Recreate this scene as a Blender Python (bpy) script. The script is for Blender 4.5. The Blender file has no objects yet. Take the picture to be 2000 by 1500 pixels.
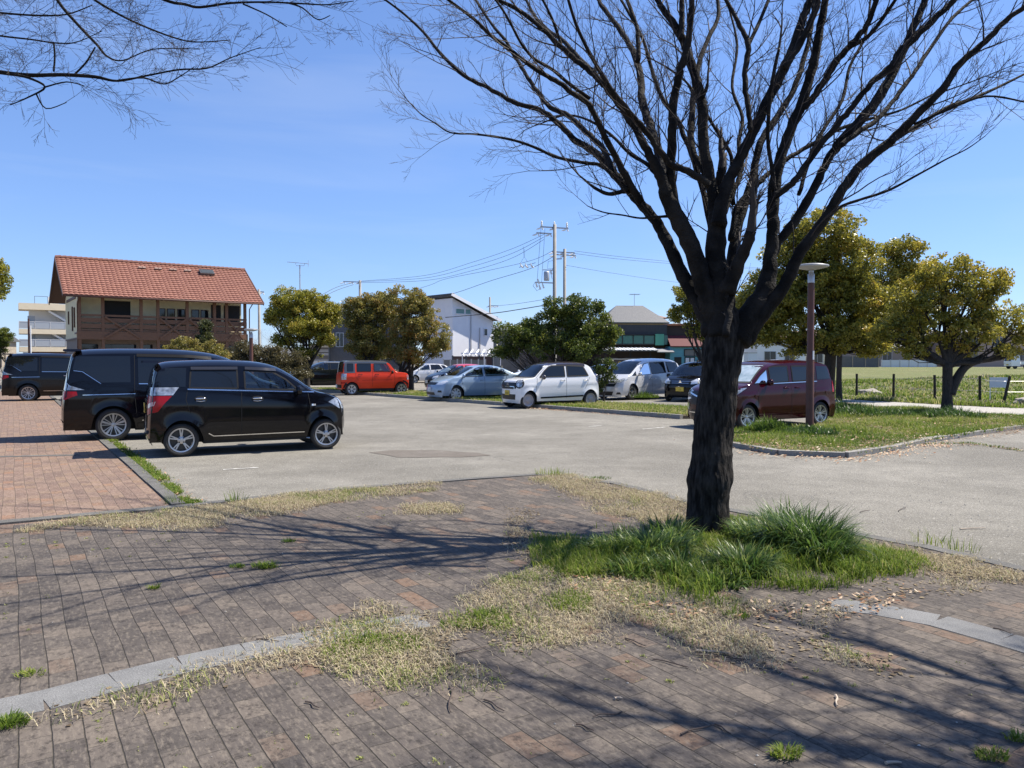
import bpy, bmesh, math, random
import numpy as np
from mathutils import Vector, Matrix, Euler
from mathutils.bvhtree import BVHTree
R = math.radians
S = bpy.context.scene
COL = S.collection
rng = random.Random(7)

# ------------------------------------------------------------------ camera
EYE = 1.58; PITCH = R(1.64); FPX = 1503.0
cam = bpy.data.cameras.new("camera"); cam_o = bpy.data.objects.new("camera", cam); COL.objects.link(cam_o)
cam.sensor_width = 36; cam.lens = FPX/2000*36; cam.clip_end = 3000; cam.clip_start = 0.05
cam_o.location = (0, 0, EYE); cam_o.rotation_euler = (R(90)-PITCH, 0, 0)
S.camera = cam_o
# ------------------------------------------------------------------ sky, sun, exposure
SUN_AZ, SUN_EL = R(70), R(56)      # azimuth from +Y towards +X
w = bpy.data.worlds.new("World"); S.world = w; w.use_nodes = True
nt = w.node_tree; nt.nodes.clear()
out = nt.nodes.new('ShaderNodeOutputWorld'); bg = nt.nodes.new('ShaderNodeBackground')
sky = nt.nodes.new('ShaderNodeTexSky'); sky.sky_type = 'NISHITA'; sky.sun_disc = False
sky.sun_elevation = SUN_EL; sky.sun_rotation = SUN_AZ
sky.air_density = 1.0; sky.dust_density = 0.1; sky.ozone_density = 6.0; sky.altitude = 0
bg.inputs[1].default_value = 0.080
tnt = nt.nodes.new('ShaderNodeMix'); tnt.data_type = 'RGBA'; tnt.blend_type = 'MULTIPLY'; tnt.inputs[0].default_value = 1; tnt.inputs[7].default_value = (1.15, 1.36, 1.84, 1)
gm = nt.nodes.new('ShaderNodeGamma'); gm.inputs[1].default_value = .74
nt.links.new(sky.outputs[0], gm.inputs[0]); nt.links.new(gm.outputs[0], tnt.inputs[6]); 
_tc = nt.nodes.new('ShaderNodeTexCoord'); _mp = nt.nodes.new('ShaderNodeMapping'); _mp.inputs['Scale'].default_value = (1.2, 1.2, 9); _mp.inputs['Rotation'].default_value = (.03, .05, .4)
_ns = nt.nodes.new('ShaderNodeTexNoise'); _ns.inputs['Scale'].default_value = 1.7; _ns.inputs['Detail'].default_value = 6; _ns.inputs['Distortion'].default_value = .6
_rp = nt.nodes.new('ShaderNodeValToRGB'); _rp.color_ramp.elements[0].position = .50; _rp.color_ramp.elements[1].position = .78; _rp.color_ramp.elements[1].color = (.13, .13, .13, 1)
_cm = nt.nodes.new('ShaderNodeMix'); _cm.data_type = 'RGBA'; _cm.inputs[7].default_value = (5.6, 6.2, 7.0, 1)
nt.links.new(_tc.outputs['Generated'], _mp.inputs[0]); nt.links.new(_mp.outputs[0], _ns.inputs['Vector']); nt.links.new(_ns.outputs['Fac'], _rp.inputs[0]); nt.links.new(_rp.outputs[0], _cm.inputs[0])
nt.links.new(tnt.outputs[2], _cm.inputs[6]); nt.links.new(_cm.outputs[2], bg.inputs[0])
nt.links.new(bg.outputs[0], out.inputs[0])
sl = bpy.data.lights.new("sun", 'SUN'); sl.energy = 5.0; sl.angle = R(0.53); sl.color = (1, .93, .82)
so = bpy.data.objects.new("sun", sl); COL.objects.link(so)
SV = Vector((math.sin(SUN_AZ)*math.cos(SUN_EL), math.cos(SUN_AZ)*math.cos(SUN_EL), math.sin(SUN_EL)))
so.rotation_euler = SV.to_track_quat('Z', 'Y').to_euler(); so.location = SV*50
S.view_settings.view_transform = 'Standard'; S.view_settings.look = 'None'
S.view_settings.exposure = 0.93; S.view_settings.gamma = 1
S.cycles.max_bounces = 5; S.cycles.diffuse_bounces = 2; S.cycles.glossy_bounces = 3
S.cycles.transparent_max_bounces = 6; S.cycles.sample_clamp_indirect = 4

# ------------------------------------------------------------------ pixel -> place helpers (2000x1500 photo)
def ray(px, py):
    u = (px-1000)/FPX; v = (750-py)/FPX
    return Vector((u, math.cos(PITCH)+math.sin(PITCH)*v, -math.sin(PITCH)+math.cos(PITCH)*v))
def P(px, py, Y):
    r = ray(px, py); return Vector((0, 0, EYE)) + r*(Y/r.y)
def G(px, py, z=0.0):
    r = ray(px, py); return Vector((0, 0, EYE)) + r*((z-EYE)/r.z)

# ------------------------------------------------------------------ scene graph helpers
def tag(o, label=None, cat=None, group=None, kind=None):
    if label: o['label'] = label
    if cat: o['category'] = cat
    if group: o['group'] = group
    if kind: o['kind'] = kind
    return o
def empty(name, loc=(0, 0, 0), rz=0.0, label=None, cat=None, group=None, parent=None):
    o = bpy.data.objects.new(name, None); COL.objects.link(o)
    o.location = loc; o.rotation_euler = (0, 0, rz); o.empty_display_size = .1
    if parent: o.parent = parent
    return tag(o, label, cat, group)
def copy_tree(o, parent=None):
    c = o.copy(); COL.objects.link(c); c.parent = parent
    for ch in o.children: copy_tree(ch, c)
    return c

class MB:
    def __init__(s): s.v = []; s.f = []; s.m = []
    def add(s, vs, fs, mi=0):
        b = len(s.v); s.v += [tuple(x) for x in vs]
        s.f += [tuple(b+i for i in f) for f in fs]; s.m += [mi]*len(fs); return s
    def box(s, c, d, rz=0.0, mi=0, M=None, taper=1.0):
        hx, hy, hz = d[0]/2, d[1]/2, d[2]/2
        vs = []
        for z in (-1, 1):
            k = taper if z > 0 else 1
            for x, y in ((-1, -1), (1, -1), (1, 1), (-1, 1)):
                p = Vector((x*hx*k, y*hy*k, z*hz))
                if rz: p = Matrix.Rotation(rz, 3, 'Z') @ p
                if M: p = M @ p
                vs.append(p+Vector(c))
        return s.add(vs, [(3, 2, 1, 0), (4, 5, 6, 7), (0, 1, 5, 4), (1, 2, 6, 5), (2, 3, 7, 6), (3, 0, 4, 7)], mi)
    def beam(s, a, b, wd, ht, mi=0):
        a = Vector(a); b = Vector(b); d = (b-a); L = d.length
        if L < 1e-6: return s
        q = d.to_track_quat('X', 'Z').to_matrix()
        return s.box((a+b)/2, (L, wd, ht), M=q, mi=mi)
    def tube(s, pts, rad, n=6, mi=0, cap=True, jit=0.0):
        pts = [Vector(p) for p in pts]; N = len(pts)
        if N < 2: return s
        if not hasattr(rad, '__len__'): rad = [rad]*N
        d = (pts[1]-pts[0]).normalized()
        x = d.orthogonal().normalized()
        vs = []
        for i in range(N):
            if i == 0: t = pts[1]-pts[0]
            elif i == N-1: t = pts[-1]-pts[-2]
            else: t = pts[i+1]-pts[i-1]
            t.normalize(); x = (x - t*x.dot(t))
            if x.length < 1e-6: x = t.orthogonal()
            x.normalize(); y = t.cross(x)
            for k in range(n):
                a = 2*math.pi*k/n
                r = rad[i]*(1+jit*(rng.random()-.5)) if jit else rad[i]
                vs.append(pts[i] + x*(math.cos(a)*r) + y*(math.sin(a)*r))
        fs = [(i*n+k, i*n+(k+1) % n, (i+1)*n+(k+1) % n, (i+1)*n+k) for i in range(N-1) for k in range(n)]
        if cap and n > 2: fs += [tuple(range(n-1, -1, -1)), tuple((N-1)*n+k for k in range(n))]
        return s.add(vs, fs, mi)
    def lathe(s, prof, n=24, axis='Z', c=(0, 0, 0), mi=0):
        vs = []; c = Vector(c)
        for r, h in prof:
            for k in range(n):
                a = 2*math.pi*k/n
                p = (r*math.cos(a), r*math.sin(a), h) if axis == 'Z' else (r*math.cos(a), h, r*math.sin(a))
                vs.append(Vector(p)+c)
        fs = [(i*n+k, i*n+(k+1) % n, (i+1)*n+(k+1) % n, (i+1)*n+k) for i in range(len(prof)-1) for k in range(n)]
        return s.add(vs, fs, mi)
    def prism(s, poly, z0, z1, mi=0):
        n = len(poly)
        vs = [(p[0], p[1], z0) for p in poly]+[(p[0], p[1], z1) for p in poly]
        fs = [tuple(range(n-1, -1, -1)), tuple(range(n, 2*n))]+[(i, (i+1) % n, n+(i+1) % n, n+i) for i in range(n)]
        return s.add(vs, fs, mi)
    def build(s, name, mats, parent=None, smooth=False, loc=None, recalc=True):
        me = bpy.data.meshes.new(name); me.from_pydata(s.v, [], s.f)
        if not isinstance(mats, (list, tuple)): mats = [mats]
        for m in mats: me.materials.append(m)
        me.polygons.foreach_set('material_index', s.m)
        me.polygons.foreach_set('use_smooth', [smooth]*len(s.f))
        if recalc and len(s.f) < 60000:
            bm = bmesh.new(); bm.from_mesh(me); bmesh.ops.recalc_face_normals(bm, faces=bm.faces); bm.to_mesh(me); bm.free()
        me.update()
        o = bpy.data.objects.new(name, me); COL.objects.link(o)
        if parent: o.parent = parent
        if loc is not None: o.location = loc
        return o
def smooth_by_angle(o, ang=35):
    me = o.data; bm = bmesh.new(); bm.from_mesh(me)
    for e in bm.edges:
        if len(e.link_faces) == 2: e.smooth = e.calc_face_angle(0) < R(ang)
    for f in bm.faces: f.smooth = True
    bm.to_mesh(me); bm.free()

def np_mesh(name, V, F, mat, attr=None, parent=None, smooth=False):
    """V (n,3); F (m,k) same-size faces; attr per-vertex float -> 'rnd'"""
    me = bpy.data.meshes.new(name)
    V = np.asarray(V, np.float32); F = np.asarray(F, np.int32)
    me.vertices.add(len(V)); me.vertices.foreach_set('co', V.ravel())
    m, k = F.shape
    me.loops.add(m*k); me.loops.foreach_set('vertex_index', F.ravel())
    me.polygons.add(m); me.polygons.foreach_set('loop_start', np.arange(0, m*k, k, dtype=np.int32))
    me.polygons.foreach_set('loop_total', np.full(m, k, np.int32))
    me.polygons.foreach_set('use_smooth', np.full(m, smooth))
    me.materials.append(mat); me.update(calc_edges=True)
    if attr is not None:
        a = me.attributes.new('rnd', 'FLOAT', 'POINT'); a.data.foreach_set('value', np.asarray(attr, np.float32))
    o = bpy.data.objects.new(name, me); COL.objects.link(o)
    if parent: o.parent = parent
    return o

# ------------------------------------------------------------------ materials
def _set(p, n, v):
    if n in p.inputs: p.inputs[n].default_value = v
def mat(name, c, rough=.6, metal=0.0, coat=0.0, c2=None, scale=5.0, bump=0.0, bscale=30.0, detail=4.0, spec=None, emis=None, stretch=None, fac=(.35, .65)):
    m = bpy.data.materials.new(name); m.use_nodes = True; t = m.node_tree; p = t.nodes['Principled BSDF']
    p.inputs['Base Color'].default_value = (*c, 1); p.inputs['Roughness'].default_value = rough; p.inputs['Metallic'].default_value = metal
    if coat: _set(p, 'Coat Weight', coat); _set(p, 'Coat Roughness', .03)
    if spec is not None: _set(p, 'Specular IOR Level', spec)
    if emis: _set(p, 'Emission Color', (*emis, 1)); _set(p, 'Emission Strength', 1)
    tc = None
    if c2 or bump:
        tc = t.nodes.new('ShaderNodeTexCoord'); mp = t.nodes.new('ShaderNodeMapping')
        if stretch: mp.inputs['Scale'].default_value = stretch
        t.links.new(tc.outputs['Object'], mp.inputs[0])
    if c2:
        n = t.nodes.new('ShaderNodeTexNoise'); n.inputs['Scale'].default_value = scale; n.inputs['Detail'].default_value = detail
        r = t.nodes.new('ShaderNodeValToRGB'); r.color_ramp.elements[0].position = fac[0]; r.color_ramp.elements[1].position = fac[1]
        r.color_ramp.elements[0].color = (*c, 1); r.color_ramp.elements[1].color = (*c2, 1)
        t.links.new(mp.outputs[0], n.inputs['Vector']); t.links.new(n.outputs['Fac'], r.inputs[0]); t.links.new(r.outputs[0], p.inputs['Base Color'])
    if bump:
        n = t.nodes.new('ShaderNodeTexNoise'); n.inputs['Scale'].default_value = bscale; n.inputs['Detail'].default_value = 5
        b = t.nodes.new('ShaderNodeBump'); b.inputs['Strength'].default_value = bump; b.inputs['Distance'].default_value = .02
        t.links.new(mp.outputs[0], n.inputs['Vector']); t.links.new(n.outputs['Fac'], b.inputs['Height']); t.links.new(b.outputs[0], p.inputs['Normal'])
    return m
def ramp_mat(name, stops, rough=.5, trans=0.0, spec=.4):
    """colour picked per leaf / blade by the 'rnd' attribute"""
    m = bpy.data.materials.new(name); m.use_nodes = True; t = m.node_tree; p = t.nodes['Principled BSDF']
    a = t.nodes.new('ShaderNodeAttribute'); a.attribute_name = 'rnd'
    r = t.nodes.new('ShaderNodeValToRGB'); el = r.color_ramp.elements
    while len(el) < len(stops): el.new(.5)
    for e, (q, c) in zip(el, stops): e.position = q; e.color = (*c, 1)
    t.links.new(a.outputs['Fac'], r.inputs[0]); t.links.new(r.outputs[0], p.inputs['Base Color'])
    p.inputs['Roughness'].default_value = rough; _set(p, 'Specular IOR Level', spec)
    if trans:
        tr = t.nodes.new('ShaderNodeBsdfTranslucent'); mx = t.nodes.new('ShaderNodeMixShader'); mx.inputs[0].default_value = trans
        t.links.new(r.outputs[0], tr.inputs[0]); t.links.new(p.outputs[0], mx.inputs[1]); t.links.new(tr.outputs[0], mx.inputs[2])
        t.links.new(mx.outputs[0], t.nodes['Material Output'].inputs[0])
    return m
def math_node(t, op, a=None, b=None, va=None, vb=None):
    n = t.nodes.new('ShaderNodeMath'); n.operation = op
    if a is not None: t.links.new(a, n.inputs[0])
    if b is not None: t.links.new(b, n.inputs[1])
    if va is not None: n.inputs[0].default_value = va
    if vb is not None: n.inputs[1].default_value = vb
    return n.outputs[0]
def mixc(t, fac, a, b, mode='MIX'):
    n = t.nodes.new('ShaderNodeMix'); n.data_type = 'RGBA'; n.blend_type = mode
    for val, idx in ((fac, 0), (a, 6), (b, 7)):
        if isinstance(val, (int, float)): n.inputs[idx].default_value = val
        elif isinstance(val, tuple): n.inputs[idx].default_value = (*val, 1)
        else: t.links.new(val, n.inputs[idx])
    return n.outputs[2]
def noise(t, vec, scale, detail=5, rough=.6):
    n = t.nodes.new('ShaderNodeTexNoise'); n.inputs['Scale'].default_value = scale; n.inputs['Detail'].default_value = detail
    n.inputs['Roughness'].default_value = rough; t.links.new(vec, n.inputs['Vector']); return n.outputs['Fac']
def ramp(t, fac, stops, interp='LINEAR'):
    r = t.nodes.new('ShaderNodeValToRGB'); el = r.color_ramp.elements; r.color_ramp.interpolation = interp
    while len(el) < len(stops): el.new(.5)
    for e, (q, c) in zip(el, stops):
        e.position = q; e.color = (*c, 1) if isinstance(c, tuple) else (c, c, c, 1)
    t.links.new(fac, r.inputs[0]); return r.outputs[0]

def paver_mat(name, cols, mortar, ang, bw=.205, bh=.118, stain=(.5, .5, .5), tint=(.2, .1, .05), wave=0.0, smudge=(.06, .055, .055)):
    m = bpy.data.materials.new(name); m.use_nodes = True; t = m.node_tree; p = t.nodes['Principled BSDF']
    tc = t.nodes.new('ShaderNodeTexCoord'); mp = t.nodes.new('ShaderNodeMapping'); mp.inputs['Rotation'].default_value = (0, 0, -ang)
    t.links.new(tc.outputs['Object'], mp.inputs[0]); vec = mp.outputs[0]
    wob = t.nodes.new('ShaderNodeTexNoise'); wob.inputs['Scale'].default_value = .55; wob.inputs['Detail'].default_value = 2
    t.links.new(vec, wob.inputs['Vector'])
    sub = t.nodes.new('ShaderNodeVectorMath'); sub.operation = 'SUBTRACT'; sub.inputs[1].default_value = (.5, .5, .5); t.links.new(wob.outputs['Color'], sub.inputs[0])
    sc = t.nodes.new('ShaderNodeVectorMath'); sc.operation = 'SCALE'; sc.inputs['Scale'].default_value = .09+wave; t.links.new(sub.outputs[0], sc.inputs[0])
    ad = t.nodes.new('ShaderNodeVectorMath'); ad.operation = 'ADD'; t.links.new(vec, ad.inputs[0]); t.links.new(sc.outputs[0], ad.inputs[1])
    wob2 = t.nodes.new('ShaderNodeTexNoise'); wob2.inputs['Scale'].default_value = 14; t.links.new(vec, wob2.inputs['Vector'])
    sub2 = t.nodes.new('ShaderNodeVectorMath'); sub2.operation = 'SUBTRACT'; sub2.inputs[1].default_value = (.5, .5, .5); t.links.new(wob2.outputs['Color'], sub2.inputs[0])
    sc2 = t.nodes.new('ShaderNodeVectorMath'); sc2.operation = 'SCALE'; sc2.inputs['Scale'].default_value = .007; t.links.new(sub2.outputs[0], sc2.inputs[0])
    ad2 = t.nodes.new('ShaderNodeVectorMath'); ad2.operation = 'ADD'; t.links.new(ad.outputs[0], ad2.inputs[0]); t.links.new(sc2.outputs[0], ad2.inputs[1])
    v = ad2.outputs[0]
    br = t.nodes.new('ShaderNodeTexBrick'); t.links.new(v, br.inputs['Vector'])
    br.inputs['Color1'].default_value = (0, 0, 0, 1); br.inputs['Color2'].default_value = (1, 1, 1, 1); br.inputs['Mortar'].default_value = (.5, .5, .5, 1)
    br.inputs['Scale'].default_value = 1; br.inputs['Brick Width'].default_value = bw; br.inputs['Row Height'].default_value = bh
    br.inputs['Mortar Size'].default_value = .0028; br.inputs['Mortar Smooth'].default_value = .35; br.inputs['Bias'].default_value = 0
    br.offset = .5; br.squash = 1
    # cross joints are tighter than the long ones
    base = ramp(t, br.outputs['Color'], [(0, cols[0]), (.35, cols[1]), (.62, cols[2]), (.90, cols[3]), (.975, tint)])
    n1 = noise(t, vec, 1.3, 6, .65); n2 = noise(t, v, 26, 6, .75)
    base = mixc(t, ramp(t, n1, [(.34, 0.0), (.74, .55)]), base, smudge)
    mp3 = t.nodes.new('ShaderNodeMapping'); mp3.inputs['Scale'].default_value = (18, 60, 10); t.links.new(vec, mp3.inputs[0])
    n3 = noise(t, mp3.outputs[0], 1.0, 5, .7)
    base = mixc(t, ramp(t, n3, [(.48, 0.0), (.68, .55)]), base, stain)
    base = mixc(t, ramp(t, n2, [(.36, .75), (.50, 0.0)]), base, tuple(.45*x for x in cols[0]))
    sx = t.nodes.new('ShaderNodeSeparateXYZ'); t.links.new(v, sx.inputs[0])
    fr = math_node(t, 'FRACT', math_node(t, 'MULTIPLY', sx.outputs['Y'], vb=1/bh)); dl = math_node(t, 'ABSOLUTE', math_node(t, 'SUBTRACT', fr, vb=.5))
    ljn = ramp(t, dl, [(.464, 0.0), (.492, .75)])
    mfac = math_node(t, 'MAXIMUM', ljn, math_node(t, 'MULTIPLY', br.outputs['Fac'], ramp(t, noise(t, v, 5, 4), [(.35, .85), (.62, .2)])))
    colr = mixc(t, mfac, base, mortar)
    t.links.new(colr, p.inputs['Base Color']); p.inputs['Roughness'].default_value = .88; _set(p, 'Specular IOR Level', .25)
    h = math_node(t, 'ADD', math_node(t, 'MULTIPLY', mfac, vb=-1.0), math_node(t, 'MULTIPLY', n2, vb=.45))
    h = math_node(t, 'ADD', h, math_node(t, 'MULTIPLY', br.outputs['Color'], vb=.25))
    b = t.nodes.new('ShaderNodeBump'); b.inputs['Strength'].default_value = .75; b.inputs['Distance'].default_value = .007
    t.links.new(h, b.inputs['Height']); t.links.new(b.outputs[0], p.inputs['Normal'])
    return m

def ground_mat(name, stops, big, rough=.9, bump=.5, bdist=.004, fine=120, mid=6.0, speck=None):
    m = bpy.data.materials.new(name); m.use_nodes = True; t = m.node_tree; p = t.nodes['Principled BSDF']
    tc = t.nodes.new('ShaderNodeTexCoord'); v = tc.outputs['Object']
    nf = noise(t, v, fine, 3, .8); nm = noise(t, v, mid, 6, .7); nb = noise(t, v, big, 5, .6)
    base = ramp(t, nb, stops)
    base = mixc(t, ramp(t, nm, [(.35, .0), (.65, .55)]), base, tuple(x*.72 for x in stops[0][1]))
    base = mixc(t, ramp(t, nf, [(.35, .75), (.5, 0.0)]), base, tuple(x*.5 for x in stops[0][1]))
    base = mixc(t, ramp(t, nf, [(.56, 0.0), (.72, .8)]), base, tuple(min(1, x*1.75) for x in stops[-1][1]))
    if speck: base = mixc(t, ramp(t, noise(t, v, speck[1], 2, .5), [(.66, 0.0), (.70, .7)]), base, speck[0])
    t.links.new(base, p.inputs['Base Color']); p.inputs['Roughness'].default_value = rough; _set(p, 'Specular IOR Level', .2)
    b = t.nodes.new('ShaderNodeBump'); b.inputs['Strength'].default_value = bump; b.inputs['Distance'].default_value = bdist
    t.links.new(math_node(t, 'ADD', nf, nm), b.inputs['Height']); t.links.new(b.outputs[0], p.inputs['Normal'])
    return m
# ================================================================== GROUND
def px_poly(pts, z=0.0): return [tuple(G(x, y, z))[:2] for x, y in pts]
def sheet(name, poly, z, m, th=0.0, kind='structure'):
    b = MB()
    if th: b.prism(poly, z-th, z)
    else: b.add([(x, y, z) for x, y in poly], [tuple(range(len(poly)))])
    return tag(b.build(name, m), kind=kind)
def roughen(poly, amp, step, seed=1):
    r = random.Random(seed); outp = []
    n = len(poly)
    for i in range(n):
        a = Vector(poly[i]); b = Vector(poly[(i+1) % n]); L = (b-a).length; k = max(1, int(L/step))
        for j in range(k):
            p = a.lerp(b, j/k); outp.append((p.x+r.uniform(-amp, amp), p.y+r.uniform(-amp, amp)))
    return outp

M_asph = ground_mat('asphalt', [(.36, (.145, .136, .117)), (.5, (.195, .184, .159)), (.64, (.245, .232, .202))], .28, fine=70, mid=1.6, bump=.6, bdist=.006, speck=((.42, .40, .37), 42))
def add_cracks(m, c=(.09, .085, .078)):
    t = m.node_tree; p = t.nodes['Principled BSDF']; src = p.inputs['Base Color'].links[0].from_socket
    tc = t.nodes.new('ShaderNodeTexCoord'); wb = t.nodes.new('ShaderNodeTexNoise'); wb.inputs['Scale'].default_value = 1.6
    t.links.new(tc.outputs['Object'], wb.inputs['Vector'])
    ad = t.nodes.new('ShaderNodeVectorMath'); ad.operation = 'ADD'; t.links.new(tc.outputs['Object'], ad.inputs[0])
    sc = t.nodes.new('ShaderNodeVectorMath'); sc.operation = 'SCALE'; sc.inputs['Scale'].default_value = 1.3
    t.links.new(wb.outputs['Color'], sc.inputs[0]); t.links.new(sc.outputs[0], ad.inputs[1])
    vo = t.nodes.new('ShaderNodeTexVoronoi'); vo.feature = 'DISTANCE_TO_EDGE'; vo.inputs['Scale'].default_value = .23
    t.links.new(ad.outputs[0], vo.inputs['Vector'])
    f = ramp(t, vo.outputs['Distance'], [(0.0, .75), (.0045, 0.0)])
    msk = ramp(t, noise(t, tc.outputs['Object'], .5, 2), [(.45, 0.0), (.55, 1.0)])
    t.links.new(mixc(t, math_node(t, 'MULTIPLY', f, msk), src, c), p.inputs['Base Color'])
add_cracks(M_asph)
M_field = ground_mat('field_grass', [(.3, (.14, .14, .055)), (.5, (.12, .145, .045)), (.7, (.20, .185, .09))], .22, fine=30, mid=1.8, bump=.8, bdist=.03)
M_earth = ground_mat('earth', [(.3, (.12, .095, .065)), (.5, (.16, .13, .09)), (.7, (.21, .17, .12))], 1.2, fine=60, mid=5, bump=.8, bdist=.01)
M_gravel = ground_mat('gravel', [(.3, (.33, .315, .285)), (.7, (.41, .39, .355))], .5, fine=50, mid=3, bump=.6, bdist=.008)
M_far = ground_mat('far_ground', [(.3, (.2, .18, .15)), (.7, (.26, .24, .2))], .05, fine=8, mid=.5)
M_gran = ground_mat('granite', [(.3, (.15, .15, .15)), (.7, (.21, .21, .205))], 1.5, fine=150, mid=5, bump=.4, bdist=.002)
M_kerb = ground_mat('kerb_stone', [(.3, (.10, .098, .092)), (.7, (.165, .16, .148))], 2.0, fine=90, mid=6, bump=.4, bdist=.003)
M_conc = ground_mat('concrete_kerb', [(.3, (.24, .23, .21)), (.7, (.31, .30, .28))], 2.0, fine=90, mid=6, bump=.4, bdist=.003)
PA = R(123)
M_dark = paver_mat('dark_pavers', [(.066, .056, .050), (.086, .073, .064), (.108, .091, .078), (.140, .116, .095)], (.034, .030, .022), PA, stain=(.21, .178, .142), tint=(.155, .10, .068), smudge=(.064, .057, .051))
M_pink = paver_mat('pink_pavers', [(.150, .100, .078), (.195, .130, .098), (.24, .165, .122), (.22, .150, .098)], (.10, .08, .06), PA, stain=(.33, .25, .20), tint=(.25, .14, .085), wave=.0, smudge=(.105, .08, .068))

DX = Vector((-.545, .838, 0))      # along the long joints / car park side
DN = Vector((.838, .545, 0))
# one big sheet to the horizon, then the car park asphalt
def terrain_z(x, y):
    f = min(1, max(0, (y-46)/70)); f = f*f*(3-2*f)
    return .86*f
nx, ny = 60, 70
V = []; xs = np.concatenate([np.linspace(-1500, -150, 8), np.linspace(-140, 200, 44), np.linspace(220, 1500, 8)]); ys = np.concatenate([np.linspace(-400, 30, 8), np.linspace(36, 140, 52), np.linspace(160, 2500, 10)])
for y in ys:
    for x in xs: V.append((x, y, terrain_z(x, y)-.03))
F = [(j*nx+i, j*nx+i+1, (j+1)*nx+i+1, (j+1)*nx+i) for j in range(ny-1) for i in range(nx-1)]
b = MB(); b.add(V, F); tag(b.build('ground', M_far, smooth=True), kind='structure')
sheet('car_park_asphalt', [(-60, -12), (24, -12), (24, 5), (24, 15), (16, 24), (9, 46), (-60, 46)], -.004, M_asph)

KC = G(330, 997); C2 = G(1055, 932)
C3 = G(1340, 990); C4 = G(1600, 1040); C5 = G(2000, 1125)
# brick plaza under the camera
edge = [G(0, 1034), G(150, 1021), G(330, 1001), G(640, 964), C2, G(1200, 951), C3, G(1480, 1013), C4, G(1800, 1077), C5, Vector((9, -.5, 0)), Vector((9, -8, 0)), Vector((-16, -8, 0)), Vector((-16, -2, 0))]
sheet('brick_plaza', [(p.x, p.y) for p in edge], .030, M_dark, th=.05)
# pink brick path running beside the car park, between kerb and frame edge
k0 = G(334, 992); k1 = k0+DX*40
pk = [G(-60, 1041), G(150, 1021), G(331, 998), k0, k1, k1-DN*14, G(-60, 1041)-DN*14+DX*2]
sheet('brick_path', [(p.x, p.y) for p in pk], .020, M_pink, th=.05)
def stones(name, a, b, wd, z, m, L=.9, label=None, cat='kerb', h=.1, n=None):
    a = Vector((a[0], a[1], 0)); b = Vector((b[0], b[1], 0)); d = (b-a); tot = d.length; d.normalize()
    k = n or max(1, int(tot/L)); L = tot/k; mb = MB(); rz = math.atan2(d.y, d.x)
    for i in range(k):
        c = a+d*(L*(i+.5)); mb.box((c.x+rng.uniform(-.004, .004), c.y+rng.uniform(-.004, .004), z-h/2+rng.uniform(-.003, .003)), (L-.008, wd, h), rz+rng.uniform(-.004, .004))
    return tag(mb.build(name, m), kind='structure')
stones('kerb', k0+DN*.08, k1+DN*.08, .14, .042, M_kerb)
stones('kerb', G(-70, 1035)+Vector((0, .05, 0)), G(330, 998)+Vector((0, .05, 0)), .16, .041, M_kerb)
e2 = [G(330, 996), G(640, 962), G(900, 941), C2+Vector((0, .05, 0)), G(1200, 948), G(1345, 986), G(1600, 1036), G(1800, 1073), C5+Vector((.05, .05, 0))]
for q, (a, b_) in enumerate(zip(e2[:-1], e2[1:])): stones('kerb', a, b_, .13, .036+.0006*(q % 2), M_kerb, L=.6)
# granite bands: across the pink path, and the curved one round the plaza
a = G(-40, 893, .02); b_ = G(150, 889, .02); stones('granite_band', a, b_, .16, .024, M_kerb)
band = [G(x, y, .03) for x, y in ((-60, 1398), (85, 1368), (225, 1331), (355, 1298), (480, 1272), (600, 1249), (720, 1228), (830, 1211), (950, 1199), (1100, 1190), (1300, 1180), (1500, 1178), (1620, 1181), (1700, 1188), (1830, 1212), (1960, 1248), (2100, 1290), (2260, 1350))]
bm_ = MB()
for q_, (a, b_) in enumerate(zip(band[:-1], band[1:])):
    if 7 <= q_ <= 11: continue
    a2 = a.lerp(b_, .004); b2 = a.lerp(b_, .996); d = (b2-a2).normalized(); n = Vector((-d.y, d.x, 0))*.125
    bm_.prism([tuple((a2+n).xy), tuple((b2+n).xy), tuple((b2-n).xy), tuple((a2-n).xy)][::-1], -.01, .0325+rng.uniform(0, .001))
tag(bm_.build('granite_band', M_gran), kind='structure')
# grass island on the right and the planted strip in the middle: raised, with kerbs
isl_px = [(1405, 856), (1432, 872), (1520, 888), (1650, 893), (1740, 880), (1820, 862), (2000, 836), (2300, 800)]
isl = [G(x, y) for x, y in isl_px]
far = [G(x, y) for x, y in ((2300, 795), (2000, 818), (1850, 808), (1700, 797), (1626, 789), (1612, 797), (1626, 815), (1604, 838), (1460, 846), (1420, 849))]
isl_poly = [(p.x, p.y) for p in isl]+[(p.x, p.y) for p in far]
sheet('island_soil', isl_poly, .055, M_earth, th=.1)
for a, b_ in zip(isl[:-1], isl[1:]): stones('kerb', a, b_, .14, .085, M_conc, L=.6, h=.2)
m0 = G(1335, 818); mdir = Vector((-.60, .80, 0)); mn = Vector((.80, .60, 0))
mlen = 27.0
med = [m0, m0+mdir*mlen, m0+mdir*mlen+mn*2.6, m0+mn*3.2, m0+mn*1.6-mdir*.6]
sheet('median_soil', [(p.x, p.y) for p in med], .085, M_earth, th=.1)
stones('kerb', m0-mn*.07, m0+mdir*mlen-mn*.07, .14, .12, M_conc, L=.6, h=.2)
stones('kerb', m0+mn*3.25, m0+mdir*mlen+mn*2.67, .14, .12, M_conc, L=.6, h=.2)
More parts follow.
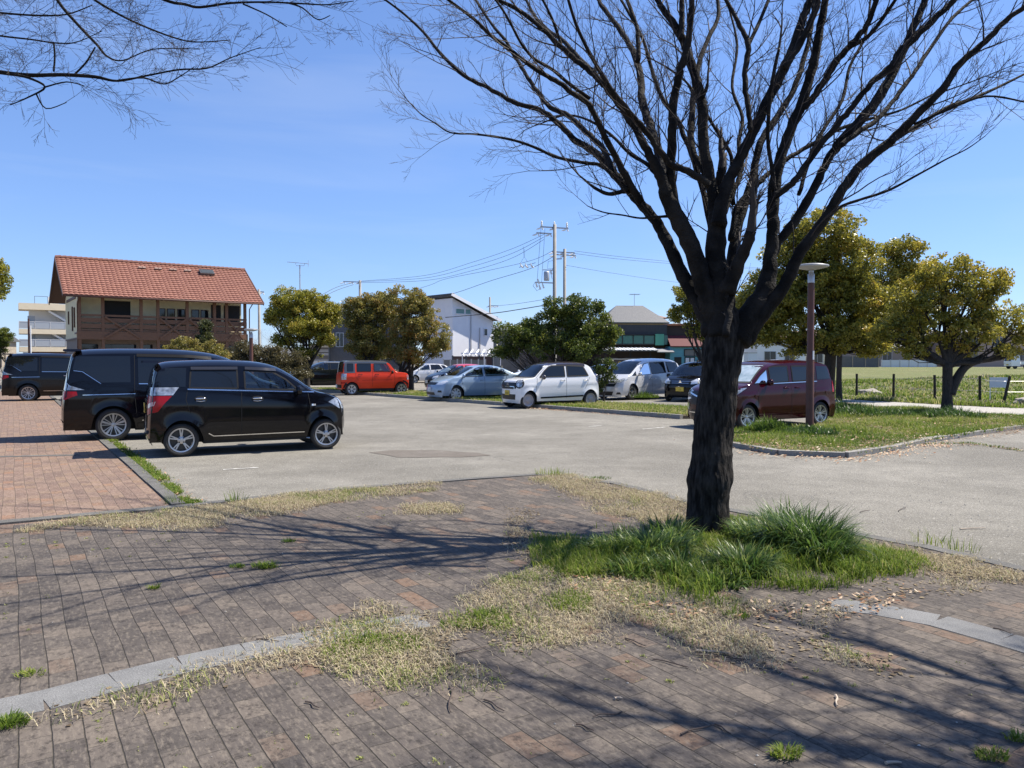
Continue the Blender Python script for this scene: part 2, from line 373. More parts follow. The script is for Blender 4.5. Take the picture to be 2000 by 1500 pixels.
# gravel lane and the field
gl = [(2500, 782), (2000, 797), (1850, 789), (1700, 781), (1620, 776), (1500, 771), (1400, 768)]
gr = [(1380, 776), (1500, 782), (1610, 789), (1700, 800), (1850, 812), (2000, 822), (2500, 850)]
sheet('gravel_lane', px_poly(gl)+px_poly(gr), .006, M_gravel)
fx = [p for p in px_poly([(1400, 770), (1500, 773), (1620, 778), (1700, 783), (1850, 791), (2000, 799), (2500, 784)])]
def mound(x, y):
    z = terrain_z(x, y)+.02
    c = G(1850, 765); c2 = G(1990, 770)
    for cc, rx, ry, h in ((Vector((24.5, 43)), 9, 5, .55), (Vector((33, 45)), 8, 6, .5)):
        q = ((x-cc.x)/rx)**2+((y-cc.y)/ry)**2
        z += h*math.exp(-q*1.4)
    return z
def field_near_y(x):
    for (x0, y0), (x1, y1) in zip(fx[:-1], fx[1:]):
        if x0 <= x <= x1: return y0+(y1-y0)*(x-x0)/(x1-x0)
    return fx[-1][1] if x > fx[-1][0] else fx[0][1]
V = []; NX, NY = 70, 60
for j in range(NY):
    t_ = j/(NY-1)
    for i in range(NX):
        x = 9.5+100*(i/(NX-1))**1.3; y0 = field_near_y(x); y = y0+(108-y0)*t_**1.4
        V.append((x, y, mound(x, y)*min(1, .1+t_*12)+.02))
F = [(j*NX+i, j*NX+i+1, (j+1)*NX+i+1, (j+1)*NX+i) for j in range(NY-1) for i in range(NX-1)]
b = MB(); b.add(V, F); tag(b.build('grass_field', M_field, smooth=True), kind='structure')
# faded paint and patches on the asphalt
M_line = mat('old_line_paint', (.55, .54, .5), .8, c2=(.30, .29, .27), scale=9, fac=(.42, .55))
def paint(pts, wd, z=.001):
    for a, b_ in pts:
        a = G(*a); b_ = G(*b_); mb = MB(); d = (b_-a).normalized(); n = Vector((-d.y, d.x, 0))*wd/2
        mb.add([a+n, a-n, b_-n, b_+n], [(0, 1, 2, 3)]); o = mb.build('line_marking', M_line, loc=(0, 0, z)); tag(o, kind='structure')
paint([((436, 917), (505, 913)), ((1255, 838), (1300, 834)), ((770, 783), (800, 782)), ((1150, 833), (1175, 831))], .07)
M_patch = ground_mat('asphalt_patch', [(.3, (.135, .118, .10)), (.7, (.165, .148, .128))], .9, fine=70, mid=3)
pp = roughen(px_poly([(722, 884), (760, 879), (850, 879), (930, 884), (958, 889), (900, 893), (780, 893)]), .03, .3)
sheet('asphalt_patch', pp, .0015, M_patch)

# ================================================================== BUILDINGS
M_glassd = mat('window_glass', (.012, .016, .02), .06, spec=.6)
M_black = mat('dark_opening', (.012, .011, .010), .7)
class Frame:
    """local frame on a facade: x along the wall, y out of the wall (towards viewer), z up"""
    def __init__(s, o, ang): s.o = Vector((o[0], o[1], o[2] if len(o) > 2 else 0)); s.t = Vector((math.cos(ang), math.sin(ang), 0)); s.n = Vector((math.sin(ang), -math.cos(ang), 0)); s.ang = ang
def house(name, label, cat, origin, ang, group=None): return empty(name, origin, ang, label, cat, group)
# inside a house root: +x along facade, -y towards viewer, z up
def wbox(x0, x1, y0, y1, z0, z1, mb=None):
    mb = mb or MB(); return mb.box(((x0+x1)/2, (y0+y1)/2, (z0+z1)/2), (x1-x0, y1-y0, z1-z0))
def window(parent, x0, x1, z0, z1, y, frame_m, glass_m, side='F', mull=1, fw=.06):
    """framed window proud of the wall at y (side F: faces -y; L: wall at x=y faces -x; R faces +x)"""
    f = MB(); g = MB()
    def bx(mb, a0, a1, d0, d1, c0, c1):
        if side == 'F': wbox(a0, a1, y-d1, y-d0, c0, c1, mb)
        elif side == 'L': wbox(y-d1, y-d0, a0, a1, c0, c1, mb)
        else: wbox(y+d0, y+d1, a0, a1, c0, c1, mb)
    bx(f, x0-fw, x1+fw, .003, .06, z1, z1+fw); bx(f, x0-fw, x1+fw, .003, .075, z0-fw, z0)
    bx(f, x0-fw, x0, .003, .058, z0, z1); bx(f, x1, x1+fw, .003, .058, z0, z1)
    for k in range(1, mull+1):
        xm = x0+(x1-x0)*k/(mull+1); bx(f, xm-fw*.35, xm+fw*.35, .022, .05, z0, z1)
    bx(g, x0, x1, .003, .02, z0, z1)
    w_ = f.build('window', frame_m, parent); g.build('pane', glass_m, w_); return w_

# ---- red-tiled timber house
RA = R(36); ro = P(128, 578, 46.4); ro.z = 0
tv = Vector((math.cos(RA), math.sin(RA), 0)); nv = Vector((math.sin(RA), -math.cos(RA), 0))
org = ro - nv*.75 + tv*.75                      # facade line (balcony front), left corner
hs = house('timber_house', 'two-storey timber house with red tiled roof and long balcony', 'house', (org.x, org.y, 0), RA)
M_cream = mat('cream_render', (.74, .66, .42), .85, c2=(.66, .58, .37), scale=3, bump=.2, bscale=60)
M_wood = mat('brown_timber', (.185, .088, .042), .6, c2=(.125, .060, .030), scale=14, stretch=(.3, 1, 6), bump=.2)
M_wood2 = mat('dark_timber', (.085, .035, .022), .6)
M_lowwall = mat('taupe_boards', (.20, .155, .125), .7, c2=(.16, .12, .10), scale=10, stretch=(.2, .2, 8))
def tile_mat():
    m = bpy.data.materials.new('red_tiles'); m.use_nodes = True; t = m.node_tree; p = t.nodes['Principled BSDF']
    tc = t.nodes.new('ShaderNodeTexCoord'); br = t.nodes.new('ShaderNodeTexBrick'); t.links.new(tc.outputs['UV'], br.inputs['Vector'])
    br.inputs['Color1'].default_value = (.215, .090, .060, 1); br.inputs['Color2'].default_value = (.262, .117, .079, 1); br.inputs['Mortar'].default_value = (.18, .07, .045, 1)
    br.inputs['Scale'].default_value = 1; br.inputs['Brick Width'].default_value = 1; br.inputs['Row Height'].default_value = 1; br.inputs['Mortar Size'].default_value = .02; br.offset = 0
    c = mixc(t, ramp(t, noise(t, tc.outputs['Object'], 1.2, 5), [(.45, 0.0), (.7, .5)]), br.outputs['Color'], (.20, .085, .06))
    t.links.new(c, p.inputs['Base Color']); p.inputs['Roughness'].default_value = .55; return m
M_tile = tile_mat()
LH, DH, EZ, RZ = 10.2, 6.6, 5.62, 8.28     # length, depth, eave, ridge
wl = MB(); wbox(0, LH, 1.1, DH, 3.05, 5.75, wl)
wl.add([(0, 1.1, 5.75), (0, DH, 5.75), (0, DH/2+.1, 7.75), (LH, 1.1, 5.75), (LH, DH, 5.75), (LH, DH/2+.1, 7.75)], [(0, 1, 2), (3, 5, 4), (0, 2, 5, 3), (1, 4, 5, 2)])
wl.build('wall', M_cream, hs)
wbox(.02, LH-.02, 1.12, DH-.02, 0, 3.05).build('lower_wall', M_lowwall, hs)
# left end wall runs forward to the balcony front
e = MB(); wbox(-.012, .10, .16, 1.098, 3.05, 5.62, e); e.build('end_wall', M_cream, hs)
wbox(-.014, .098, .16, 1.098, 0, 3.048).build('end_wall', M_lowwall, hs)
# roof with wavy tiles, two slopes
def tile_slope(parent, x0, x1, ye, ze, yr, zr, pitch=.27, rows=17, flip=False):
    nc = int((x1-x0)/pitch); per = 6; n = nc*per+1; V = []; F = []; UV = []
    sl = Vector((0, yr-ye, zr-ze)); up = Vector((0, -sl.z, sl.y)).normalized()
    if up.z < 0: up = -up
    cnt = 0
    for r_ in range(rows):
        for q, (tt, off) in enumerate(((r_/rows, .055), ((r_+1)/rows, .012))):
            for i in range(n):
                u = i/per; prof = .036*abs(math.sin(math.pi*u))**.8
                p = Vector((x0+(x1-x0)*i/(n-1), ye+sl.y*tt, ze+sl.z*tt))+up*(prof+off); V.append(p)
        for i in range(n-1): F.append((cnt+i, cnt+i+1, cnt+n+i+1, cnt+n+i)); UV.append((i/per+.05, r_+.1))
        cnt += 2*n
    mb = MB(); mb.add(V, F)
    # riser faces between rows
    for r_ in range(rows-1):
        a = r_*2*n+n; b2 = (r_+1)*2*n
        mb.f += [(a+i, a+i+1, b2+i+1, b2+i) for i in range(n-1)]; mb.m += [0]*(n-1)
    o = mb.build('roof', M_tile, parent, recalc=False)
    uv = o.data.uv_layers.new(name='UVMap'); k = 0
    base = UV+[(0, 0)]*((rows-1)*(n-1))
    for pi, poly in enumerate(o.data.polygons):
        u0, v0 = base[pi]
        for li, du, dv in zip(poly.loop_indices, (0, 1/per*.9, 1/per*.9, 0), (0, 0, .8, .8)): uv.data[li].uv = (u0+du, v0+dv)
    return o
ym = DH/2+.1
rf = tile_slope(hs, -.85, LH+.95, -.75, EZ, ym, RZ)
tile_slope(hs, -.85, LH+.95, DH+.95, EZ, ym, RZ, rows=12)
rd = MB()
for i in range(40):
    x = -.85+(LH+1.8)*(i+.5)/40; rd.tube([(x-.17, ym, RZ+.04), (x+.17, ym, RZ+.07)], [.12, .13], 8)
rd.build('ridge_tiles', M_tile, rf)
M_sky = mat('roof_window_metal', (.12, .12, .12), .4, metal=.6); M_vent = mat('weathered_roof_vent', (.22, .15, .12), .7)
sl = Vector((0, ym+.75, RZ-EZ)); slope = math.atan2(sl.z, sl.y)
Mr = Matrix.Rotation(slope, 3, 'X')
def on_roof(x, f, h): return Vector((x, -.75+sl.y*f, EZ+sl.z*f))+Vector((0, -math.sin(slope), math.cos(slope)))*h
s1 = MB(); s1.box(on_roof(8.25, .8, .16), (.95, .6, .14), M=Mr); so_ = s1.build('skylight', M_sky, rf)
s1 = MB(); s1.box(on_roof(8.25, .8, .235), (.8, .46, .02), M=Mr); s1.build('pane', mat('skylight_glass', (.06, .065, .06), .12), so_)
for x in (4.0, 5.0, 5.95, 6.9):
    s1 = MB(); s1.box(on_roof(x, .83, .13), (.20, .17, .06), M=Mr); s1.box(on_roof(x+.24, .83, .13), (.20, .17, .06), M=Mr); s1.build('roof_vent', M_vent, rf)
# roof underside, barge boards, gutter
ub = MB(); ub.add([(-.85, -.72, EZ-.02), (LH+.95, -.72, EZ-.02), (LH+.95, ym, RZ-.03), (-.85, ym, RZ-.03), (-.85, DH+.92, EZ-.02), (LH+.95, DH+.92, EZ-.02)], [(0, 1, 2, 3), (3, 2, 5, 4)])
ub.build('soffit', M_wood2, hs)
for xx in (-.88, LH+.98):
    bb = MB()
    bb.beam((xx, -.78, EZ-.05), (xx, ym, RZ-.02), .05, .2); bb.beam((xx, DH+.95, EZ-.05), (xx, ym, RZ-.02), .05, .2)
    bb.build('barge_board', M_wood2, hs)
gt = MB(); gt.tube([(-.85, -.82, EZ-.04), (LH+.95, -.82, EZ-.04)], .06, 8); gt.tube([(-.05, -.8, EZ-.08), (-.05, -.1, EZ-.35), (-.05, .08, EZ-.5), (-.05, .08, 0.1)], .035, 6); gt.tube([(LH+.2, -.8, EZ-.08), (LH+.2, -.1, EZ-.4), (LH+.2, .05, 0.1)], .035, 6)
gt.build('gutter', M_wood2, hs, smooth=True)
# posts and balcony
XS = [0.06, 1.35, 3.55, 4.55, 6.35, 8.1, 8.9, 10.14]
for x in XS: wbox(x-.09, x+.09, 0, .16, 0, 5.6).build('post', M_wood, hs)
band_ = MB(); wbox(-.1, LH+.1, -.03, .02, 2.98, 3.5, band_); wbox(-.1, LH+.1, .02, 1.1, 3.32, 3.42, band_); band_.build('balcony_floor', M_wood, hs)
rl = MB()
for z0, z1 in ((4.42, 4.55), (4.05, 4.33), (3.68, 3.96), (3.52, 3.62)): wbox(-.05, LH+.05, .03, .07, z0, z1, rl)
rl.build('balcony_railing', M_wood, hs)
for a_, b_ in ((1.35, 3.55), (4.55, 6.35), (6.35, 8.1), (8.9, 10.14)):
    cb = MB()
    cb.beam((a_+.1, -.06, 4.4), (b_-.1, -.06, 3.1), .05, .11); cb.beam((a_+.1, -.115, 3.1), (b_-.1, -.115, 4.4), .05, .11)
    cb.build('cross_brace', M_wood, hs)
for a_, b_ in ((0.2, 1.2), (1.5, 3.4), (3.7, 4.4), (4.7, 6.2), (6.5, 8.0), (8.2, 8.8), (9.0, 10.0)):
    wbox(a_, b_, 1.08, 1.115, .3, 2.7).build('ground_floor_glazing', M_glassd, hs)
for a_, b_ in ((1.5, 3.1), (8.15, 8.8), (9.0, 10.1)): wbox(a_, b_, 1.07, 1.095, 4.1, 5.5).build('balcony_shutter', M_black, hs)
for a_ in (4.75, 5.35, 6.0, 6.9, 7.5): window(hs, a_, a_+.42, 4.1, 5.1, 1.1, M_wood2, M_glassd, mull=0, fw=.04)
# gable end windows
for y0, z0, z1 in ((1.6, 3.8, 5.0), (2.6, 3.6, 5.1), (4.6, 4.1, 4.9)): window(hs, y0, y0+.22, z0, z1, 0, M_wood2, M_glassd, side='L', mull=0, fw=.03)
window(hs, 3.2, 3.5, 5.9, 6.6, 0, M_wood2, M_glassd, side='L', mull=0, fw=.03)
wbox(-.05, -.004, 1.0, 5.6, 5.55, 5.72).build('trim_board', M_wood2, hs)
wbox(-.06, -.016, .2, 6.3, 3.0, 3.1).build('trim_board', M_wood2, hs)
wbox(10.5, 12.2, -.3, -.25, 1.4, 1.48).build('handrail', mat('white_rail', (.7, .7, .68), .5), hs)

# ---- cream apartment block on the left
M_apc = mat('apartment_cream', (.86, .72, .50), .8, c2=(.82, .68, .46), scale=2)
M_apw = mat('apartment_white', (.70, .68, .64), .8)
M_apg = mat('balcony_frosted_panel', (.42, .44, .45), .3)
ao = P(38, 700, 120); ab = house('apartment_block', 'cream apartment block with stacked grey-panelled balconies and outside stair', 'apartment block', (ao.x, ao.y, .9), R(33))
wbox(1.4, 15, 2.2, 5.4, 0, 9.7).build('wall', M_apw, ab)
for z in (2.3, 5.1): wbox(0, 15, 0, 5.0, z, z+.75).build('balcony_slab', M_apc, ab)
wbox(0, 15, 0, 5.0, 8.9, 9.9).build('roof_parapet', M_apc, ab)
for z in (3.05, 5.85):
    wbox(.02, .08, .2, 4.9, z+.05, z+1.25).build('balcony_panel', M_apg, ab)
    for y in (2.4, 3.6): wbox(1.36, 1.397, y, y+.8, z+.1, z+2.2).build('door', M_apg, ab)
for z in (3.05, 5.85):
    for i in range(7): wbox(i*2.1+.08, i*2.1+2.02, .06, .12, z+.08, z+1.12).build('balcony_panel', M_apg, ab)
    f_ = MB(); wbox(0, 15, .04, .14, z+1.12, z+1.2, f_); [wbox(i*2.1-.02, i*2.1+.06, .04, .14, z, z+1.12, f_) for i in range(8)]; f_.build('balcony_rail', M_apw, ab)
for k_, z in enumerate((2.6, 5.9)):
    st = MB(); st.beam((4, 1.2, z+2.9), (8.6, 1.2, z-.1), 1.4, .3); st.build('outside_stair', M_apw, ab)
for x in (1.2, 11.6): wbox(x, x+1, 2.16, 2.197, 6, 8).build('door', M_apg, ab)
for x in (1.2, 11.6): wbox(x, x+1, 2.16, 2.197, 3.2, 5).build('door', M_apg, ab)
wbox(8.0, 15, 3, 6, 9.9, 12.6).build('roof_plant_cabinet', mat('white_cabinet', (.75, .75, .75), .5), ab)
wbox(4.1, 5.6, 2.6, 4, 9.7, 11.2).build('roof_tank', M_apw, ab)
ra_ = MB(); [ra_.beam((x, 2.6, 9.7), (x, 2.6, 11.2), .06, .06) for x in (2.2, 4.0)]; ra_.beam((2.2, 2.6, 11.2), (4, 2.6, 11.2), .06, .06); ra_.build('roof_railing', M_sky, ab)
wbox(.5, 14, 1.4, 2.18, 0, 2.2).build('ground_floor_wall', mat('brown_brick_wall', (.14, .06, .045), .8), ab)

M_roofg = mat('grey_roof_tiles', (.085, .088, .095), .6, c2=(.115, .118, .125), scale=8, stretch=(1, 1, 8), bump=.5, bscale=18)
M_roofb = mat('brown_roof_tiles', (.27, .17, .12), .7, c2=(.22, .135, .10), scale=8, stretch=(1, 1, 8), bump=.5, bscale=18)
M_white = mat('white_render', (.80, .80, .82), .8, c2=(.76, .76, .79), scale=2)
M_beige = mat('beige_render', (.34, .29, .23), .85, c2=(.28, .24, .19), scale=2); M_greyw = mat('grey_cladding', (.10, .105, .115), .7, c2=(.08, .085, .095), scale=5)
M_alu = mat('aluminium_frame', (.45, .45, .45), .4, metal=.5); M_teal = mat('teal_window_glass', (.10, .22, .21), .15)
def simple_house(name, label, o, ang, W_, D_, H_, roof_h, wall_m, roof_m, style='hip', wins=(), over=.5, group=None, cat='house', swins=()):
    h = house(name, label, cat, o, ang, group)
    wbox(0, W_, 0, D_, 0, H_).build('wall', wall_m, h)
    r_ = MB(); x0, x1, y0, y1 = -over, W_+over, -over, D_+over
    if style == 'hip':
        k = min(W_, D_)/2; V = [(x0, y0, H_), (x1, y0, H_), (x1, y1, H_), (x0, y1, H_), (x0+k, (y0+y1)/2, H_+roof_h), (x1-k, (y0+y1)/2, H_+roof_h)]
        r_.add(V, [(0, 1, 5, 4), (1, 2, 5), (2, 3, 4, 5), (3, 0, 4)]); r_.add([(x0, y0, H_-.12), (x1, y0, H_-.12), (x1, y1, H_-.12), (x0, y1, H_-.12), (x0, y0, H_-.001), (x1, y0, H_-.001), (x1, y1, H_-.001), (x0, y1, H_-.001)], [(3, 2, 1, 0), (0, 1, 5, 4), (1, 2, 6, 5), (2, 3, 7, 6), (3, 0, 4, 7)])
    elif style == 'gable':
        V = [(x0, y0, H_), (x1, y0, H_), (x1, y1, H_), (x0, y1, H_), (x0, (y0+y1)/2, H_+roof_h), (x1, (y0+y1)/2, H_+roof_h)]
        r_.add(V, [(0, 1, 5, 4), (2, 3, 4, 5), (0, 4, 3), (1, 2, 5), (0, 3, 2, 1)])
    elif style == 'gablex':
        V = [(x0, y0, H_), (x1, y0, H_), (x1, y1, H_), (x0, y1, H_), ((x0+x1)/2, y0, H_+roof_h), ((x0+x1)/2, y1, H_+roof_h)]
        r_.add(V, [(0, 4, 5, 3), (1, 2, 5, 4), (0, 1, 4), (3, 5, 2), (0, 3, 2, 1)])
    elif style == 'flat': r_.box(((x0+x1)/2, (y0+y1)/2, H_+roof_h/2), (x1-x0, y1-y0, roof_h))
    r_.build('roof', roof_m, h)
    for wn in wins: window(h, *wn, 0, M_alu, M_glassd)
    for wn in swins: window(h, *wn[:4], 0 if wn[4] == 'L' else W_, M_alu, M_glassd, side=wn[4])
    return h
# ---- white house with single-pitch roof
wo = P(884, 700, 66); wh = house('white_house', 'tall white rendered house with one long sloping roof line', 'house', (wo.x, wo.y, 0), R(42))
WW, WD = 4.6, 4.2
wm = MB(); wm.add([(0, 0, 0), (WW, 0, 0), (WW, WD, 0), (0, WD, 0), (0, 0, 7.05), (WW, 0, 5.2), (WW, WD, 5.2), (0, WD, 7.05)], [(0, 1, 5, 4), (1, 2, 6, 5), (2, 3, 7, 6), (3, 0, 4, 7), (4, 5, 6, 7)]); wm.build('wall', M_white, wh)
# left wing (faces the camera's left, greyer in shade)
rm = MB(); rm.beam((-.5, WD/2, 7.36), (WW+.5, WD/2, 5.30), WD+1.0, .09); rm.build('roof', mat('dark_metal_roof', (.06, .06, .065), .5), wh)
fm = MB(); fm.beam((-.5, -.53, 7.33), (WW+.5, -.53, 5.25), .05, .26); fm.build('fascia', M_white, wh)
window(wh, .35, 1.25, 5.75, 6.15, 0, M_white, M_teal, mull=0); window(wh, 1.4, 1.95, 5.75, 6.15, 0, M_white, M_teal, mull=0)
window(wh, 3.5, 3.85, 3.95, 4.5, 0, M_white, M_glassd, mull=0)
window(wh, 1.1, 1.5, 1.5, 2.0, 0, M_white, M_glassd, mull=0); window(wh, 2.3, 2.7, 1.5, 2.0, 0, M_white, M_glassd, mull=0)
window(wh, 1.0, 1.4, 3.6, 4.4, 0, M_white, M_glassd, side='L', mull=0); window(wh, 3.0, 3.5, 5.0, 5.8, 0, M_white, M_glassd, side='L', mull=0)
dm = MB(); dm.tube([(2.0, -.05, .2), (2.0, -.05, 6.1)], .04, 6); dm.tube([(3.0, -.05, .2), (3.0, -.05, 4.6)], .04, 6); dm.build('downpipe', M_alu, wh)
# ---- dark clad house behind the trees
simple_house('dark_house', 'charcoal clad house showing between the two camphor crowns', tuple(P(644, 700, 70).xy)+(0,), R(20), 7.5, 6, 6.1, .9, M_greyw, M_roofg, 'gable', wins=((.6, 1.2, 3.0, 4.2), (3, 4.6, 1, 2.4)))
simple_house('long_low_shed', 'low dark shed roof beside the white house', tuple(P(975, 700, 74).xy)+(0,), R(10), 9, 5, 4.6, .5, M_greyw, M_roofg, 'gable')
simple_house('banded_house', 'low grey and white banded house behind the leaning camphor trunk', tuple(P(604, 700, 66).xy)+(0,), R(14), 1.6, 4, 3.0, .12, mat('banded_cladding', (.62, .62, .60), .7, c2=(.13, .12, .11), scale=1.1, stretch=(.01, .01, 1.6), fac=(.48, .52)), M_greyw, 'flat')
simple_house('shed', 'white walled shed right of the timber house', tuple(P(512, 700, 80).xy)+(0,), R(14), 4.5, 4, 2.2, .9, mat('shed_white_wall', (.66, .66, .64), .7), M_roofg, 'gable')
# ---- houses behind the restaurant
g1 = simple_house('grey_roofed_house', 'tan house under a wide grey hipped roof behind the restaurant', tuple(P(1180, 700, 84).xy)+(0,), R(4), 6.6, 4.6, 5.9, 2.0, mat('tan_render', (.32, .24, .18), .85), M_roofg, 'hip', wins=((4.2, 5.6, 4.0, 5.4), (1.2, 2.6, 4.0, 5.3)), over=.5)
an = MB(); an.tube([(4.0, 3, 7.6), (4.0, 3, 9.3)], .03, 5); [an.beam((3.4+.0, 3+.3*i-.6, 9.2), (4.6, 3+.3*i-.6, 9.2), .02, .02) for i in range(4)]; an.build('roof_aerial', M_alu, g1)
simple_house('brown_roofed_house', 'house with brown tiled gable roof behind the grey roof', tuple(P(1212, 700, 98).xy)+(0,), R(6), 5.4, 9, 7.2, 1.3, M_beige, M_roofb, 'hip', over=.6)
simple_house('pale_roofed_house', 'house with pale grey roof left of the bare tree trunk', tuple(P(1288, 700, 90).xy)+(0,), R(2), 6, 8, 4.9, 1.4, M_beige, mat('pale_roof_tiles', (.36, .35, .31), .7), 'hip', wins=((2, 3.6, 3.6, 4.4),))
simple_house('low_roofed_house', 'small house with low grey roof left of the cream apartment block', tuple(P(-52, 700, 112).xy)+(0,), R(6), 3.9, 4, 4.6, .9, M_beige, M_roofg, 'gable')
# ---- restaurant
rs_o = P(1196, 700, 58); rs = house('restaurant', 'dark restaurant with green upper windows and corrugated white canopy', 'restaurant', (rs_o.x, rs_o.y, 0), R(6))
M_char = mat('charcoal_boards', (.028, .03, .036), .7, c2=(.04, .042, .05), scale=6, stretch=(8, 1, .3))
M_green = mat('green_painted_boards', (.08, .30, .20), .6); M_grglass = mat('green_screen_glass', (.035, .12, .095), .2); M_red = mat('dark_red_awning', (.10, .012, .015), .75)
M_blue = mat('blue_boards', (.10, .30, .38), .6, c2=(.085, .26, .33), scale=3, stretch=(.1, .1, 12))
wbox(-6, 7.4, .9, 9, 0, 3.6).build('wall', mat('restaurant_brown_wall', (.045, .03, .024), .8), rs)
wbox(-6, 4.3, .3, 9, 3.62, 4.4).build('upper_wall', M_char, rs)
wbox(4.32, 7.4, .6, 9, 3.5, 4.35).build('upper_wall', mat('brown_black_boards', (.035, .022, .018), .75), rs)
cp_ = MB(); wbox(4.4, 7.4, .4, 9.2, 4.36, 4.5, cp_); cp_.build('roof_edge', mat('orange_roof_edge', (.35, .12, .05), .6), rs)
for i in range(4):
    x = 0+i*.83; wbox(x, x+.78, .16, .2, 2.95, 3.58).build('terrace_screen', M_grglass, rs)
fr = MB(); wbox(-.1, 3.3, .1, .22, 3.6, 3.66, fr); wbox(-.1, 3.3, .1, .22, 2.86, 2.93, fr); [wbox(-.05+i*.83, i*.83, .1, .215, 2.93, 3.6, fr) for i in range(5)]; fr.build('screen_frame', M_black, rs)
wbox(3.34, 4.0, .05, .25, 2.85, 3.7).build('green_shutter', M_green, rs); wbox(4.0, 4.3, .1, .29, 2.9, 3.6).build('green_shutter', M_grglass, rs)
cn = MB()
for i in range(34):
    x = -2.2+i*.16; cn.box((x, -.5, 2.55+(.03 if i % 2 else 0)), (.1, 1.5, .05), M=Matrix.Rotation(.14, 3, 'X'))
cn.build('corrugated_canopy', mat('white_corrugated_sheet', (.72, .73, .74), .45), rs)
wbox(-2.3, 3.2, -1.2, 0.2, 2.38, 2.44).build('canopy_underside', M_greyw, rs)
cg = MB(); cg.box((3.85, -.35, 2.45), (1.3, 1.3, .07), M=Matrix.Rotation(.22, 3, 'X')); cg.build('side_canopy', mat('grey_metal_sheet', (.25, .25, .26), .5), rs)
po = MB(); [wbox(x, x+.08, -1.0, -.92, 0, 2.38, po) for x in (-2.8, -.8, 1.1, 2.6)]; po.build('canopy_posts', M_black, rs)
for x in (-2.6, -.6, 1.2): wbox(x, x+1.3, .86, .897, .5, 1.9).build('front_window', M_glassd, rs)
aw = MB(); aw.add([(4.35, .5, 3.6), (7.5, .5, 3.6), (7.5, -.5, 2.78), (4.35, -.5, 2.78), (4.35, .5, 3.5), (7.5, .5, 3.5), (7.5, -.5, 2.7), (4.35, -.5, 2.7)], [(0, 1, 2, 3), (7, 6, 5, 4), (3, 2, 6, 7), (0, 3, 7, 4), (1, 5, 6, 2), (0, 4, 5, 1)]); aw.build('red_awning', M_red, rs)
bw = wbox(4.36, 7.5, -.3, .896, 0, 2.75).build('blue_front_wall', M_blue, rs)
window(rs, 5.5, 7.0, 2.05, 2.5, -.3, M_black, mat('curtained_glass', (.14, .13, .125), .3), mull=1, fw=.05)
wbox(4.7, 5.25, -.33, -.303, 0, 1.95).build('doorway', M_black, rs)
nb = wbox(5.5, 6.3, -.36, -.303, 1.25, 1.95).build('notice_board', M_black, rs)
for x in (5.56, 5.94): wbox(x, x+.28, -.375, -.362, 1.38, 1.88).build('paper', mat('notice_paper', (.62, .61, .66), .8), nb)
sg = wbox(6.45, 6.95, -.35, -.303, 1.45, 1.75).build('framed_sign', mat('brown_sign_frame', (.07, .04, .02), .6), rs)
wbox(6.51, 6.89, -.357, -.352, 1.5, 1.7).build('sign_face', mat('pale_sign_face', (.35, .33, .27), .6), sg)
# sign wall
M_brick = mat('dark_stone_wall', (.085, .065, .055), .85, c2=(.05, .042, .038), scale=3, stretch=(2, 1, 9), bump=.6, bscale=14)
sw_o = P(1172, 700, 50); sw = house('sign_wall', 'dark block wall lettered in yellow in front of the restaurant', 'wall', (sw_o.x, sw_o.y, 0), R(5))
wbox(0, 4.2, 0, .2, 0, 1.72).build('wall', M_brick, sw); wbox(-.03, 4.23, -.03, .23, 1.722, 1.80).build('coping', mat('pale_coping', (.42, .38, .31), .7), sw)
def text_obj(name, s, size, loc, rot, m, parent, ext=.008, spacing=1.0):
    c = bpy.data.curves.new(name, 'FONT'); c.body = s; c.size = size; c.extrude = ext; c.align_x = 'CENTER'; c.align_y = 'CENTER'; c.space_character = spacing
    c.materials.append(m); tmp = bpy.data.objects.new(name, c); COL.objects.link(tmp); bpy.context.view_layer.update()
    me = bpy.data.meshes.new_from_object(tmp); me.name = name; bpy.data.objects.remove(tmp)
    o = bpy.data.objects.new(name, me); COL.objects.link(o); o.parent = parent; o.location = loc; o.rotation_euler = rot; return o
text_obj('lettering', 'CASaBEBEB', .30, (1.95, -.02, 1.5), (R(90), 0, 0), mat('yellow_letters', (.75, .47, .12), .5), sw, spacing=1.05)
# ---- fences, pergola, walls behind
def fence(name, label, a, b_, h, m, post_m, n=8, th=.05, gap=0, base=0.0, cat='fence'):
    a = Vector((a[0], a[1], base)); b_ = Vector((b_[0], b_[1], base)); L = (b_-a).length; ang = math.atan2(b_.y-a.y, b_.x-a.x)
    e = empty(name, a, ang, label, cat)
    wbox(0, L, 0, th, .05, h).build('panel', m, e)
    for i in range(n+1): wbox(L*i/n-.05, L*i/n+.05, -.045, th+.04, 0, h+.06).build('post', post_m, e)
    return e
fence('grey_mesh_fence', 'grey panelled fence behind the silver hatchback', P(866, 700, 60), P(948, 700, 60), 1.75, mat('grey_fence_panel', (.16, .16, .15), .8), M_alu, 6)
fence('brick_boundary_wall', 'dark reddish boundary wall below the white house', P(884, 700, 63), P(962, 700, 64), 2.05, mat('reddish_wall', (.13, .075, .06), .85), M_greyw, 3, cat='wall')
pg = empty('white_pergola', tuple(P(903, 700, 56).xy)+(0,), R(8), 'white open-beam pergola standing by the grey fence', 'pergola')
pm_ = MB(); [pm_.beam((x, 0, 0), (x, 0, 2.25), .06, .06) for x in (0, 1.6, 2.8)]; pm_.build('post', M_white, pg)
pm_ = MB(); [pm_.beam((x, -.5, 2.05), (x+.5, 2.0, 2.5), .07, .12) for x in (0, .45, .9, 1.35, 1.8, 2.3, 2.8)]; pm_.beam((-.1, 0, 2.2), (3, 0, 2.2), .06, .1); pm_.build('roof_beam', M_white, pg)
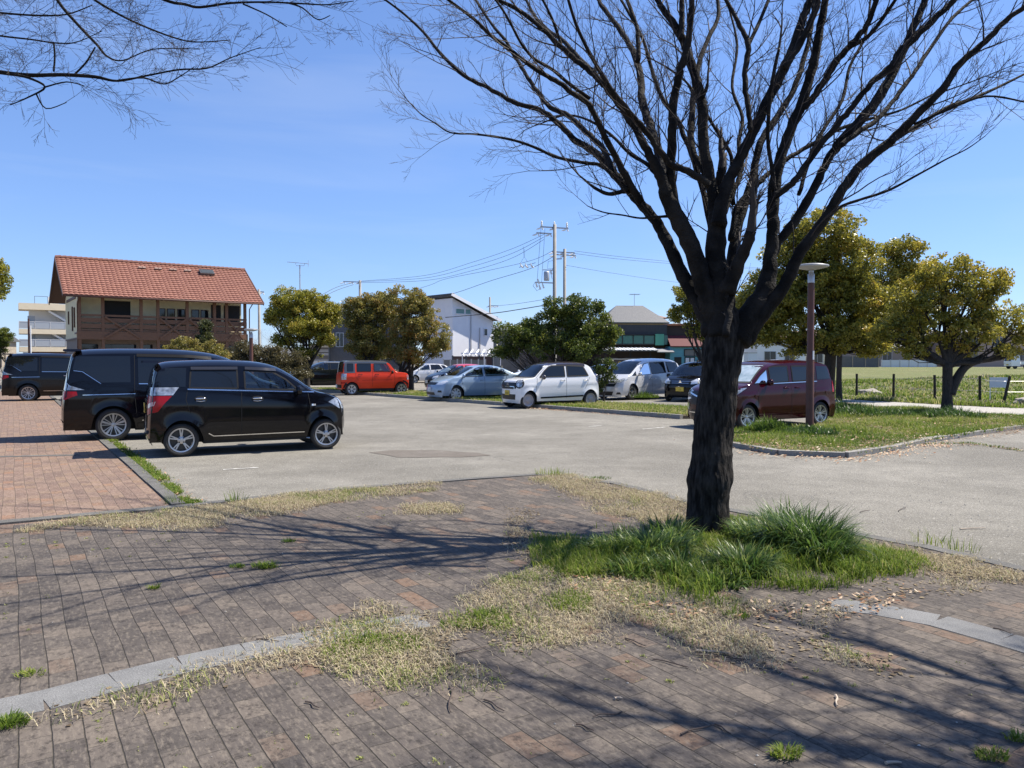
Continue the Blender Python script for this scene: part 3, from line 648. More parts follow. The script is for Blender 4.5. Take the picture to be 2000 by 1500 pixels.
fence('tan_wall', 'low tan wall behind the twin camphors', P(742, 700, 57), P(800, 700, 57), 1.0, mat('tan_wall', (.42, .28, .16), .85), M_beige, 2, cat='wall')
fence('dark_gate_wall', 'dark slatted boundary fence behind the red boxy car', P(622, 700, 60), P(745, 700, 60), 1.6, M_greyw, M_beige, 4)
# right side, beyond the field
zf = .8
fence('white_panel_fence', 'long low white panel fence across the far side of the field', P(1722, 700, 108), P(1829, 700, 108), 1.05, mat('white_fence_panel', (.62, .64, .66), .6), M_alu, 6, base=zf)
fence('dark_block_wall', 'dark grey block wall left of the white panel fence', P(1640, 700, 106), P(1716, 700, 106), 1.55, M_greyw, M_beige, 3, base=zf, cat='wall')
simple_house('far_house', 'far house with grey roof behind the white panel fence', tuple(P(1660, 700, 122).xy)+(zf,), R(-4), 11, 7, 3.0, 1.8, mat('far_pale_render', (.22, .19, .16), .85), M_roofg, 'gable', wins=((1, 2.4, 1, 2.4), (5, 6.4, 1, 2.4)))
simple_house('far_house', 'far two-storey beige house behind the low right camphor crown', tuple(P(1765, 700, 126).xy)+(zf,), R(3), 9.5, 8, 5.0, 1.4, M_beige, M_roofg, 'hip', wins=((2, 4, 3.2, 4.6), (6, 8, .8, 2.4)))
simple_house('far_house', 'far pinkish house with flat eaves above the white truck', tuple(P(1878, 700, 118).xy)+(zf,), R(5), 12, 8, 5.2, 1.3, mat('pinkish_render', (.34, .26, .21), .85), M_roofg, 'hip', wins=((1, 2.6, .8, 2.4), (1, 2.6, 3.2, 4.5), (5, 7, 3.2, 4.5), (9, 11, 1, 2.4)))
simple_house('far_house', 'white walled far house seen above the maroon van roof', tuple(P(1478, 700, 100).xy)+(zf*.9,), R(-3), 6.2, 7, 3.8, 1.2, M_white, M_roofb, 'gable', wins=((1, 2.4, .8, 2.2), (3.6, 4.8, .8, 2.2)))
simple_house('far_house', 'cream far house with brown porch right of the lamp post', tuple(P(1572, 700, 104).xy)+(zf*.9,), R(2), 4.6, 7, 4.0, 1.4, mat('cream_far', (.66, .58, .46), .85), M_roofb, 'hip', wins=((1, 2.4, .8, 2.2),))
bxs = empty('white_box', tuple(P(1466, 700, 48).xy)+(0,), R(5), 'white storage cabinet showing above the maroon van roof', 'cabinet')
wbox(-.28, .28, -.3, .3, 0, 2.12).build('cabinet_body', mat('white_cabinet_paint', (.72, .74, .78), .5), bxs); wbox(-.3, .3, -.32, .32, 2.122, 2.18).build('cabinet_lid', M_alu, bxs)
# ================================================================== CARS
def glass_mat(name, tint, rough=.02, base=.06):
    m = bpy.data.materials.new(name); m.use_nodes = True; t = m.node_tree; t.nodes.remove(t.nodes['Principled BSDF'])
    tr = t.nodes.new('ShaderNodeBsdfTransparent'); tr.inputs[0].default_value = (*tint, 1); gl = t.nodes.new('ShaderNodeBsdfGlossy'); gl.inputs['Roughness'].default_value = rough
    fr = t.nodes.new('ShaderNodeFresnel'); fr.inputs[0].default_value = 1.5; mx = t.nodes.new('ShaderNodeMixShader')
    t.links.new(math_node(t, 'ADD', fr.outputs[0], vb=base), mx.inputs[0]); t.links.new(tr.outputs[0], mx.inputs[1]); t.links.new(gl.outputs[0], mx.inputs[2]); t.links.new(mx.outputs[0], t.nodes['Material Output'].inputs[0]); return m
M_seat = mat('seat_fabric', (.16, .15, .14), .9); M_dash = mat('dashboard_plastic', (.035, .035, .037), .6)
def paint_mat(name, c, metal=0.0, rough=.32, coat=1.0, spec=.5): return mat(name, c, rough, metal, coat=coat, spec=spec)
M_tyre = mat('tyre_rubber', (.022, .022, .022), .75, bump=.3, bscale=60)
M_alloy = mat('alloy_metal', (.50, .50, .51), .3, metal=.8)
M_alloyd = mat('dark_alloy', (.05, .05, .05), .4, metal=.4)
M_silverp = mat('silver_plastic_cap', (.55, .56, .57), .35, metal=.3)
M_whitecap = mat('grey_steel_wheel', (.36, .34, .35), .4, metal=.4)
M_under = mat('underbody_black', (.01, .01, .01), .8)
M_trim = mat('black_plastic_trim', (.010, .010, .011), .6, spec=.25)
M_gap = mat('panel_gap', (.006, .006, .006), .8)
M_cglass = mat('car_privacy_glass', (.008, .010, .012), .04, spec=.65)
M_cclear = glass_mat('car_clear_glass', (.62, .70, .68))
M_wind = glass_mat('windscreen_glass', (.60, .68, .67))
M_sunsh = mat('silver_sunshade', (.62, .70, .70), .25, metal=.3, c2=(.40, .50, .50), scale=7)
M_visor = mat('smoked_visor', (.035, .035, .04), .15, spec=.6)
M_chrome = mat('chrome', (.75, .75, .76), .12, metal=1.0)
M_lamp = mat('clear_lamp_lens', (.55, .58, .60), .08, metal=.4, c2=(.22, .24, .26), scale=14, coat=1)
M_lampw = mat('bright_lamp_reflector', (.85, .85, .83), .12, metal=.5, coat=1)
M_tail = mat('red_lamp_lens', (.34, .004, .006), .2, spec=.4); M_tailc = mat('pale_lamp_lens', (.55, .33, .27), .15, coat=1)
M_plw = mat('white_plate', (.66, .68, .70), .5); M_ply = mat('yellow_plate', (.62, .44, .05), .5)
M_plt = mat('plate_green_text', (.03, .12, .06), .5); M_pltb = mat('plate_black_text', (.02, .02, .02), .5)
M_intake = mat('intake_black', (.008, .008, .009), .45)

def chaikin(p, it=2):
    for _ in range(it):
        q = [p[0]]
        for a, b in zip(p[:-1], p[1:]):
            q.append((a[0]*.78+b[0]*.22, a[1]*.78+b[1]*.22)); q.append((a[0]*.22+b[0]*.78, a[1]*.22+b[1]*.78))
        q.append(p[-1]); p = q
    return p
def resample(p, st):
    o = [p[0]]
    for a, b in zip(p[:-1], p[1:]):
        L = math.hypot(b[0]-a[0], b[1]-a[1]); k = max(1, math.ceil(L/st))
        for i in range(1, k+1): o.append((a[0]+(b[0]-a[0])*i/k, a[1]+(b[1]-a[1])*i/k))
    return o
def lerp_tab(tab, x):
    if x >= tab[0][0]: return tab[0][1]
    for (x0, y0), (x1, y1) in zip(tab[:-1], tab[1:]):
        if x1 <= x <= x0: return y0+(y1-y0)*(x0-x)/(x0-x1+1e-9)
    return tab[-1][1]

class Car:
    def __init__(s, sp, paint, roof_paint=None):
        s.sp = sp; s.W = sp['W']; xs = [p[0] for p in sp['prof']]; s.xf = max(xs); s.xr = min(xs)
        prof = resample(chaikin(sp['prof'], 2), .045)
        sill = sp.get('sill', .24); ra = sp['wr']+sp.get('gap', .055); W2 = s.W/2; tumble = sp.get('tumble', .13)
        cf, cr = sp.get('cf', .22), sp.get('cr', .10)
        V = []; nb, ng, ntp = 9, 5, 9; half = nb+ng+ntp
        for (x, T) in prof:
            zb = sill
            for ax in (sp['af'], sp['ar']):
                dd = ra*ra-(x-ax)**2
                if dd > 0: zb = max(zb, sp['wr']+math.sqrt(dd))
            B = min(lerp_tab(sp['belt'], x), T-.02); zb = min(zb, B-.02, T-.03)
            # wide side: sides gently bowed
            pts = []
            ends = min(1, max(0, (abs(x)-(max(s.xf, -s.xr)-.55))/.55)); W = W2*(1-.035*ends**2)
            for j in range(nb):
                z = zb+(B-zb)*j/(nb-1); tz = (z-sill)/max(.05, (lerp_tab(sp['belt'], x)-sill))
                bow = -.055*(max(0, .35-tz)/.35)**2 - .035*max(0, (tz-.55)/.45)**2
                crease = sp.get('crease', .012)*math.exp(-((tz-.72)/.05)**2)
                flare = 0
                for ax in (sp['af'], sp['ar']):
                    rr = math.hypot(x-ax, z-sp['wr']); flare = max(flare, sp.get('flare', .018)*math.exp(-((rr-ra)/.07)**2))
                pts.append((W+bow+crease+flare, z))
            yb = pts[-1][0]; re = min(sp.get('edge', .10), (T-B)*.55)
            ztop = T-re
            yr = yb-.012-tumble*max(0, (ztop-B))/.55
            for j in range(1, ng+1):
                q = j/ng; pts.append((yb-.012*min(1, q*3)-(yb-.012-yr)*q+.012*math.sin(math.pi*q), B+(ztop-B)*q))
            for j in range(1, ntp+1):
                a = (j/ntp)*math.pi/2; y = yr*math.cos(a)**.75 if j < ntp else 0; k = abs(y/yr) if yr > 0 else 0
                pts.append((y, T-re*k**3.2))
            row = []
            for (y, z) in pts:
                k = abs(y)/W2; xx = x
                sf = min(1, max(0, (x-(s.xf-.75))/.75)); sr = min(1, max(0, ((s.xr+.6)-x)/.6))
                xx = x-cf*sf*k**3+cr*sr*k**4
                row.append((xx, y, z))
            full = [(a, b, c) for a, b, c in row]+[(a, -b, c) for a, b, c in row[-2::-1]]
            V.append(full)
        m = len(V[0]); vs = [p for r in V for p in r]
        fs = []; mi = []
        for i in range(len(V)-1):
            for j in range(m-1):
                fs.append((i*m+j, i*m+j+1, (i+1)*m+j+1, (i+1)*m+j))
                zz = sum(vs[k][2] for k in fs[-1])/4; jj = min(j, m-2-j)
                mi.append(1 if (roof_paint and jj >= nb+sp.get('roofj', ng-2) and zz > sp['roofz']) else 0)
        s.cuts = []
        s.mb = MB(); s.mb.v = vs; s.mb.f = fs; s.mb.m = mi
        s.bvh = BVHTree.FromPolygons([Vector(v) for v in vs], fs)
        s.paint = paint; s.roofp = roof_paint
        s.nm = [paint] + ([roof_paint] if roof_paint else [])
    def start(s, name, label, cat, group='parked cars'):
        s.root = empty(name, (0, 0, 0), 0, label, cat, group)
        s.body = s.mb.build('body', s.nm, s.root, smooth=True)
        smooth_by_angle(s.body, 28)
        sp = s.sp; u = MB(); W = s.W
        u.box((0, 0, .36), (s.xf-s.xr-.5, W-.56, .3))
        u.box(((sp['af']+sp['ar'])/2, 0, .33), (sp['af']-sp['ar']-2*sp['wr']-.14, W-.16, .26))
        u.box((s.xf-.32, 0, .36), (.34, W-.42, .24)); u.box((s.xr+.28, 0, .36), (.3, W-.34, .24))
        for ax in (sp['af'], sp['ar']): u.box((ax, 0, (sp.get('sill', .24)+2*sp['wr']+.06)/2), (2*sp['wr']+.06, W-.50, 2*sp['wr']+.02-sp.get('sill', .24)))
        u.build('underbody', M_under, s.root)
        return s
    def hit(s, o, d, ref=None):
        h = s.bvh.ray_cast(Vector(o), Vector(d), 20)
        if h[0] is None:
            h = s.bvh.find_nearest(Vector(o)+Vector(d)*5)
        return h[0]
    def mapf(s, axis):
        W2 = s.W/2
        if axis == 'R': return lambda a, b: (Vector((a, -3, b)), Vector((0, 1, 0)))
        if axis == 'L': return lambda a, b: (Vector((a, 3, b)), Vector((0, -1, 0)))
        if axis == 'F': return lambda a, b: (Vector((6, a, b)), Vector((-1, 0, 0)))
        if axis == 'B': return lambda a, b: (Vector((-6, a, b)), Vector((1, 0, 0)))
        if axis == 'T': return lambda a, b: (Vector((a, b, 6)), Vector((0, 0, -1)))
        sx = 1 if axis[0] == 'f' else -1; sy = 1 if axis[1] == 'l' else -1
        k = 1/math.sqrt(2); xc = (s.xf-.28) if sx > 0 else (s.xr+.25); yc = sy*(W2-.25)
        return lambda a, b: (Vector((xc-sx*k*a+sx*k*3, yc+sy*k*a+sy*k*3, b)), Vector((-sx*k, -sy*k, 0)))
    def panel(s, name, poly, axis, m, off=.004, parent=None, step=.07):
        if m in (M_cclear, M_wind): s.cuts.append((axis, poly))
        bm = bmesh.new(); vs = [bm.verts.new((a, b, 0)) for a, b in poly]; bm.faces.new(vs)
        a0, a1 = min(p[0] for p in poly), max(p[0] for p in poly); b0, b1 = min(p[1] for p in poly), max(p[1] for p in poly)
        for lo, hi, no in ((a0, a1, (1, 0, 0)), (b0, b1, (0, 1, 0))):
            k = int((hi-lo)/step)
            for i in range(1, k+1):
                c = lo+(hi-lo)*i/(k+1); co = (c, 0, 0) if no[0] else (0, c, 0)
                bmesh.ops.bisect_plane(bm, geom=bm.verts[:]+bm.edges[:]+bm.faces[:], plane_co=co, plane_no=no, dist=1e-5)
        f = s.mapf(axis)
        for v in bm.verts:
            o, d = f(v.co.x, v.co.y); h = s.hit(o, d); v.co = h-d*off
        for fc in bm.faces: fc.smooth = True
        me = bpy.data.meshes.new(name); bm.to_mesh(me); bm.free(); me.materials.append(m)
        o = bpy.data.objects.new(name, me); COL.objects.link(o); o.parent = parent or s.root; return o
    def strip(s, name, pts, wd, axis, m, off=.005, parent=None, step=.05, closed=False, into=None):
        if closed: pts = list(pts)+[pts[0]]
        p = resample(list(pts), step); f = s.mapf(axis); V = []
        for i, (a, b) in enumerate(p):
            q0 = p[max(0, i-1)]; q1 = p[min(len(p)-1, i+1)]; dx, dy = q1[0]-q0[0], q1[1]-q0[1]; L = math.hypot(dx, dy) or 1
            nx_, ny_ = -dy/L*wd/2, dx/L*wd/2
            for sg in (1, -1):
                o, d = f(a+nx_*sg, b+ny_*sg); V.append(s.hit(o, d)-d*off)
        F = [(2*i, 2*i+1, 2*i+3, 2*i+2) for i in range(len(p)-1)]
        if into is not None: into.add(V, F); return
        mb = MB(); mb.add(V, F); return mb.build(name, m, parent or s.root, smooth=True, recalc=False)
    def wheels(s, style, r=None, wd=.17, rimm=None, rr=.68):
        sp = s.sp; r = r or sp['wr']; ty = s.W/2-.012
        for ax in ('af', 'ar'):
            for sy in (-1, 1):
                e = empty('wheel', (sp[ax], sy*(ty-wd/2), r), 0 if sy < 0 else math.pi, parent=s.root)
                s.one_wheel(e, style, r, wd, rr)
    def one_wheel(s, e, style, r, wd, rr):
        h = wd/2; ri = r*rr
        t = MB(); t.lathe([(ri, h-.02), (ri, -h+.012), (ri+.01, -h+.002), (ri+(r-ri)*.5, -h-.004), (r-.03, -h+.004), (r-.008, -h+.022), (r, -h+.05), (r, h-.04), (r-.02, h-.01), (ri, h-.02)], 40, 'Y')
        t.build('tyre', M_tyre, e, smooth=True)
        rm = MB(); y0 = -h+.014
        # barrel and lip
        rm.lathe([(ri+.002, h-.03), (ri-.012, h-.03), (ri-.014, y0+.05), (ri-.022, y0+.02), (ri-.016, y0-.008), (ri+.004, y0-.012), (ri+.006, y0)], 40, 'Y', mi=0)
        bd = MB(); bd.lathe([(0, y0+.07), (ri-.02, y0+.07)], 32, 'Y'); bd.build('brake_disc', M_alloyd, e)
        def spoke(a, w0, w1, r0, r1, d0, d1, mi=0, th=.018):
            ca, sa = math.cos(a), math.sin(a); vs = []
            for rad, wdh, dep in ((r0, w0, d0), (r1, w1, d1)):
                for q in (-1, 1):
                    for dd in (0, th): vs.append((ca*rad-sa*q*wdh/2, y0+dep+dd, sa*rad+ca*q*wdh/2))
            rm.add(vs, [(0, 2, 6, 4), (1, 5, 7, 3), (0, 4, 5, 1), (2, 3, 7, 6)], mi)
        if style == 'five':
            for k in range(5):
                a = math.pi/2+k*2*math.pi/5
                spoke(a-.12, .017, .021, .03, ri-.012, .012, .006); spoke(a+.12, .017, .021, .03, ri-.012, .012, .006)
                spoke(a, .030, .040, .03, ri*.62, .030, .028)
            rm.lathe([(0, y0+.002), (.035, y0+.004), (.062, y0+.014), (.064, y0+.03)], 20, 'Y')
            for k in range(4):
                a = math.pi/4+k*math.pi/2; rm.lathe([(0, y0+.001), (.011, y0+.001), (.012, y0+.012)], 8, 'Y', c=(.05*math.cos(a), -.004, .05*math.sin(a)), mi=1)
        elif style == 'ten':
            for k in range(5):
                a = math.pi/2+k*2*math.pi/5
                spoke(a, .022, .044, .03, ri-.012, .016, .004); spoke(a+.34, .014, .017, .03, ri-.012, .020, .006); spoke(a-.34, .014, .017, .03, ri-.012, .020, .006)
            rm.lathe([(0, y0+.004), (.03, y0+.006), (.045, y0+.02)], 16, 'Y')
        elif style == 'multi':
            for k in range(12):
                a = k*2*math.pi/12; spoke(a+(.05 if k % 2 else -.05), .014, .022, .03, ri-.012, .016, .004)
            rm.lathe([(0, y0+.004), (.03, y0+.006), (.045, y0+.02)], 16, 'Y')
        elif style == 'y6':
            for k in range(6):
                a = math.pi/2+k*math.pi/3; spoke(a, .04, .03, .03, ri*.55, .014, .006); spoke(a+.02, .028, .02, ri*.5, ri-.012, .006, .004)
                spoke(a+.22, .022, .05, ri*.6, ri-.012, .008, .004); spoke(a-.22, .022, .05, ri*.6, ri-.012, .008, .004)
            rm.lathe([(0, y0+.004), (.04, y0+.006), (.055, y0+.02)], 16, 'Y')
        elif style == 'cap':
            rm.lathe([(0, y0-.006), (.05, y0-.004), (ri*.45, y0+.006)], 32, 'Y')
            for k in range(8):
                a = k*math.pi/4+.2; spoke(a, .052, .098, ri*.3, ri-.01, .004, .0, th=.012)
        elif style == 'steel':
            rm.lathe([(0, y0-.008), (.06, y0-.006), (.085, y0+.006), (.088, y0+.02), (ri*.78, y0+.022), (ri*.82, y0+.006), (ri*.9, y0+.004), (ri-.012, y0+.016)], 40, 'Y')
        mats = {'steel': M_whitecap, 'cap': M_silverp}.get(style, M_alloy)
        rm.build('rim', [mats, M_black], e, smooth=False)
        smooth_by_angle(e.children[-1], 30)
    def plate(s, front, z, y=0.0, txt='', m=None, sub='', tm=None, tilt=0, x_off=0):
        m = m or M_plw; sg = 1 if front else -1; o, d = s.mapf('F' if front else 'B')(y, z); h = s.hit(o, d)
        e = MB(); e.box((0, 0, 0), (.008, .33, .165)); p = e.build('number_plate', m, s.root, loc=(h.x+sg*(.016+x_off), y, z))
        p.rotation_euler = (0, tilt, 0)
        tm = tm or M_plt; rz = R(90) if front else R(-90)
        if txt: text_obj('plate_number', txt, .10, (sg*.006, 0, -.022), (R(90), 0, rz), tm, p, ext=.001)
        if sub: text_obj('plate_number', sub, .038, (sg*.006, 0, .055), (R(90), 0, rz), tm, p, ext=.001)
        return p
    def mirror(s, x, z, m=None, side='LR', sc=1.0):
        for sd in side:
            sg = 1 if sd == 'L' else -1
            o, d = s.mapf(sd)(x, z); h = s.hit(o, d); mb = MB(); N = 10
            V = []; F = []
            for i in range(7):
                u = i/6; yy = sg*(.04+.17*sc*u); k = math.sin(math.pi*(.12+.8*u))**.6
                for j in range(N):
                    a = 2*math.pi*j/N; ca, sa = math.cos(a), math.sin(a)
                    V.append((math.copysign(abs(ca)**.6, ca)*.055*k*sc+.01, yy, math.copysign(abs(sa)**.6, sa)*.082*k*sc))
            for i in range(6): F += [(i*N+j, i*N+(j+1) % N, (i+1)*N+(j+1) % N, (i+1)*N+j) for j in range(N)]
            F += [tuple(range(N)), tuple(range(6*N, 7*N))]
            mb.add(V, F); mm = mb.build('wing_mirror', m or s.paint, s.root, smooth=True, loc=(h.x, h.y, z+.03))
            st = MB(); st.box((0, sg*.03, -.055), (.05, .09, .035)); st.build('mirror_stalk', M_trim, mm)
    def handle(s, x, z, side='LR', m=None, oval=False):
        for sd in side:
            sg = 1 if sd == 'L' else -1; o, d = s.mapf(sd)(x, z); h = s.hit(o, d); mb = MB()
            if oval:
                s.panel('handle_recess', [(x+.10*math.cos(a)*abs(math.cos(a))**-.2, z+.052*math.sin(a)) for a in [i*2*math.pi/20+.01 for i in range(20)]], sd, M_gap, .003)
                mb.tube([(-.085, sg*.006, .006), (-.05, sg*.022, .012), (.05, sg*.022, .012), (.085, sg*.006, .006)], .014, 8)
                mb.tube([(-.07, sg*.004, -.028), (0, sg*.007, -.037), (.07, sg*.004, -.028)], .008, 6)
            else:
                mb.tube([(-.09, sg*.002, 0), (-.06, sg*.028, 0), (.06, sg*.028, .0), (.09, sg*.002, 0)], .013, 6)
            mb.build('door_handle', m or s.paint, s.root, smooth=True, loc=(x, h.y, z))
    def gaps(s, lines, side='LR', wd=.009):
        for sd in side:
            for ln in lines: s.strip('door_gap', ln, wd, sd, M_gap, .0025)
    def sides(s, name, polys, side='LR', frame=None):
        for sd in side:
            for it in polys:
                poly, m = it[0], it[1]
                o = s.panel(name, poly, sd, m, .005)
                if len(it) > 2 and it[2]: s.strip('window_frame', poly, it[3] if len(it) > 3 else .03, sd, it[2], .007, parent=o, closed=True)
    def open_glass(s):
        if not s.cuts: return
        def inside(a, b, poly):
            c = False; j = len(poly)-1
            for i in range(len(poly)):
                (xi, yi), (xj, yj) = poly[i], poly[j]
                if (yi > b) != (yj > b) and a < (xj-xi)*(b-yi)/(yj-yi)+xi: c = not c
                j = i
            return c
        bm = bmesh.new(); bm.from_mesh(s.body.data); dead = []
        for f in bm.faces:
            for ax, poly in s.cuts:
                if ax in 'LR': ok = all((v.co.y > .3) == (ax == 'L') and abs(v.co.y) > .3 and inside(v.co.x, v.co.z, poly) for v in f.verts)
                else: ok = all(v.co.x > .1 and inside(v.co.y, v.co.z, poly) for v in f.verts)
                if ok: dead.append(f); break
        bmesh.ops.delete(bm, geom=dead, context='FACES'); bm.to_mesh(s.body.data); bm.free()
        sp = s.sp; wz = [p for ax, p in s.cuts if ax == 'F']; bz = min(q[1] for q in wz[0]) if wz else 1.05; top = max(q[1] for q in wz[0]) if wz else 1.4
        fl = MB(); fl.box(((s.xf-.62+s.xr+.25)/2, 0, bz-.42), (s.xf-.62-s.xr-.25, s.W-.22, .04)); fl.build('cabin_floor', M_dash, s.root)
        xd = sp['af']-.42; d_ = MB(); d_.box((xd, 0, bz-.10), (.42, s.W-.30, .14), taper=.85); d_.box((xd+.02, 0, bz-.27), (.34, s.W-.28, .2)); d_.build('dashboard', M_dash, s.root)
        st = MB(); st.lathe([(.165, -.012), (.18, 0), (.165, .012), (.152, 0), (.165, -.012)], 20, 'Y'); st.box((0, 0, 0), (.30, .02, .05)); o = st.build('steering_wheel', M_dash, s.root, loc=(xd-.30, -s.W*.22, bz-.02)); o.rotation_euler = (0, R(0), R(90)); o.rotation_euler = Euler((R(-62), 0, R(90)))
        hs_ = top-bz
        for x in (xd-.95, xd-1.75):
            for sy in (-1, 1):
                b_ = MB(); Mx = Matrix.Rotation(R(-14), 3, 'Y'); b_.box((x, sy*s.W*.22, bz-.06), (.13, .44, .62), M=Mx, taper=.86); b_.box((x+.25, sy*s.W*.22, bz-.34), (.46, .46, .12))
                o = b_.build('seat', M_seat, s.root); h_ = MB(); h_.box((x-.10, sy*s.W*.22, bz+.33), (.09, .24, .16), taper=.8); h_.build('headrest', M_seat, o)
                bv = o.modifiers.new('bevel', 'BEVEL'); bv.width = .03; bv.segments = 2
    def place(s, wheel_px, heading, side, z=0.0, depth=None):
        s.open_glass()
        """side 'R' or 'L' front wheel near contact at wheel_px (pixel on the ground plane z)"""
        g = G(wheel_px[0], wheel_px[1], z); h = R(heading); ly = (-1 if side[1] == 'R' else 1)*(s.W/2-.05)
        lx = s.sp['af'] if side[0] == 'f' else s.sp['ar']
        off = Matrix.Rotation(h, 3, 'Z') @ Vector((lx, ly, 0))
        s.root.location = (g.x-off.x, g.y-off.y, z); s.root.rotation_euler = (0, 0, h); return s
def arch(ax, r, z0, n=14, a0=-8, a1=188): return [(ax+r*math.cos(R(a0+(a1-a0)*i/n)), z0+r*math.sin(R(a0+(a1-a0)*i/n))) for i in range(n+1)]

# ---- shapes (x forward; outline runs nose -> roof -> tail)
SP_ZEST = dict(W=1.475, wr=.278, af=1.255, ar=-1.165, sill=.25, belt=[(1.2, 1.0), (.6, 1.05), (-.4, 1.10), (-1.8, 1.13)], cf=.17, cr=.07, tumble=.16, edge=.10, roofz=1.5, flare=.022,
    prof=[(1.62, .21), (1.675, .34), (1.70, .55), (1.675, .78), (1.58, .93), (1.36, 1.01), (1.10, 1.075), (.72, 1.36), (.42, 1.53), (.05, 1.60), (-.6, 1.625), (-1.3, 1.60), (-1.50, 1.56), (-1.58, 1.42), (-1.63, 1.1), (-1.68, .78), (-1.695, .5), (-1.69, .32), (-1.64, .23)])
SP_VAN = dict(W=1.70, wr=.325, af=1.44, ar=-1.42, sill=.24, belt=[(1.6, 1.05), (.8, 1.09), (-2.2, 1.17)], cf=.25, cr=.07, tumble=.13, edge=.11, roofz=1.7,
    prof=[(2.28, .2), (2.35, .4), (2.34, .75), (2.22, 1.0), (1.75, 1.14), (1.45, 1.24), (.95, 1.62), (.55, 1.77), (-.1, 1.85), (-1.2, 1.865), (-1.95, 1.84), (-2.13, 1.78), (-2.2, 1.5), (-2.27, 1.1), (-2.33, .8), (-2.345, .45), (-2.3, .22)])
SP_BOX = dict(W=1.475, wr=.292, af=1.23, ar=-1.195, sill=.32, belt=[(1.2, 1.06), (-1.7, 1.1)], cf=.13, cr=.05, tumble=.07, edge=.07, roofz=1.5, flare=.0,
    prof=[(1.63, .27), (1.69, .36), (1.695, .8), (1.66, .99), (1.5, 1.06), (1.02, 1.10), (.78, 1.40), (.64, 1.58), (.45, 1.645), (-.5, 1.68), (-1.45, 1.655), (-1.56, 1.60), (-1.62, 1.1), (-1.69, .95), (-1.695, .4), (-1.65, .27)])
SP_RETRO = dict(W=1.475, wr=.282, af=1.26, ar=-1.26, sill=.24, belt=[(1.2, 1.0), (.3, 1.05), (-1.6, 1.09)], cf=.16, cr=.09, tumble=.12, edge=.075, roofz=1.455, roofj=1, flare=.02,
    prof=[(1.62, .18), (1.68, .32), (1.69, .7), (1.65, .88), (1.5, .98), (1.08, 1.05), (.78, 1.32), (.54, 1.50), (.2, 1.575), (-.5, 1.605), (-1.05, 1.585), (-1.28, 1.50), (-1.42, 1.30), (-1.56, 1.0), (-1.67, .75), (-1.69, .4), (-1.64, .2)])
SP_SEDAN = dict(W=1.69, wr=.302, af=1.30, ar=-1.25, sill=.22, belt=[(1.5, .92), (.8, .97), (-.6, 1.02), (-1.6, 1.05)], cf=.32, cr=.22, tumble=.24, edge=.09, roofz=1.35, flare=.02,
    prof=[(2.06, .17), (2.12, .32), (2.11, .55), (2.0, .75), (1.7, .88), (1.25, .99), (.85, 1.20), (.4, 1.385), (.05, 1.45), (-.5, 1.455), (-1.0, 1.36), (-1.5, 1.12), (-1.68, 1.055), (-2.0, 1.03), (-2.12, .92), (-2.16, .6), (-2.15, .35), (-2.1, .2)])
SP_HATCH = dict(W=1.69, wr=.30, af=1.22, ar=-1.23, sill=.22, belt=[(1.5, .88), (.8, .94), (-1.7, 1.02)], cf=.28, cr=.14, tumble=.22, edge=.09, roofz=1.3, flare=.02,
    prof=[(1.88, .17), (1.95, .32), (1.94, .55), (1.84, .76), (1.55, .88), (1.15, .98), (.7, 1.24), (.3, 1.42), (-.1, 1.48), (-.8, 1.47), (-1.35, 1.40), (-1.6, 1.22), (-1.82, .95), (-1.92, .7), (-1.93, .35), (-1.88, .2)])
SP_SUV = dict(W=1.83, wr=.36, af=1.38, ar=-1.28, sill=.30, belt=[(1.6, 1.0), (.8, 1.06), (-1.9, 1.16)], cf=.30, cr=.16, tumble=.24, edge=.10, roofz=1.45, flare=.03,
    prof=[(2.24, .25), (2.34, .42), (2.33, .75), (2.2, .95), (1.9, 1.03), (1.35, 1.11), (.85, 1.38), (.4, 1.56), (-.1, 1.63), (-.9, 1.62), (-1.6, 1.53), (-2.0, 1.30), (-2.25, 1.05), (-2.33, .8), (-2.33, .45), (-2.28, .28)])
SP_MONO = dict(W=1.695, wr=.318, af=1.40, ar=-1.455, sill=.19, belt=[(1.7, .97), (1.0, 1.0), (-2.2, 1.13)], cf=.34, cr=.10, tumble=.16, edge=.11, roofz=1.6, flare=.02, crease=.0,
    prof=[(2.24, .14), (2.31, .3), (2.30, .58), (2.2, .76), (1.95, .91), (1.62, 1.03), (1.1, 1.34), (.62, 1.60), (.2, 1.70), (-.6, 1.75), (-1.6, 1.73), (-2.02, 1.66), (-2.16, 1.3), (-2.28, .9), (-2.31, .5), (-2.26, .2)])
SP_KEI = dict(W=1.475, wr=.275, af=1.24, ar=-1.19, sill=.22, belt=[(1.2, .98), (.5, 1.03), (-1.6, 1.14)], cf=.19, cr=.08, tumble=.17, edge=.10, roofz=1.45, flare=.015,
    prof=[(1.62, .17), (1.68, .35), (1.69, .66), (1.6, .86), (1.35, .96), (1.12, 1.03), (.68, 1.36), (.35, 1.53), (-.1, 1.60), (-.8, 1.60), (-1.35, 1.54), (-1.5, 1.42), (-1.6, 1.05), (-1.68, .75), (-1.69, .4), (-1.64, .2)])
SP_SOLIO = dict(W=1.645, wr=.298, af=1.245, ar=-1.235, sill=.22, belt=[(1.3, 1.02), (.6, 1.06), (-1.8, 1.11)], cf=.22, cr=.08, tumble=.085, edge=.07, roofz=1.5, flare=.02, crease=.018,
    prof=[(1.78, .18), (1.85, .34), (1.85, .72), (1.76, .93), (1.45, 1.03), (1.15, 1.09), (.82, 1.34), (.55, 1.52), (.25, 1.60), (-.5, 1.64), (-1.35, 1.62), (-1.60, 1.55), (-1.70, 1.2), (-1.80, .9), (-1.85, .6), (-1.85, .35), (-1.8, .2)])

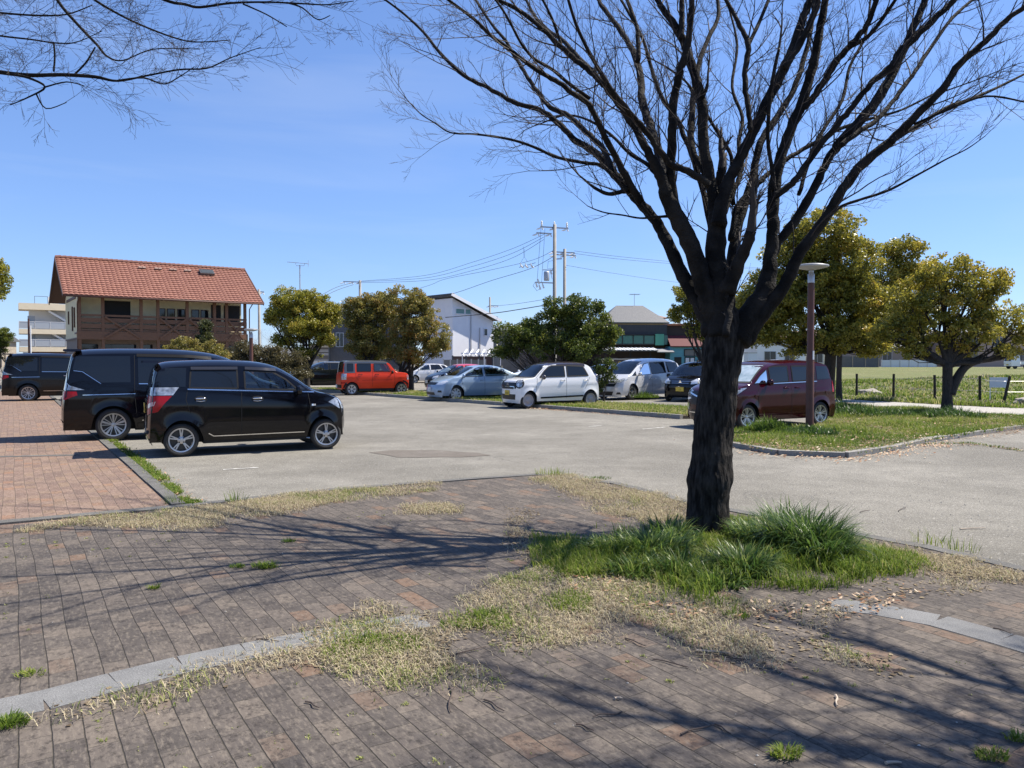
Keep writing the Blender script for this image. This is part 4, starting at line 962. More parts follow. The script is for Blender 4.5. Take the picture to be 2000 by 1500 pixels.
P_blk = paint_mat('black_paint', (.003, .003, .004), rough=.2, coat=.0, spec=.45)
P_blk2 = paint_mat('black_pearl_paint', (.003, .003, .005), rough=.08, coat=.0, spec=.42)
P_drk = paint_mat('dark_teal_black_paint', (.009, .012, .013), rough=.12, coat=.0)
P_red = paint_mat('orange_red_paint', (.66, .045, .012), rough=.3, coat=.0, spec=.35)
P_blu = paint_mat('ice_blue_metallic_paint', (.26, .35, .46), metal=.15, rough=.36)
P_wht = paint_mat('pearl_white_paint', (.80, .80, .79), rough=.35)
P_slv = paint_mat('silver_metallic_paint', (.56, .57, .59), metal=.2, rough=.36)
P_mar = paint_mat('maroon_metallic_paint', (.034, .0014, .006), metal=.0, rough=.10, coat=0, spec=.4)
P_cru = paint_mat('crimson_paint', (.50, .03, .05), rough=.35)
P_brn = paint_mat('dark_brown_roof_paint', (.03, .018, .018), rough=.3)
P_gry = paint_mat('dark_grey_roof_paint', (.07, .075, .085), rough=.35)
P_gun = paint_mat('gunmetal_paint', (.05, .055, .075), metal=.3, rough=.35)

def front_std(c, gr, lamp, intake=None, lampm=None, fog=True):
    c.panel('grille', gr, 'F', M_intake, .006)
    for ax in ('fl', 'fr'): c.panel('headlight', lamp, ax, lampm or M_lamp, .006)
    if intake: c.panel('lower_intake', intake, 'F', M_intake, .006)

# 1 nearest black kei wagon
def build_zest():
    c = Car(SP_ZEST, P_blk2).start('black_kei_wagon', 'nearest black compact wagon with oval chrome handles and red tail lamp', 'car')
    c.wheels('five', wd=.165, rr=.715)
    wr = [(-.26, 1.125), (-.26, 1.43), (-1.00, 1.44), (-1.03, 1.15)]
    wf = [(.76, 1.085), (.56, 1.27), (.34, 1.40), (-.14, 1.43), (-.14, 1.115)]
    tri = [(.80, 1.08), (1.0, 1.065), (.80, 1.22)]
    q = [(-1.09, 1.165), (-1.07, 1.48), (-1.47, 1.48), (-1.58, 1.17)]
    c.sides('side_window', [(wf, M_cclear, M_trim, .028), (wr, M_cglass, M_trim, .028), (q, M_cglass), (tri, M_cglass)])
    c.panel('windscreen', [(-.60, 1.10), (.60, 1.10), (.50, 1.49), (-.50, 1.49)], 'F', M_wind, .006)
    c.panel('rear_window', [(-.58, 1.12), (.58, 1.12), (.52, 1.52), (-.52, 1.52)], 'B', M_cglass, .006)
    for sd in 'LR':
        c.strip('chrome_belt_strip', [(1.04, 1.045), (.5, 1.062), (-.2, 1.09), (-1.06, 1.125)], .018, sd, M_chrome, .010)
        c.strip('window_visor', [(.40, 1.445), (-.13, 1.475)], .05, sd, M_visor, .022); c.strip('window_visor', [(-.25, 1.475), (-1.0, 1.475)], .05, sd, M_visor, .022)
        c.strip('chrome_sill_strip', [(.86, .335), (-.66, .325), (-.74, .375)], .016, sd, M_chrome, .018)
        c.panel('side_marker', [(1.06, .80), (1.06, .83), (.99, .83), (.99, .80)], sd, M_lampw, .008)
    c.gaps([[(-.20, 1.10), (-.205, .9), (-.21, .36)], [(-1.06, 1.12), (-1.09, .95), (-1.02, .72)], [(.93, 1.04), (.965, .80), (.95, .36)], [(-1.3, .42), (-1.62, .44)]])
    for sd in 'LR':
        c.handle(-.86, .955, sd, m=M_chrome, oval=True); c.handle(.06, .94, sd, m=M_chrome, oval=True)
    for ax in ('bl', 'br'):
        c.panel('tail_light', [(-.20, 1.02), (-.20, .90), (-.10, .70), (.12, .76), (.27, 1.02)], ax, M_tail, .012)
        c.panel('reversing_light', [(-.20, 1.03), (.28, 1.03), (.33, 1.16), (-.20, 1.16)], ax, M_lamp, .013)
        c.panel('turn_signal', [(-.20, .86), (.10, .93), (.08, .86), (-.14, .80)], ax, M_tailc, .016)
    c.strip('tailgate_chrome', [(-.42, .93), (.42, .93)], .05, 'B', M_chrome, .012)
    front_std(c, [(-.42, .72), (.42, .72), (.45, .85), (-.45, .85)], [(-.20, .72), (.12, .74), (.26, .86), (.16, .93), (-.12, .92)], [(-.45, .35), (.45, .35), (.42, .5), (-.42, .5)])
    c.plate(False, .80, .0, '10', M_ply, '', M_pltb); c.plate(True, .60, 0, '10', M_ply, '', M_pltb)
    c.mirror(.74, 1.05)
    sp = MB(); sp.box((-1.60, 0, 1.585), (.24, 1.10, .035), taper=.92); sp.build('roof_spoiler', c.paint, c.root)
    return c
c = build_zest(); c.place((637, 877), 27.7, 'fR')

# 2 big black minivan
def build_van(name, label, paint, style, wide=False):
    c = Car(SP_VAN, paint).start(name, label, 'minivan')
    c.wheels(style, wd=.2, rr=.70)
    wq = [(-1.10, 1.17), (-1.10, 1.70), (-2.06, 1.69), (-2.12, 1.43), (-1.95, 1.41), (-1.63, 1.17)]
    wr = [(-.02, 1.15), (-.02, 1.66), (-.96, 1.68), (-.96, 1.16)]
    wf = [(1.02, 1.12), (.80, 1.42), (.45, 1.63), (.12, 1.65), (.12, 1.14)]
    tri = [(1.08, 1.11), (1.40, 1.10), (1.05, 1.33)]
    wf2 = [(.12, 1.14)]
    c.sides('side_window', [(wf, M_cclear), (wr, M_cglass), (wq, M_cglass), (tri, M_cglass)])
    c.panel('windscreen', [(-.70, 1.27), (.70, 1.27), (.58, 1.72), (-.58, 1.72)], 'F', M_wind, .006)
    c.panel('rear_window', [(-.64, 1.16), (.64, 1.16), (.58, 1.74), (-.58, 1.74)], 'B', M_cglass, .006)
    for sd in 'LR':
        c.strip('chrome_belt_strip', [(-.95, 1.14), (.2, 1.125), (1.35, 1.08)], .018, sd, M_chrome, .010)
        c.strip('chrome_pillar_line', [(-1.63, 1.15), (-1.95, 1.39), (-2.1, 1.41)], .010, sd, M_chrome, .012)
        c.strip('door_rail', [(-1.02, .94), (-1.95, .93)], .012, sd, M_chrome, .008)
        c.strip('window_visor', [(.45, 1.66), (-.0, 1.70), (-.98, 1.72)], .06, sd, M_trim, .02)
        c.strip('sill_trim', [(1.0, .30), (-.98, .30)], .08, sd, paint, .018)
        c.strip('chrome_sill_strip', [(1.02, .40), (-.9, .40)], .014, sd, M_chrome, .016)
    c.gaps([[(.05, 1.66), (.04, .36)], [(-1.02, 1.72), (-1.03, .95), (-1.0, .55)], [(1.12, 1.08), (1.18, .7), (1.05, .4)]])
    for x in (.22, -.14): c.handle(x, .98, m=M_chrome)
    for ax in ('bl', 'br'):
        c.panel('tail_light', [(-.22, .88), (.05, .84), (.22, .93), (.20, 1.0), (-.22, 1.02)], ax, M_tail, .012)
        c.panel('reversing_light', [(-.22, 1.03), (.30, 1.03), (.10, 1.12), (-.16, 1.40), (-.22, 1.4)], ax, M_lamp, .012)
    c.strip('tailgate_chrome', [(-.6, .98), (.6, .98)], .07, 'B', M_chrome, .012)
    c.strip('bumper_chrome', [(-.72, .40), (.72, .40)], .05, 'B', M_chrome, .012)
    front_std(c, [(-.55, .62), (.55, .62), (.62, .95), (-.62, .95)], [(-.25, .78), (.2, .80), (.32, .93), (-.2, .92)], [(-.5, .3), (.5, .3), (.45, .5), (-.45, .5)])
    c.plate(False, .78, 0, '', M_plw); c.plate(True, .5, 0, '', M_plw); c.mirror(1.0, 1.12)
    sp = MB(); sp.box((-2.12, 0, 1.815), (.32, 1.36, .04), taper=.94); sp.build('roof_spoiler', paint, c.root)
    return c
c = build_van('black_minivan', 'tall black minivan parked behind the nearest black wagon, long chrome rail on its side', P_blk2, 'ten'); c.place((222, 861), 28.5, 'rR')
c = build_van('black_minivan', 'black minivan cut by the left frame edge, many-spoke silver wheels', P_blk, 'multi'); c.place((58, 784), 26, 'rR')
c.root.scale = (1.03, 1.05, 1.045)

# 3 boxy red car
def build_box():
    c = Car(SP_BOX, P_red, P_gry).start('red_boxy_car', 'orange-red boxy car with black wheel arches and grey roof', 'car')
    c.wheels('y6', wd=.165, rr=.68)
    wf = [(.70, 1.13), (.58, 1.40), (.48, 1.49), (-.12, 1.50), (-.12, 1.13)]
    wr = [(-.27, 1.13), (-.27, 1.50), (-.93, 1.50), (-.93, 1.13)]
    q = [(-1.12, 1.14), (-1.12, 1.50), (-1.40, 1.50), (-1.40, 1.14)]
    for sd in 'LR': c.panel('rear_pillar', [(-1.03, 1.06), (-1.03, 1.585), (-1.50, 1.585), (-1.60, 1.06)], sd, P_gry, .003)
    c.sides('side_window', [(wf, M_cclear, M_trim, .025), (wr, M_cglass, M_trim, .025), (q, M_cglass, M_trim, .02)])
    c.panel('windscreen', [(-.62, 1.13), (.62, 1.13), (.56, 1.55), (-.56, 1.55)], 'F', M_wind, .006)
    c.panel('rear_window', [(-.60, 1.10), (.60, 1.10), (.58, 1.58), (-.58, 1.58)], 'B', M_cglass, .006)
    for sd in 'LR':
        for ax in (1.23, -1.195): c.strip('wheel_arch_trim', arch(ax, .375, .292, a0=-18, a1=198), .085, sd, M_trim, .014)
        c.strip('sill_trim', [(.86, .34), (-.83, .34)], .09, sd, M_trim, .012)
        c.strip('door_crease', [(.75, .72), (-.70, .71)], .012, sd, M_gap, .003)
    c.gaps([[(-.19, 1.52), (-.20, .4)], [(-1.0, 1.1), (-1.0, .85), (-.86, .7)], [(.86, 1.09), (.9, .7), (.86, .4)]])
    for x in (-.78, .02): c.handle(x, .99, m=M_gap)
    for ax in ('bl', 'br'):
        c.panel('tail_light', [(-.1, .74), (.17, .74), (.17, 1.03), (-.1, 1.03)], ax, M_lamp, .014)
        c.panel('rear_reflector', [(-.1, .56), (.14, .56), (.14, .62), (-.1, .62)], ax, M_tail, .014)
    c.panel('rear_bumper', [(-.62, .34), (.62, .34), (.62, .5), (-.62, .5)], 'B', M_trim, .012)
    c.plate(False, .42, .38, '', M_plw); front_std(c, [(-.5, .7), (.5, .7), (.5, .92), (-.5, .92)], [(-.15, .72), (.1, .72), (.1, .95), (-.15, .95)], [(-.5, .33), (.5, .33), (.5, .5), (-.5, .5)])
    c.mirror(.74, 1.06, M_trim)
    return c
c = build_box(); c.place((687, 772), 24, 'rR')

# 4 retro white car
def build_retro():
    c = Car(SP_RETRO, P_wht, P_brn).start('white_retro_car', 'white small car with dark brown roof, round headlamps and yellow plate', 'car')
    c.wheels('steel', wd=.165, rr=.70)
    wf = [(.80, 1.06), (.62, 1.26), (.44, 1.40), (.30, 1.45), (-.20, 1.46), (-.20, 1.075)]
    wr = [(-.30, 1.08), (-.30, 1.46), (-.98, 1.43), (-1.16, 1.10)]
    c.sides('side_window', [(wf, M_cglass, M_black, .035), (wr, M_cglass, M_black, .045)])
    c.panel('windscreen', [(-.64, 1.075), (.64, 1.075), (.53, 1.47), (-.53, 1.47)], 'F', M_wind, .006)
    c.strip('windscreen_surround', [(-.66, 1.06), (.66, 1.06), (.55, 1.49), (-.55, 1.49)], .045, 'F', M_black, .004, closed=True)
    c.panel('rear_window', [(-.58, 1.10), (.58, 1.10), (.50, 1.42), (-.50, 1.42)], 'B', M_cglass, .006)
    for sd in 'LR':
        c.strip('side_stripe', [(.78, .355), (-.98, .40)], .055, sd, M_trim, .012)
        c.strip('pillar_trim', [(.97, 1.055), (.66, 1.33), (.50, 1.47)], .05, sd, M_black, .007)
    c.gaps([[(-.25, 1.05), (-.25, .32)], [(-1.22, 1.05), (-1.12, .85), (-1.02, .65)], [(.90, 1.03), (.95, .7), (.92, .33)]])
    for x in (-.10, -1.05): c.handle(x, .955, m=M_chrome)
    circ = lambda cx, cz, r, n=24: [(cx+r*math.cos(2*math.pi*i/n+.01), cz+r*math.sin(2*math.pi*i/n+.01)) for i in range(n)]
    c.panel('grille', [(-.50, .66), (.50, .66), (.56, .75), (.58, .93), (-.58, .93), (-.56, .75)], 'F', M_intake, .007)
    for ax in ('fl', 'fr'):
        c.panel('headlight_surround', circ(.0, .845, .165), ax, M_black, .012); h = c.panel('headlight', circ(.0, .85, .125), ax, M_lamp, .017); c.panel('headlight_reflector', circ(-.03, .82, .04), ax, M_lampw, .021, parent=h)
    g = c.children_grille = None
    c.strip('chrome_grille_bar', [(-.46, .66), (-.42, .745), (.42, .745), (.46, .66)], .02, 'F', M_chrome, .013)
    c.strip('chrome_grille_bar', [(-.42, .895), (.42, .895)], .012, 'F', M_chrome, .013)
    c.panel('lower_intake', [(-.47, .30), (.47, .30), (.50, .48), (-.50, .48)], 'F', M_intake, .007)
    em = MB(); h0 = c.hit((6, 0, .82), (-1, 0, 0))
    em.beam((0, -.05, -.045), (0, -.038, .05), .012, .014); em.beam((0, .05, -.045), (0, .038, .05), .012, .014); em.beam((0, -.04, .0), (0, .04, .0), .012, .014)
    em.build('front_badge', M_chrome, c.root, loc=(h0.x+.012, 0, .82))
    c.plate(True, .53, 0, '54-27', M_ply, '...', M_pltb); c.plate(False, .75, 0, '', M_ply); c.mirror(.70, 1.03, P_brn)
    for ax in ('bl', 'br'): c.panel('tail_light', [(-.12, .85), (.1, .85), (.12, 1.02), (-.12, 1.02)], ax, M_tail, .012)
    return c
c = build_retro(); c.place((1031, 798), 207.5, 'fL')

# 5 ice blue sedan
def build_sedan():
    c = Car(SP_SEDAN, P_blu).start('blue_sedan', 'ice-blue saloon car with silver hubcaps parked left of the white retro car', 'car')
    c.wheels('cap', wd=.18, rr=.70)
    wf = [(1.02, .985), (.62, 1.20), (.30, 1.335), (.08, 1.355), (.08, 1.0)]
    wr = [(-.04, 1.005), (-.04, 1.355), (-.50, 1.32), (-.85, 1.20), (-1.12, 1.04)]
    c.sides('side_window', [(wf, M_cclear, M_trim, .022), (wr, M_cclear, M_trim, .022)])
    c.panel('windscreen', [(-.66, 1.02), (.66, 1.02), (.52, 1.38), (-.52, 1.38)], 'F', M_wind, .006)
    c.panel('rear_window', [(-.58, 1.1), (.58, 1.1), (.48, 1.36), (-.48, 1.36)], 'B', M_cglass, .006)
    c.gaps([[(.02, 1.0), (.0, .28)], [(-1.0, 1.03), (-.98, .75), (-.88, .5)], [(1.06, .95), (1.0, .6), (.92, .3)]])
    for x in (.14, -.82): c.handle(x, .84)
    front_std(c, [(-.38, .66), (.38, .66), (.47, .76), (-.47, .76)], [(-.22, .66), (.10, .66), (.34, .80), (.22, .84), (-.12, .76)], [(-.45, .25), (.45, .25), (.42, .36), (-.42, .36)], lampm=M_lampw)
    for ax in ('fl', 'fr'): c.panel('fog_lamp', [(-.12, .36), (.08, .36), (.06, .44), (-.1, .44)], ax, M_intake, .008)
    em = MB(); em.lathe([(.045, -.006), (.055, 0), (.045, .006)], 16, 'Y'); h0 = c.hit((6, 0, .765), (-1, 0, 0)); o = em.build('front_badge', M_chrome, c.root, loc=(h0.x+.012, 0, .765)); o.rotation_euler = (0, 0, R(90)); o.scale = (1.3, 1, .8)
    c.plate(True, .47, 0, '・・ ・7' if False else '-- -7', M_plw, '', M_plt); c.plate(False, .8, 0, '', M_plw); c.mirror(.98, .985)
    for ax in ('bl', 'br'): c.panel('tail_light', [(-.15, .78), (.15, .78), (.2, .95), (-.15, .95)], ax, M_tail, .012)
    return c
c = build_sedan(); c.place((890, 783.5), 208, 'fL')

# 6 silver mono-volume
def build_mono():
    c = Car(SP_MONO, P_slv).start('silver_minivan', 'silver one-box minivan with sloping bonnet parked beyond the grass strip', 'minivan')
    c.wheels('five', wd=.2, rr=.66)
    wf = [(1.02, 1.02), (.72, 1.28), (.42, 1.50), (.12, 1.54), (.12, 1.06)]; tri = [(1.10, 1.01), (1.42, 1.0), (1.10, 1.20)]
    wr = [(.04, 1.07), (.04, 1.55), (-.98, 1.58), (-.98, 1.12)]; q = [(-1.12, 1.14), (-1.12, 1.58), (-1.88, 1.55), (-1.98, 1.18)]
    c.sides('side_window', [(wf, M_cclear, M_trim, .022), (wr, M_cglass, M_trim, .022), (q, M_cglass, M_trim, .022), (tri, M_cglass)])
    c.panel('windscreen', [(-.72, 1.07), (.72, 1.07), (.56, 1.62), (-.56, 1.62)], 'F', M_wind, .006)
    c.panel('rear_window', [(-.6, 1.15), (.6, 1.15), (.55, 1.6), (-.55, 1.6)], 'B', M_cglass, .006)
    for sd in 'LR': c.strip('side_moulding', [(1.0, .52), (-1.0, .66)], .02, sd, M_alu, .010)
    c.gaps([[(.08, 1.06), (.04, .28)], [(-1.05, 1.1), (-1.06, .6)], [(1.08, 1.0), (1.05, .6), (.98, .28)]])
    for x in (.20, -.10): c.handle(x, .88, m=M_chrome)
    front_std(c, [(-.52, .56), (.52, .56), (.62, .80), (-.62, .80)], [(-.22, .70), (.10, .72), (.42, .88), (.2, .90), (-.15, .80)], [(-.42, .2), (.42, .2), (.5, .36), (-.5, .36)])
    c.strip('chrome_grille_bar', [(-.5, .70), (.5, .70)], .03, 'F', M_alu, .012)
    for ax in ('fl', 'fr'): c.panel('fog_lamp', [(-.12, .24), (.10, .24), (.05, .33), (-.07, .33)], ax, M_intake, .008)
    c.plate(True, .44, 0, '', M_plw); c.mirror(1.0, 1.04)
    for ax in ('bl', 'br'): c.panel('tail_light', [(-.1, .85), (.12, .85), (.05, 1.3), (-.1, 1.3)], ax, M_tail, .012)
    return c
c = build_mono(); c.place((1234, 781), 223, 'fL')

# 7 black kei hatch with yellow plate
def build_kei():
    c = Car(SP_KEI, P_blk2).start('black_kei_hatch', 'black small hatchback with yellow plate facing the camera left of the trunk', 'car')
    c.wheels('cap', wd=.165)
    wf = [(.85, 1.04), (.55, 1.28), (.30, 1.43), (-.15, 1.46), (-.15, 1.06)]; wr = [(-.25, 1.07), (-.25, 1.46), (-1.05, 1.43), (-1.2, 1.15)]
    c.sides('side_window', [(wf, M_cclear), (wr, M_cglass)])
    c.panel('windscreen', [(-.62, 1.06), (.62, 1.06), (.50, 1.49), (-.50, 1.49)], 'F', M_wind, .006)
    c.panel('rear_window', [(-.56, 1.1), (.56, 1.1), (.5, 1.45), (-.5, 1.45)], 'B', M_cglass, .006)
    front_std(c, [(-.42, .70), (.42, .70), (.46, .84), (-.46, .84)], [(-.20, .70), (.15, .74), (.30, .90), (.1, .92), (-.18, .82)], [(-.45, .25), (.45, .25), (.42, .38), (-.42, .38)], lampm=M_lampw)
    c.strip('chrome_grille_bar', [(-.38, .82), (.38, .82)], .018, 'F', M_chrome, .012); c.strip('chrome_grille_bar', [(-.36, .745), (.36, .745)], .018, 'F', M_chrome, .012)
    h0 = c.hit((6, 0, .79), (-1, 0, 0)); em = MB()
    for a in (90, 210, 330):
        p = Vector((0, math.cos(R(a)), math.sin(R(a)))); q = Vector((0, -p.z, p.y)); em.add([p*0, p*.03+q*.017, p*.06, p*.03-q*.017], [(0, 1, 2, 3)])
    em.build('front_badge', M_chrome, c.root, loc=(h0.x+.02, 0, .79))
    c.gaps([[(-.2, 1.03), (-.2, .3)], [(.9, 1.0), (.92, .6), (.86, .3)]])
    c.plate(True, .50, .0, '17', M_ply, '', M_pltb); c.mirror(.78, 1.0)
    return c
c = build_kei(); c.place((1368, 785), 236, 'fL')

# 8 maroon wagon
def build_solio():
    c = Car(SP_SOLIO, P_mar).start('maroon_wagon', 'maroon box-shaped wagon half hidden by the bare tree trunk', 'car')
    c.wheels('ten', wd=.18, rr=.70)
    wf = [(.50, 1.09), (.50, 1.44), (.36, 1.475), (-.12, 1.48), (-.12, 1.10)]; tri = [(.58, 1.09), (1.02, 1.07), (.80, 1.26), (.58, 1.40)]
    wr = [(-.26, 1.11), (-.26, 1.48), (-1.05, 1.48), (-1.05, 1.14)]; q = [(-1.12, 1.15), (-1.12, 1.48), (-1.52, 1.47), (-1.60, 1.17)]
    c.sides('side_window', [(wf, M_cglass, M_trim, .03), (wr, M_cglass, M_trim, .03), (q, M_cglass), (tri, M_cclear, M_trim, .02)])
    c.panel('windscreen', [(-.68, 1.12), (.68, 1.12), (.56, 1.50), (-.56, 1.50)], 'F', M_sunsh, .006)
    c.strip('windscreen_surround', [(-.70, 1.10), (.70, 1.10), (.58, 1.52), (-.58, 1.52)], .04, 'F', M_black, .004, closed=True)
    c.panel('rear_window', [(-.6, 1.12), (.6, 1.12), (.55, 1.5), (-.55, 1.5)], 'B', M_cglass, .006)
    for sd in 'LR':
        c.strip('chrome_belt_strip', [(.55, 1.065), (-1.1, 1.105)], .014, sd, M_chrome, .010)
        c.strip('sill_trim', [(.86, .27), (-.85, .27)], .09, sd, c.paint, .022)
        c.strip('pillar_trim', [(1.10, 1.09), (.80, 1.35), (.60, 1.50)], .035, sd, M_alu, .006)
    c.gaps([[(-.19, 1.08), (-.20, .34)], [(-1.08, 1.1), (-1.0, .8), (-.9, .6)], [(.90, 1.05), (.92, .7), (.88, .34)]])
    for x in (-.02, -.40): c.handle(x, .96)
    front_std(c, [(-.55, .55), (.55, .55), (.60, .86), (-.60, .86)], [(-.22, .76), (.10, .78), (.38, .98), (.18, .96), (-.18, .88)], [(-.5, .26), (.5, .26), (.5, .42), (-.5, .42)])
    c.strip('chrome_grille_bar', [(-.62, .84), (-.2, .74), (.2, .74), (.62, .84)], .035, 'F', M_chrome, .014)
    c.strip('bumper_chrome', [(-.6, .36), (.6, .36)], .02, 'F', M_chrome, .012)
    for ax in ('fl', 'fr'): c.panel('fog_lamp', [(-.12, .42), (.08, .42), (.08, .58), (-.12, .58)], ax, M_lamp, .008); c.panel('running_lamp', [(-.2, .68), (.12, .64), (.12, .70), (-.2, .73)], ax, M_lampw, .010)
    c.plate(True, .45, 0, '', M_plw); c.mirror(.62, 1.07)
    for ax in ('bl', 'br'): c.panel('tail_light', [(-.1, .80), (.16, .84), (.10, 1.12), (-.1, 1.12)], ax, M_tail, .012); c.panel('reversing_light', [(-.1, 1.13), (.10, 1.13), (.08, 1.42), (-.1, 1.42)], ax, M_lamp, .012)
    return c
c = build_solio(); c.place((1458, 839), 208.5, 'fL')

# 9 background cars
def build_bg(sp, name, label, paint, style='cap', roofp=None, suv=False, cat='car'):
    c = Car(sp, paint, roofp).start(name, label, cat); c.wheels(style)
    if suv:
        wf = [(1.05, 1.09), (.65, 1.32), (.30, 1.49), (.0, 1.51), (.0, 1.12)]; wr = [(-.12, 1.13), (-.12, 1.51), (-.9, 1.50), (-1.1, 1.19)]; q = [(-1.2, 1.22), (-1.05, 1.47), (-1.45, 1.42), (-1.75, 1.27)]
        top = 1.55; bz = 1.14; lz = .85; hb = .62
    else:
        wf = [(.95, .98), (.6, 1.19), (.28, 1.35), (.02, 1.38), (.02, 1.0)]; wr = [(-.1, 1.0), (-.1, 1.38), (-.8, 1.37), (-1.02, 1.05)]; q = [(-1.1, 1.08), (-.92, 1.35), (-1.2, 1.32), (-1.42, 1.12)]
        top = 1.42; bz = 1.01; lz = .72; hb = .5
    c.sides('side_window', [(wf, M_cclear, M_trim, .02), (wr, M_cglass, M_trim, .02), (q, M_cglass)])
    c.panel('windscreen', [(-.66, bz), (.66, bz), (.52, top-.02), (-.52, top-.02)], 'F', M_wind, .006)
    c.panel('rear_window', [(-.58, bz+.05), (.58, bz+.05), (.5, top-.08), (-.5, top-.08)], 'B', M_cglass, .006)
    c.gaps([[(-.04, bz-.02), (-.06, .35)], [(-1.05, bz), (-.95, .7)], [(1.0, bz-.05), (.95, .4)]])
    for x in (.1, -.85): c.handle(x, bz-.16)
    front_std(c, [(-.45, lz-.12), (.45, lz-.12), (.5, lz+.04), (-.5, lz+.04)], [(-.2, lz-.06), (.12, lz-.04), (.34, lz+.1), (.15, lz+.12), (-.15, lz+.06)], [(-.5, .28), (.5, .28), (.45, .42), (-.45, .42)], lampm=M_lampw)
    for ax in ('bl', 'br'): c.panel('tail_light', [(-.15, lz), (.2, lz), (.2, lz+.2), (-.15, lz+.2)], ax, M_tail, .012)
    c.plate(True, hb, 0, '', M_plw); c.plate(False, hb+.2, 0, '', M_plw); c.mirror(.92, bz-.02)
    if suv:
        for sd in 'LR':
            for ax in (sp['af'], sp['ar']): c.strip('wheel_arch_trim', arch(ax, .44, .36), .07, sd, M_trim, .012)
            c.strip('roof_rail', [(.3, 1.575), (-1.3, 1.56)], .02, sd, M_alu, .02)
    return c
c = build_bg(SP_SUV, 'dark_suv', 'dark teal-black sport utility car nosing out behind the red boxy car', P_drk, 'multi', suv=True, cat='car'); c.place((595, 760), 203, 'fL')
c = build_bg(SP_HATCH, 'silver_hatchback', 'silver hatchback in the far row right of the red boxy car', P_slv, 'five'); c.place((810, 749), 209, 'fL')
c = build_bg(SP_HATCH, 'red_hatchback', 'crimson-roofed hatchback with black bonnet hidden behind the blue saloon', P_blk, 'cap', P_cru); c.place((868, 763), 208, 'fL')
c = build_bg(SP_HATCH, 'white_hatchback', 'white hatchback glimpsed between the blue saloon and white retro car', P_wht, 'cap'); c.place((1035, 759), 212, 'fL')
c = build_bg(SP_HATCH, 'gunmetal_hatchback', 'dark grey hatchback under the middle tree beside the silver minivan', P_gun, 'cap'); c.place((1163, 769), 215, 'fL'); 
c = build_bg(SP_SUV, 'dark_far_suv', 'dark car with silver roof edge far behind the maroon wagon roof', P_blk, 'cap', P_slv, suv=True); c.place((1500, 738), 205, 'fL', z=0); c.root.scale = (1, 1, 1.12)
# white pickup at the far right
tk = empty('white_truck', tuple(P(1993, 706, 96).xy)+(.72,), R(182), 'small white flat-nosed truck at the right frame edge beyond the field', 'truck')
tb = MB(); tb.add([(1.6, -.7, .35), (1.6, .7, .35), (1.65, .7, .9), (1.65, -.7, .9), (1.35, .62, 1.7), (1.35, -.62, 1.7), (.55, .62, 1.75), (.55, -.62, 1.75), (.5, .7, .35), (.5, -.7, .35), (.5, .7, .9), (.5, -.7, .9)],
   [(0, 1, 2, 3), (3, 2, 4, 5), (5, 4, 6, 7), (7, 6, 10, 11), (11, 10, 8, 9), (0, 3, 11, 9), (1, 8, 10, 2), (3, 5, 7, 11), (2, 10, 6, 4), (0, 9, 8, 1)]); tb.build('cab', P_wht, tk)
wbox(-1.7, .45, -.7, .7, .55, .62).build('load_bed', P_wht, tk)
tb = MB(); wbox(-1.7, .45, -.72, -.68, .63, .92, tb); wbox(-1.7, .45, .68, .72, .63, .92, tb); wbox(-1.74, -1.7, -.7, .7, .63, .92, tb); tb.build('drop_side', P_wht, tk)
tb = MB(); tb.add([(1.655, -.6, .98), (1.655, .6, .98), (1.40, .56, 1.6), (1.40, -.56, 1.6)], [(0, 1, 2, 3)]); tb.build('windscreen', M_cglass, tk)
for x in (1.1, -1.1):
    for y in (-.6, .6):
        t_ = MB(); t_.lathe([(0, -.07), (.26, -.07), (.28, -.04), (.28, .05), (.2, .07), (0, .07)], 20, 'Y'); t_.build('wheel', M_tyre, tk, loc=(x, y, .28))
for y in (-.5, .5): wbox(1.64, 1.67, y-.1, y+.1, .62, .75).build('headlight', M_lampw, tk)
wbox(1.66, 1.68, -.16, .16, .45, .6).build('number_plate', M_ply, tk)
# ================================================================== TREES
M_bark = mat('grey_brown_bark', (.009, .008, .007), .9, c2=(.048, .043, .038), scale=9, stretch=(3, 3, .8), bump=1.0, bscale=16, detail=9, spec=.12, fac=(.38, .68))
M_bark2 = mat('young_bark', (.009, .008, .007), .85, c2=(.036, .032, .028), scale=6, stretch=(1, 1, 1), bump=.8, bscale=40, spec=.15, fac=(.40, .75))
M_twig = mat('twig_bark', (.035, .026, .023), .8)
M_cbark = mat('camphor_bark', (.022, .018, .014), .9, c2=(.05, .042, .035), scale=12, stretch=(3, 3, 1), bump=.8, bscale=30)

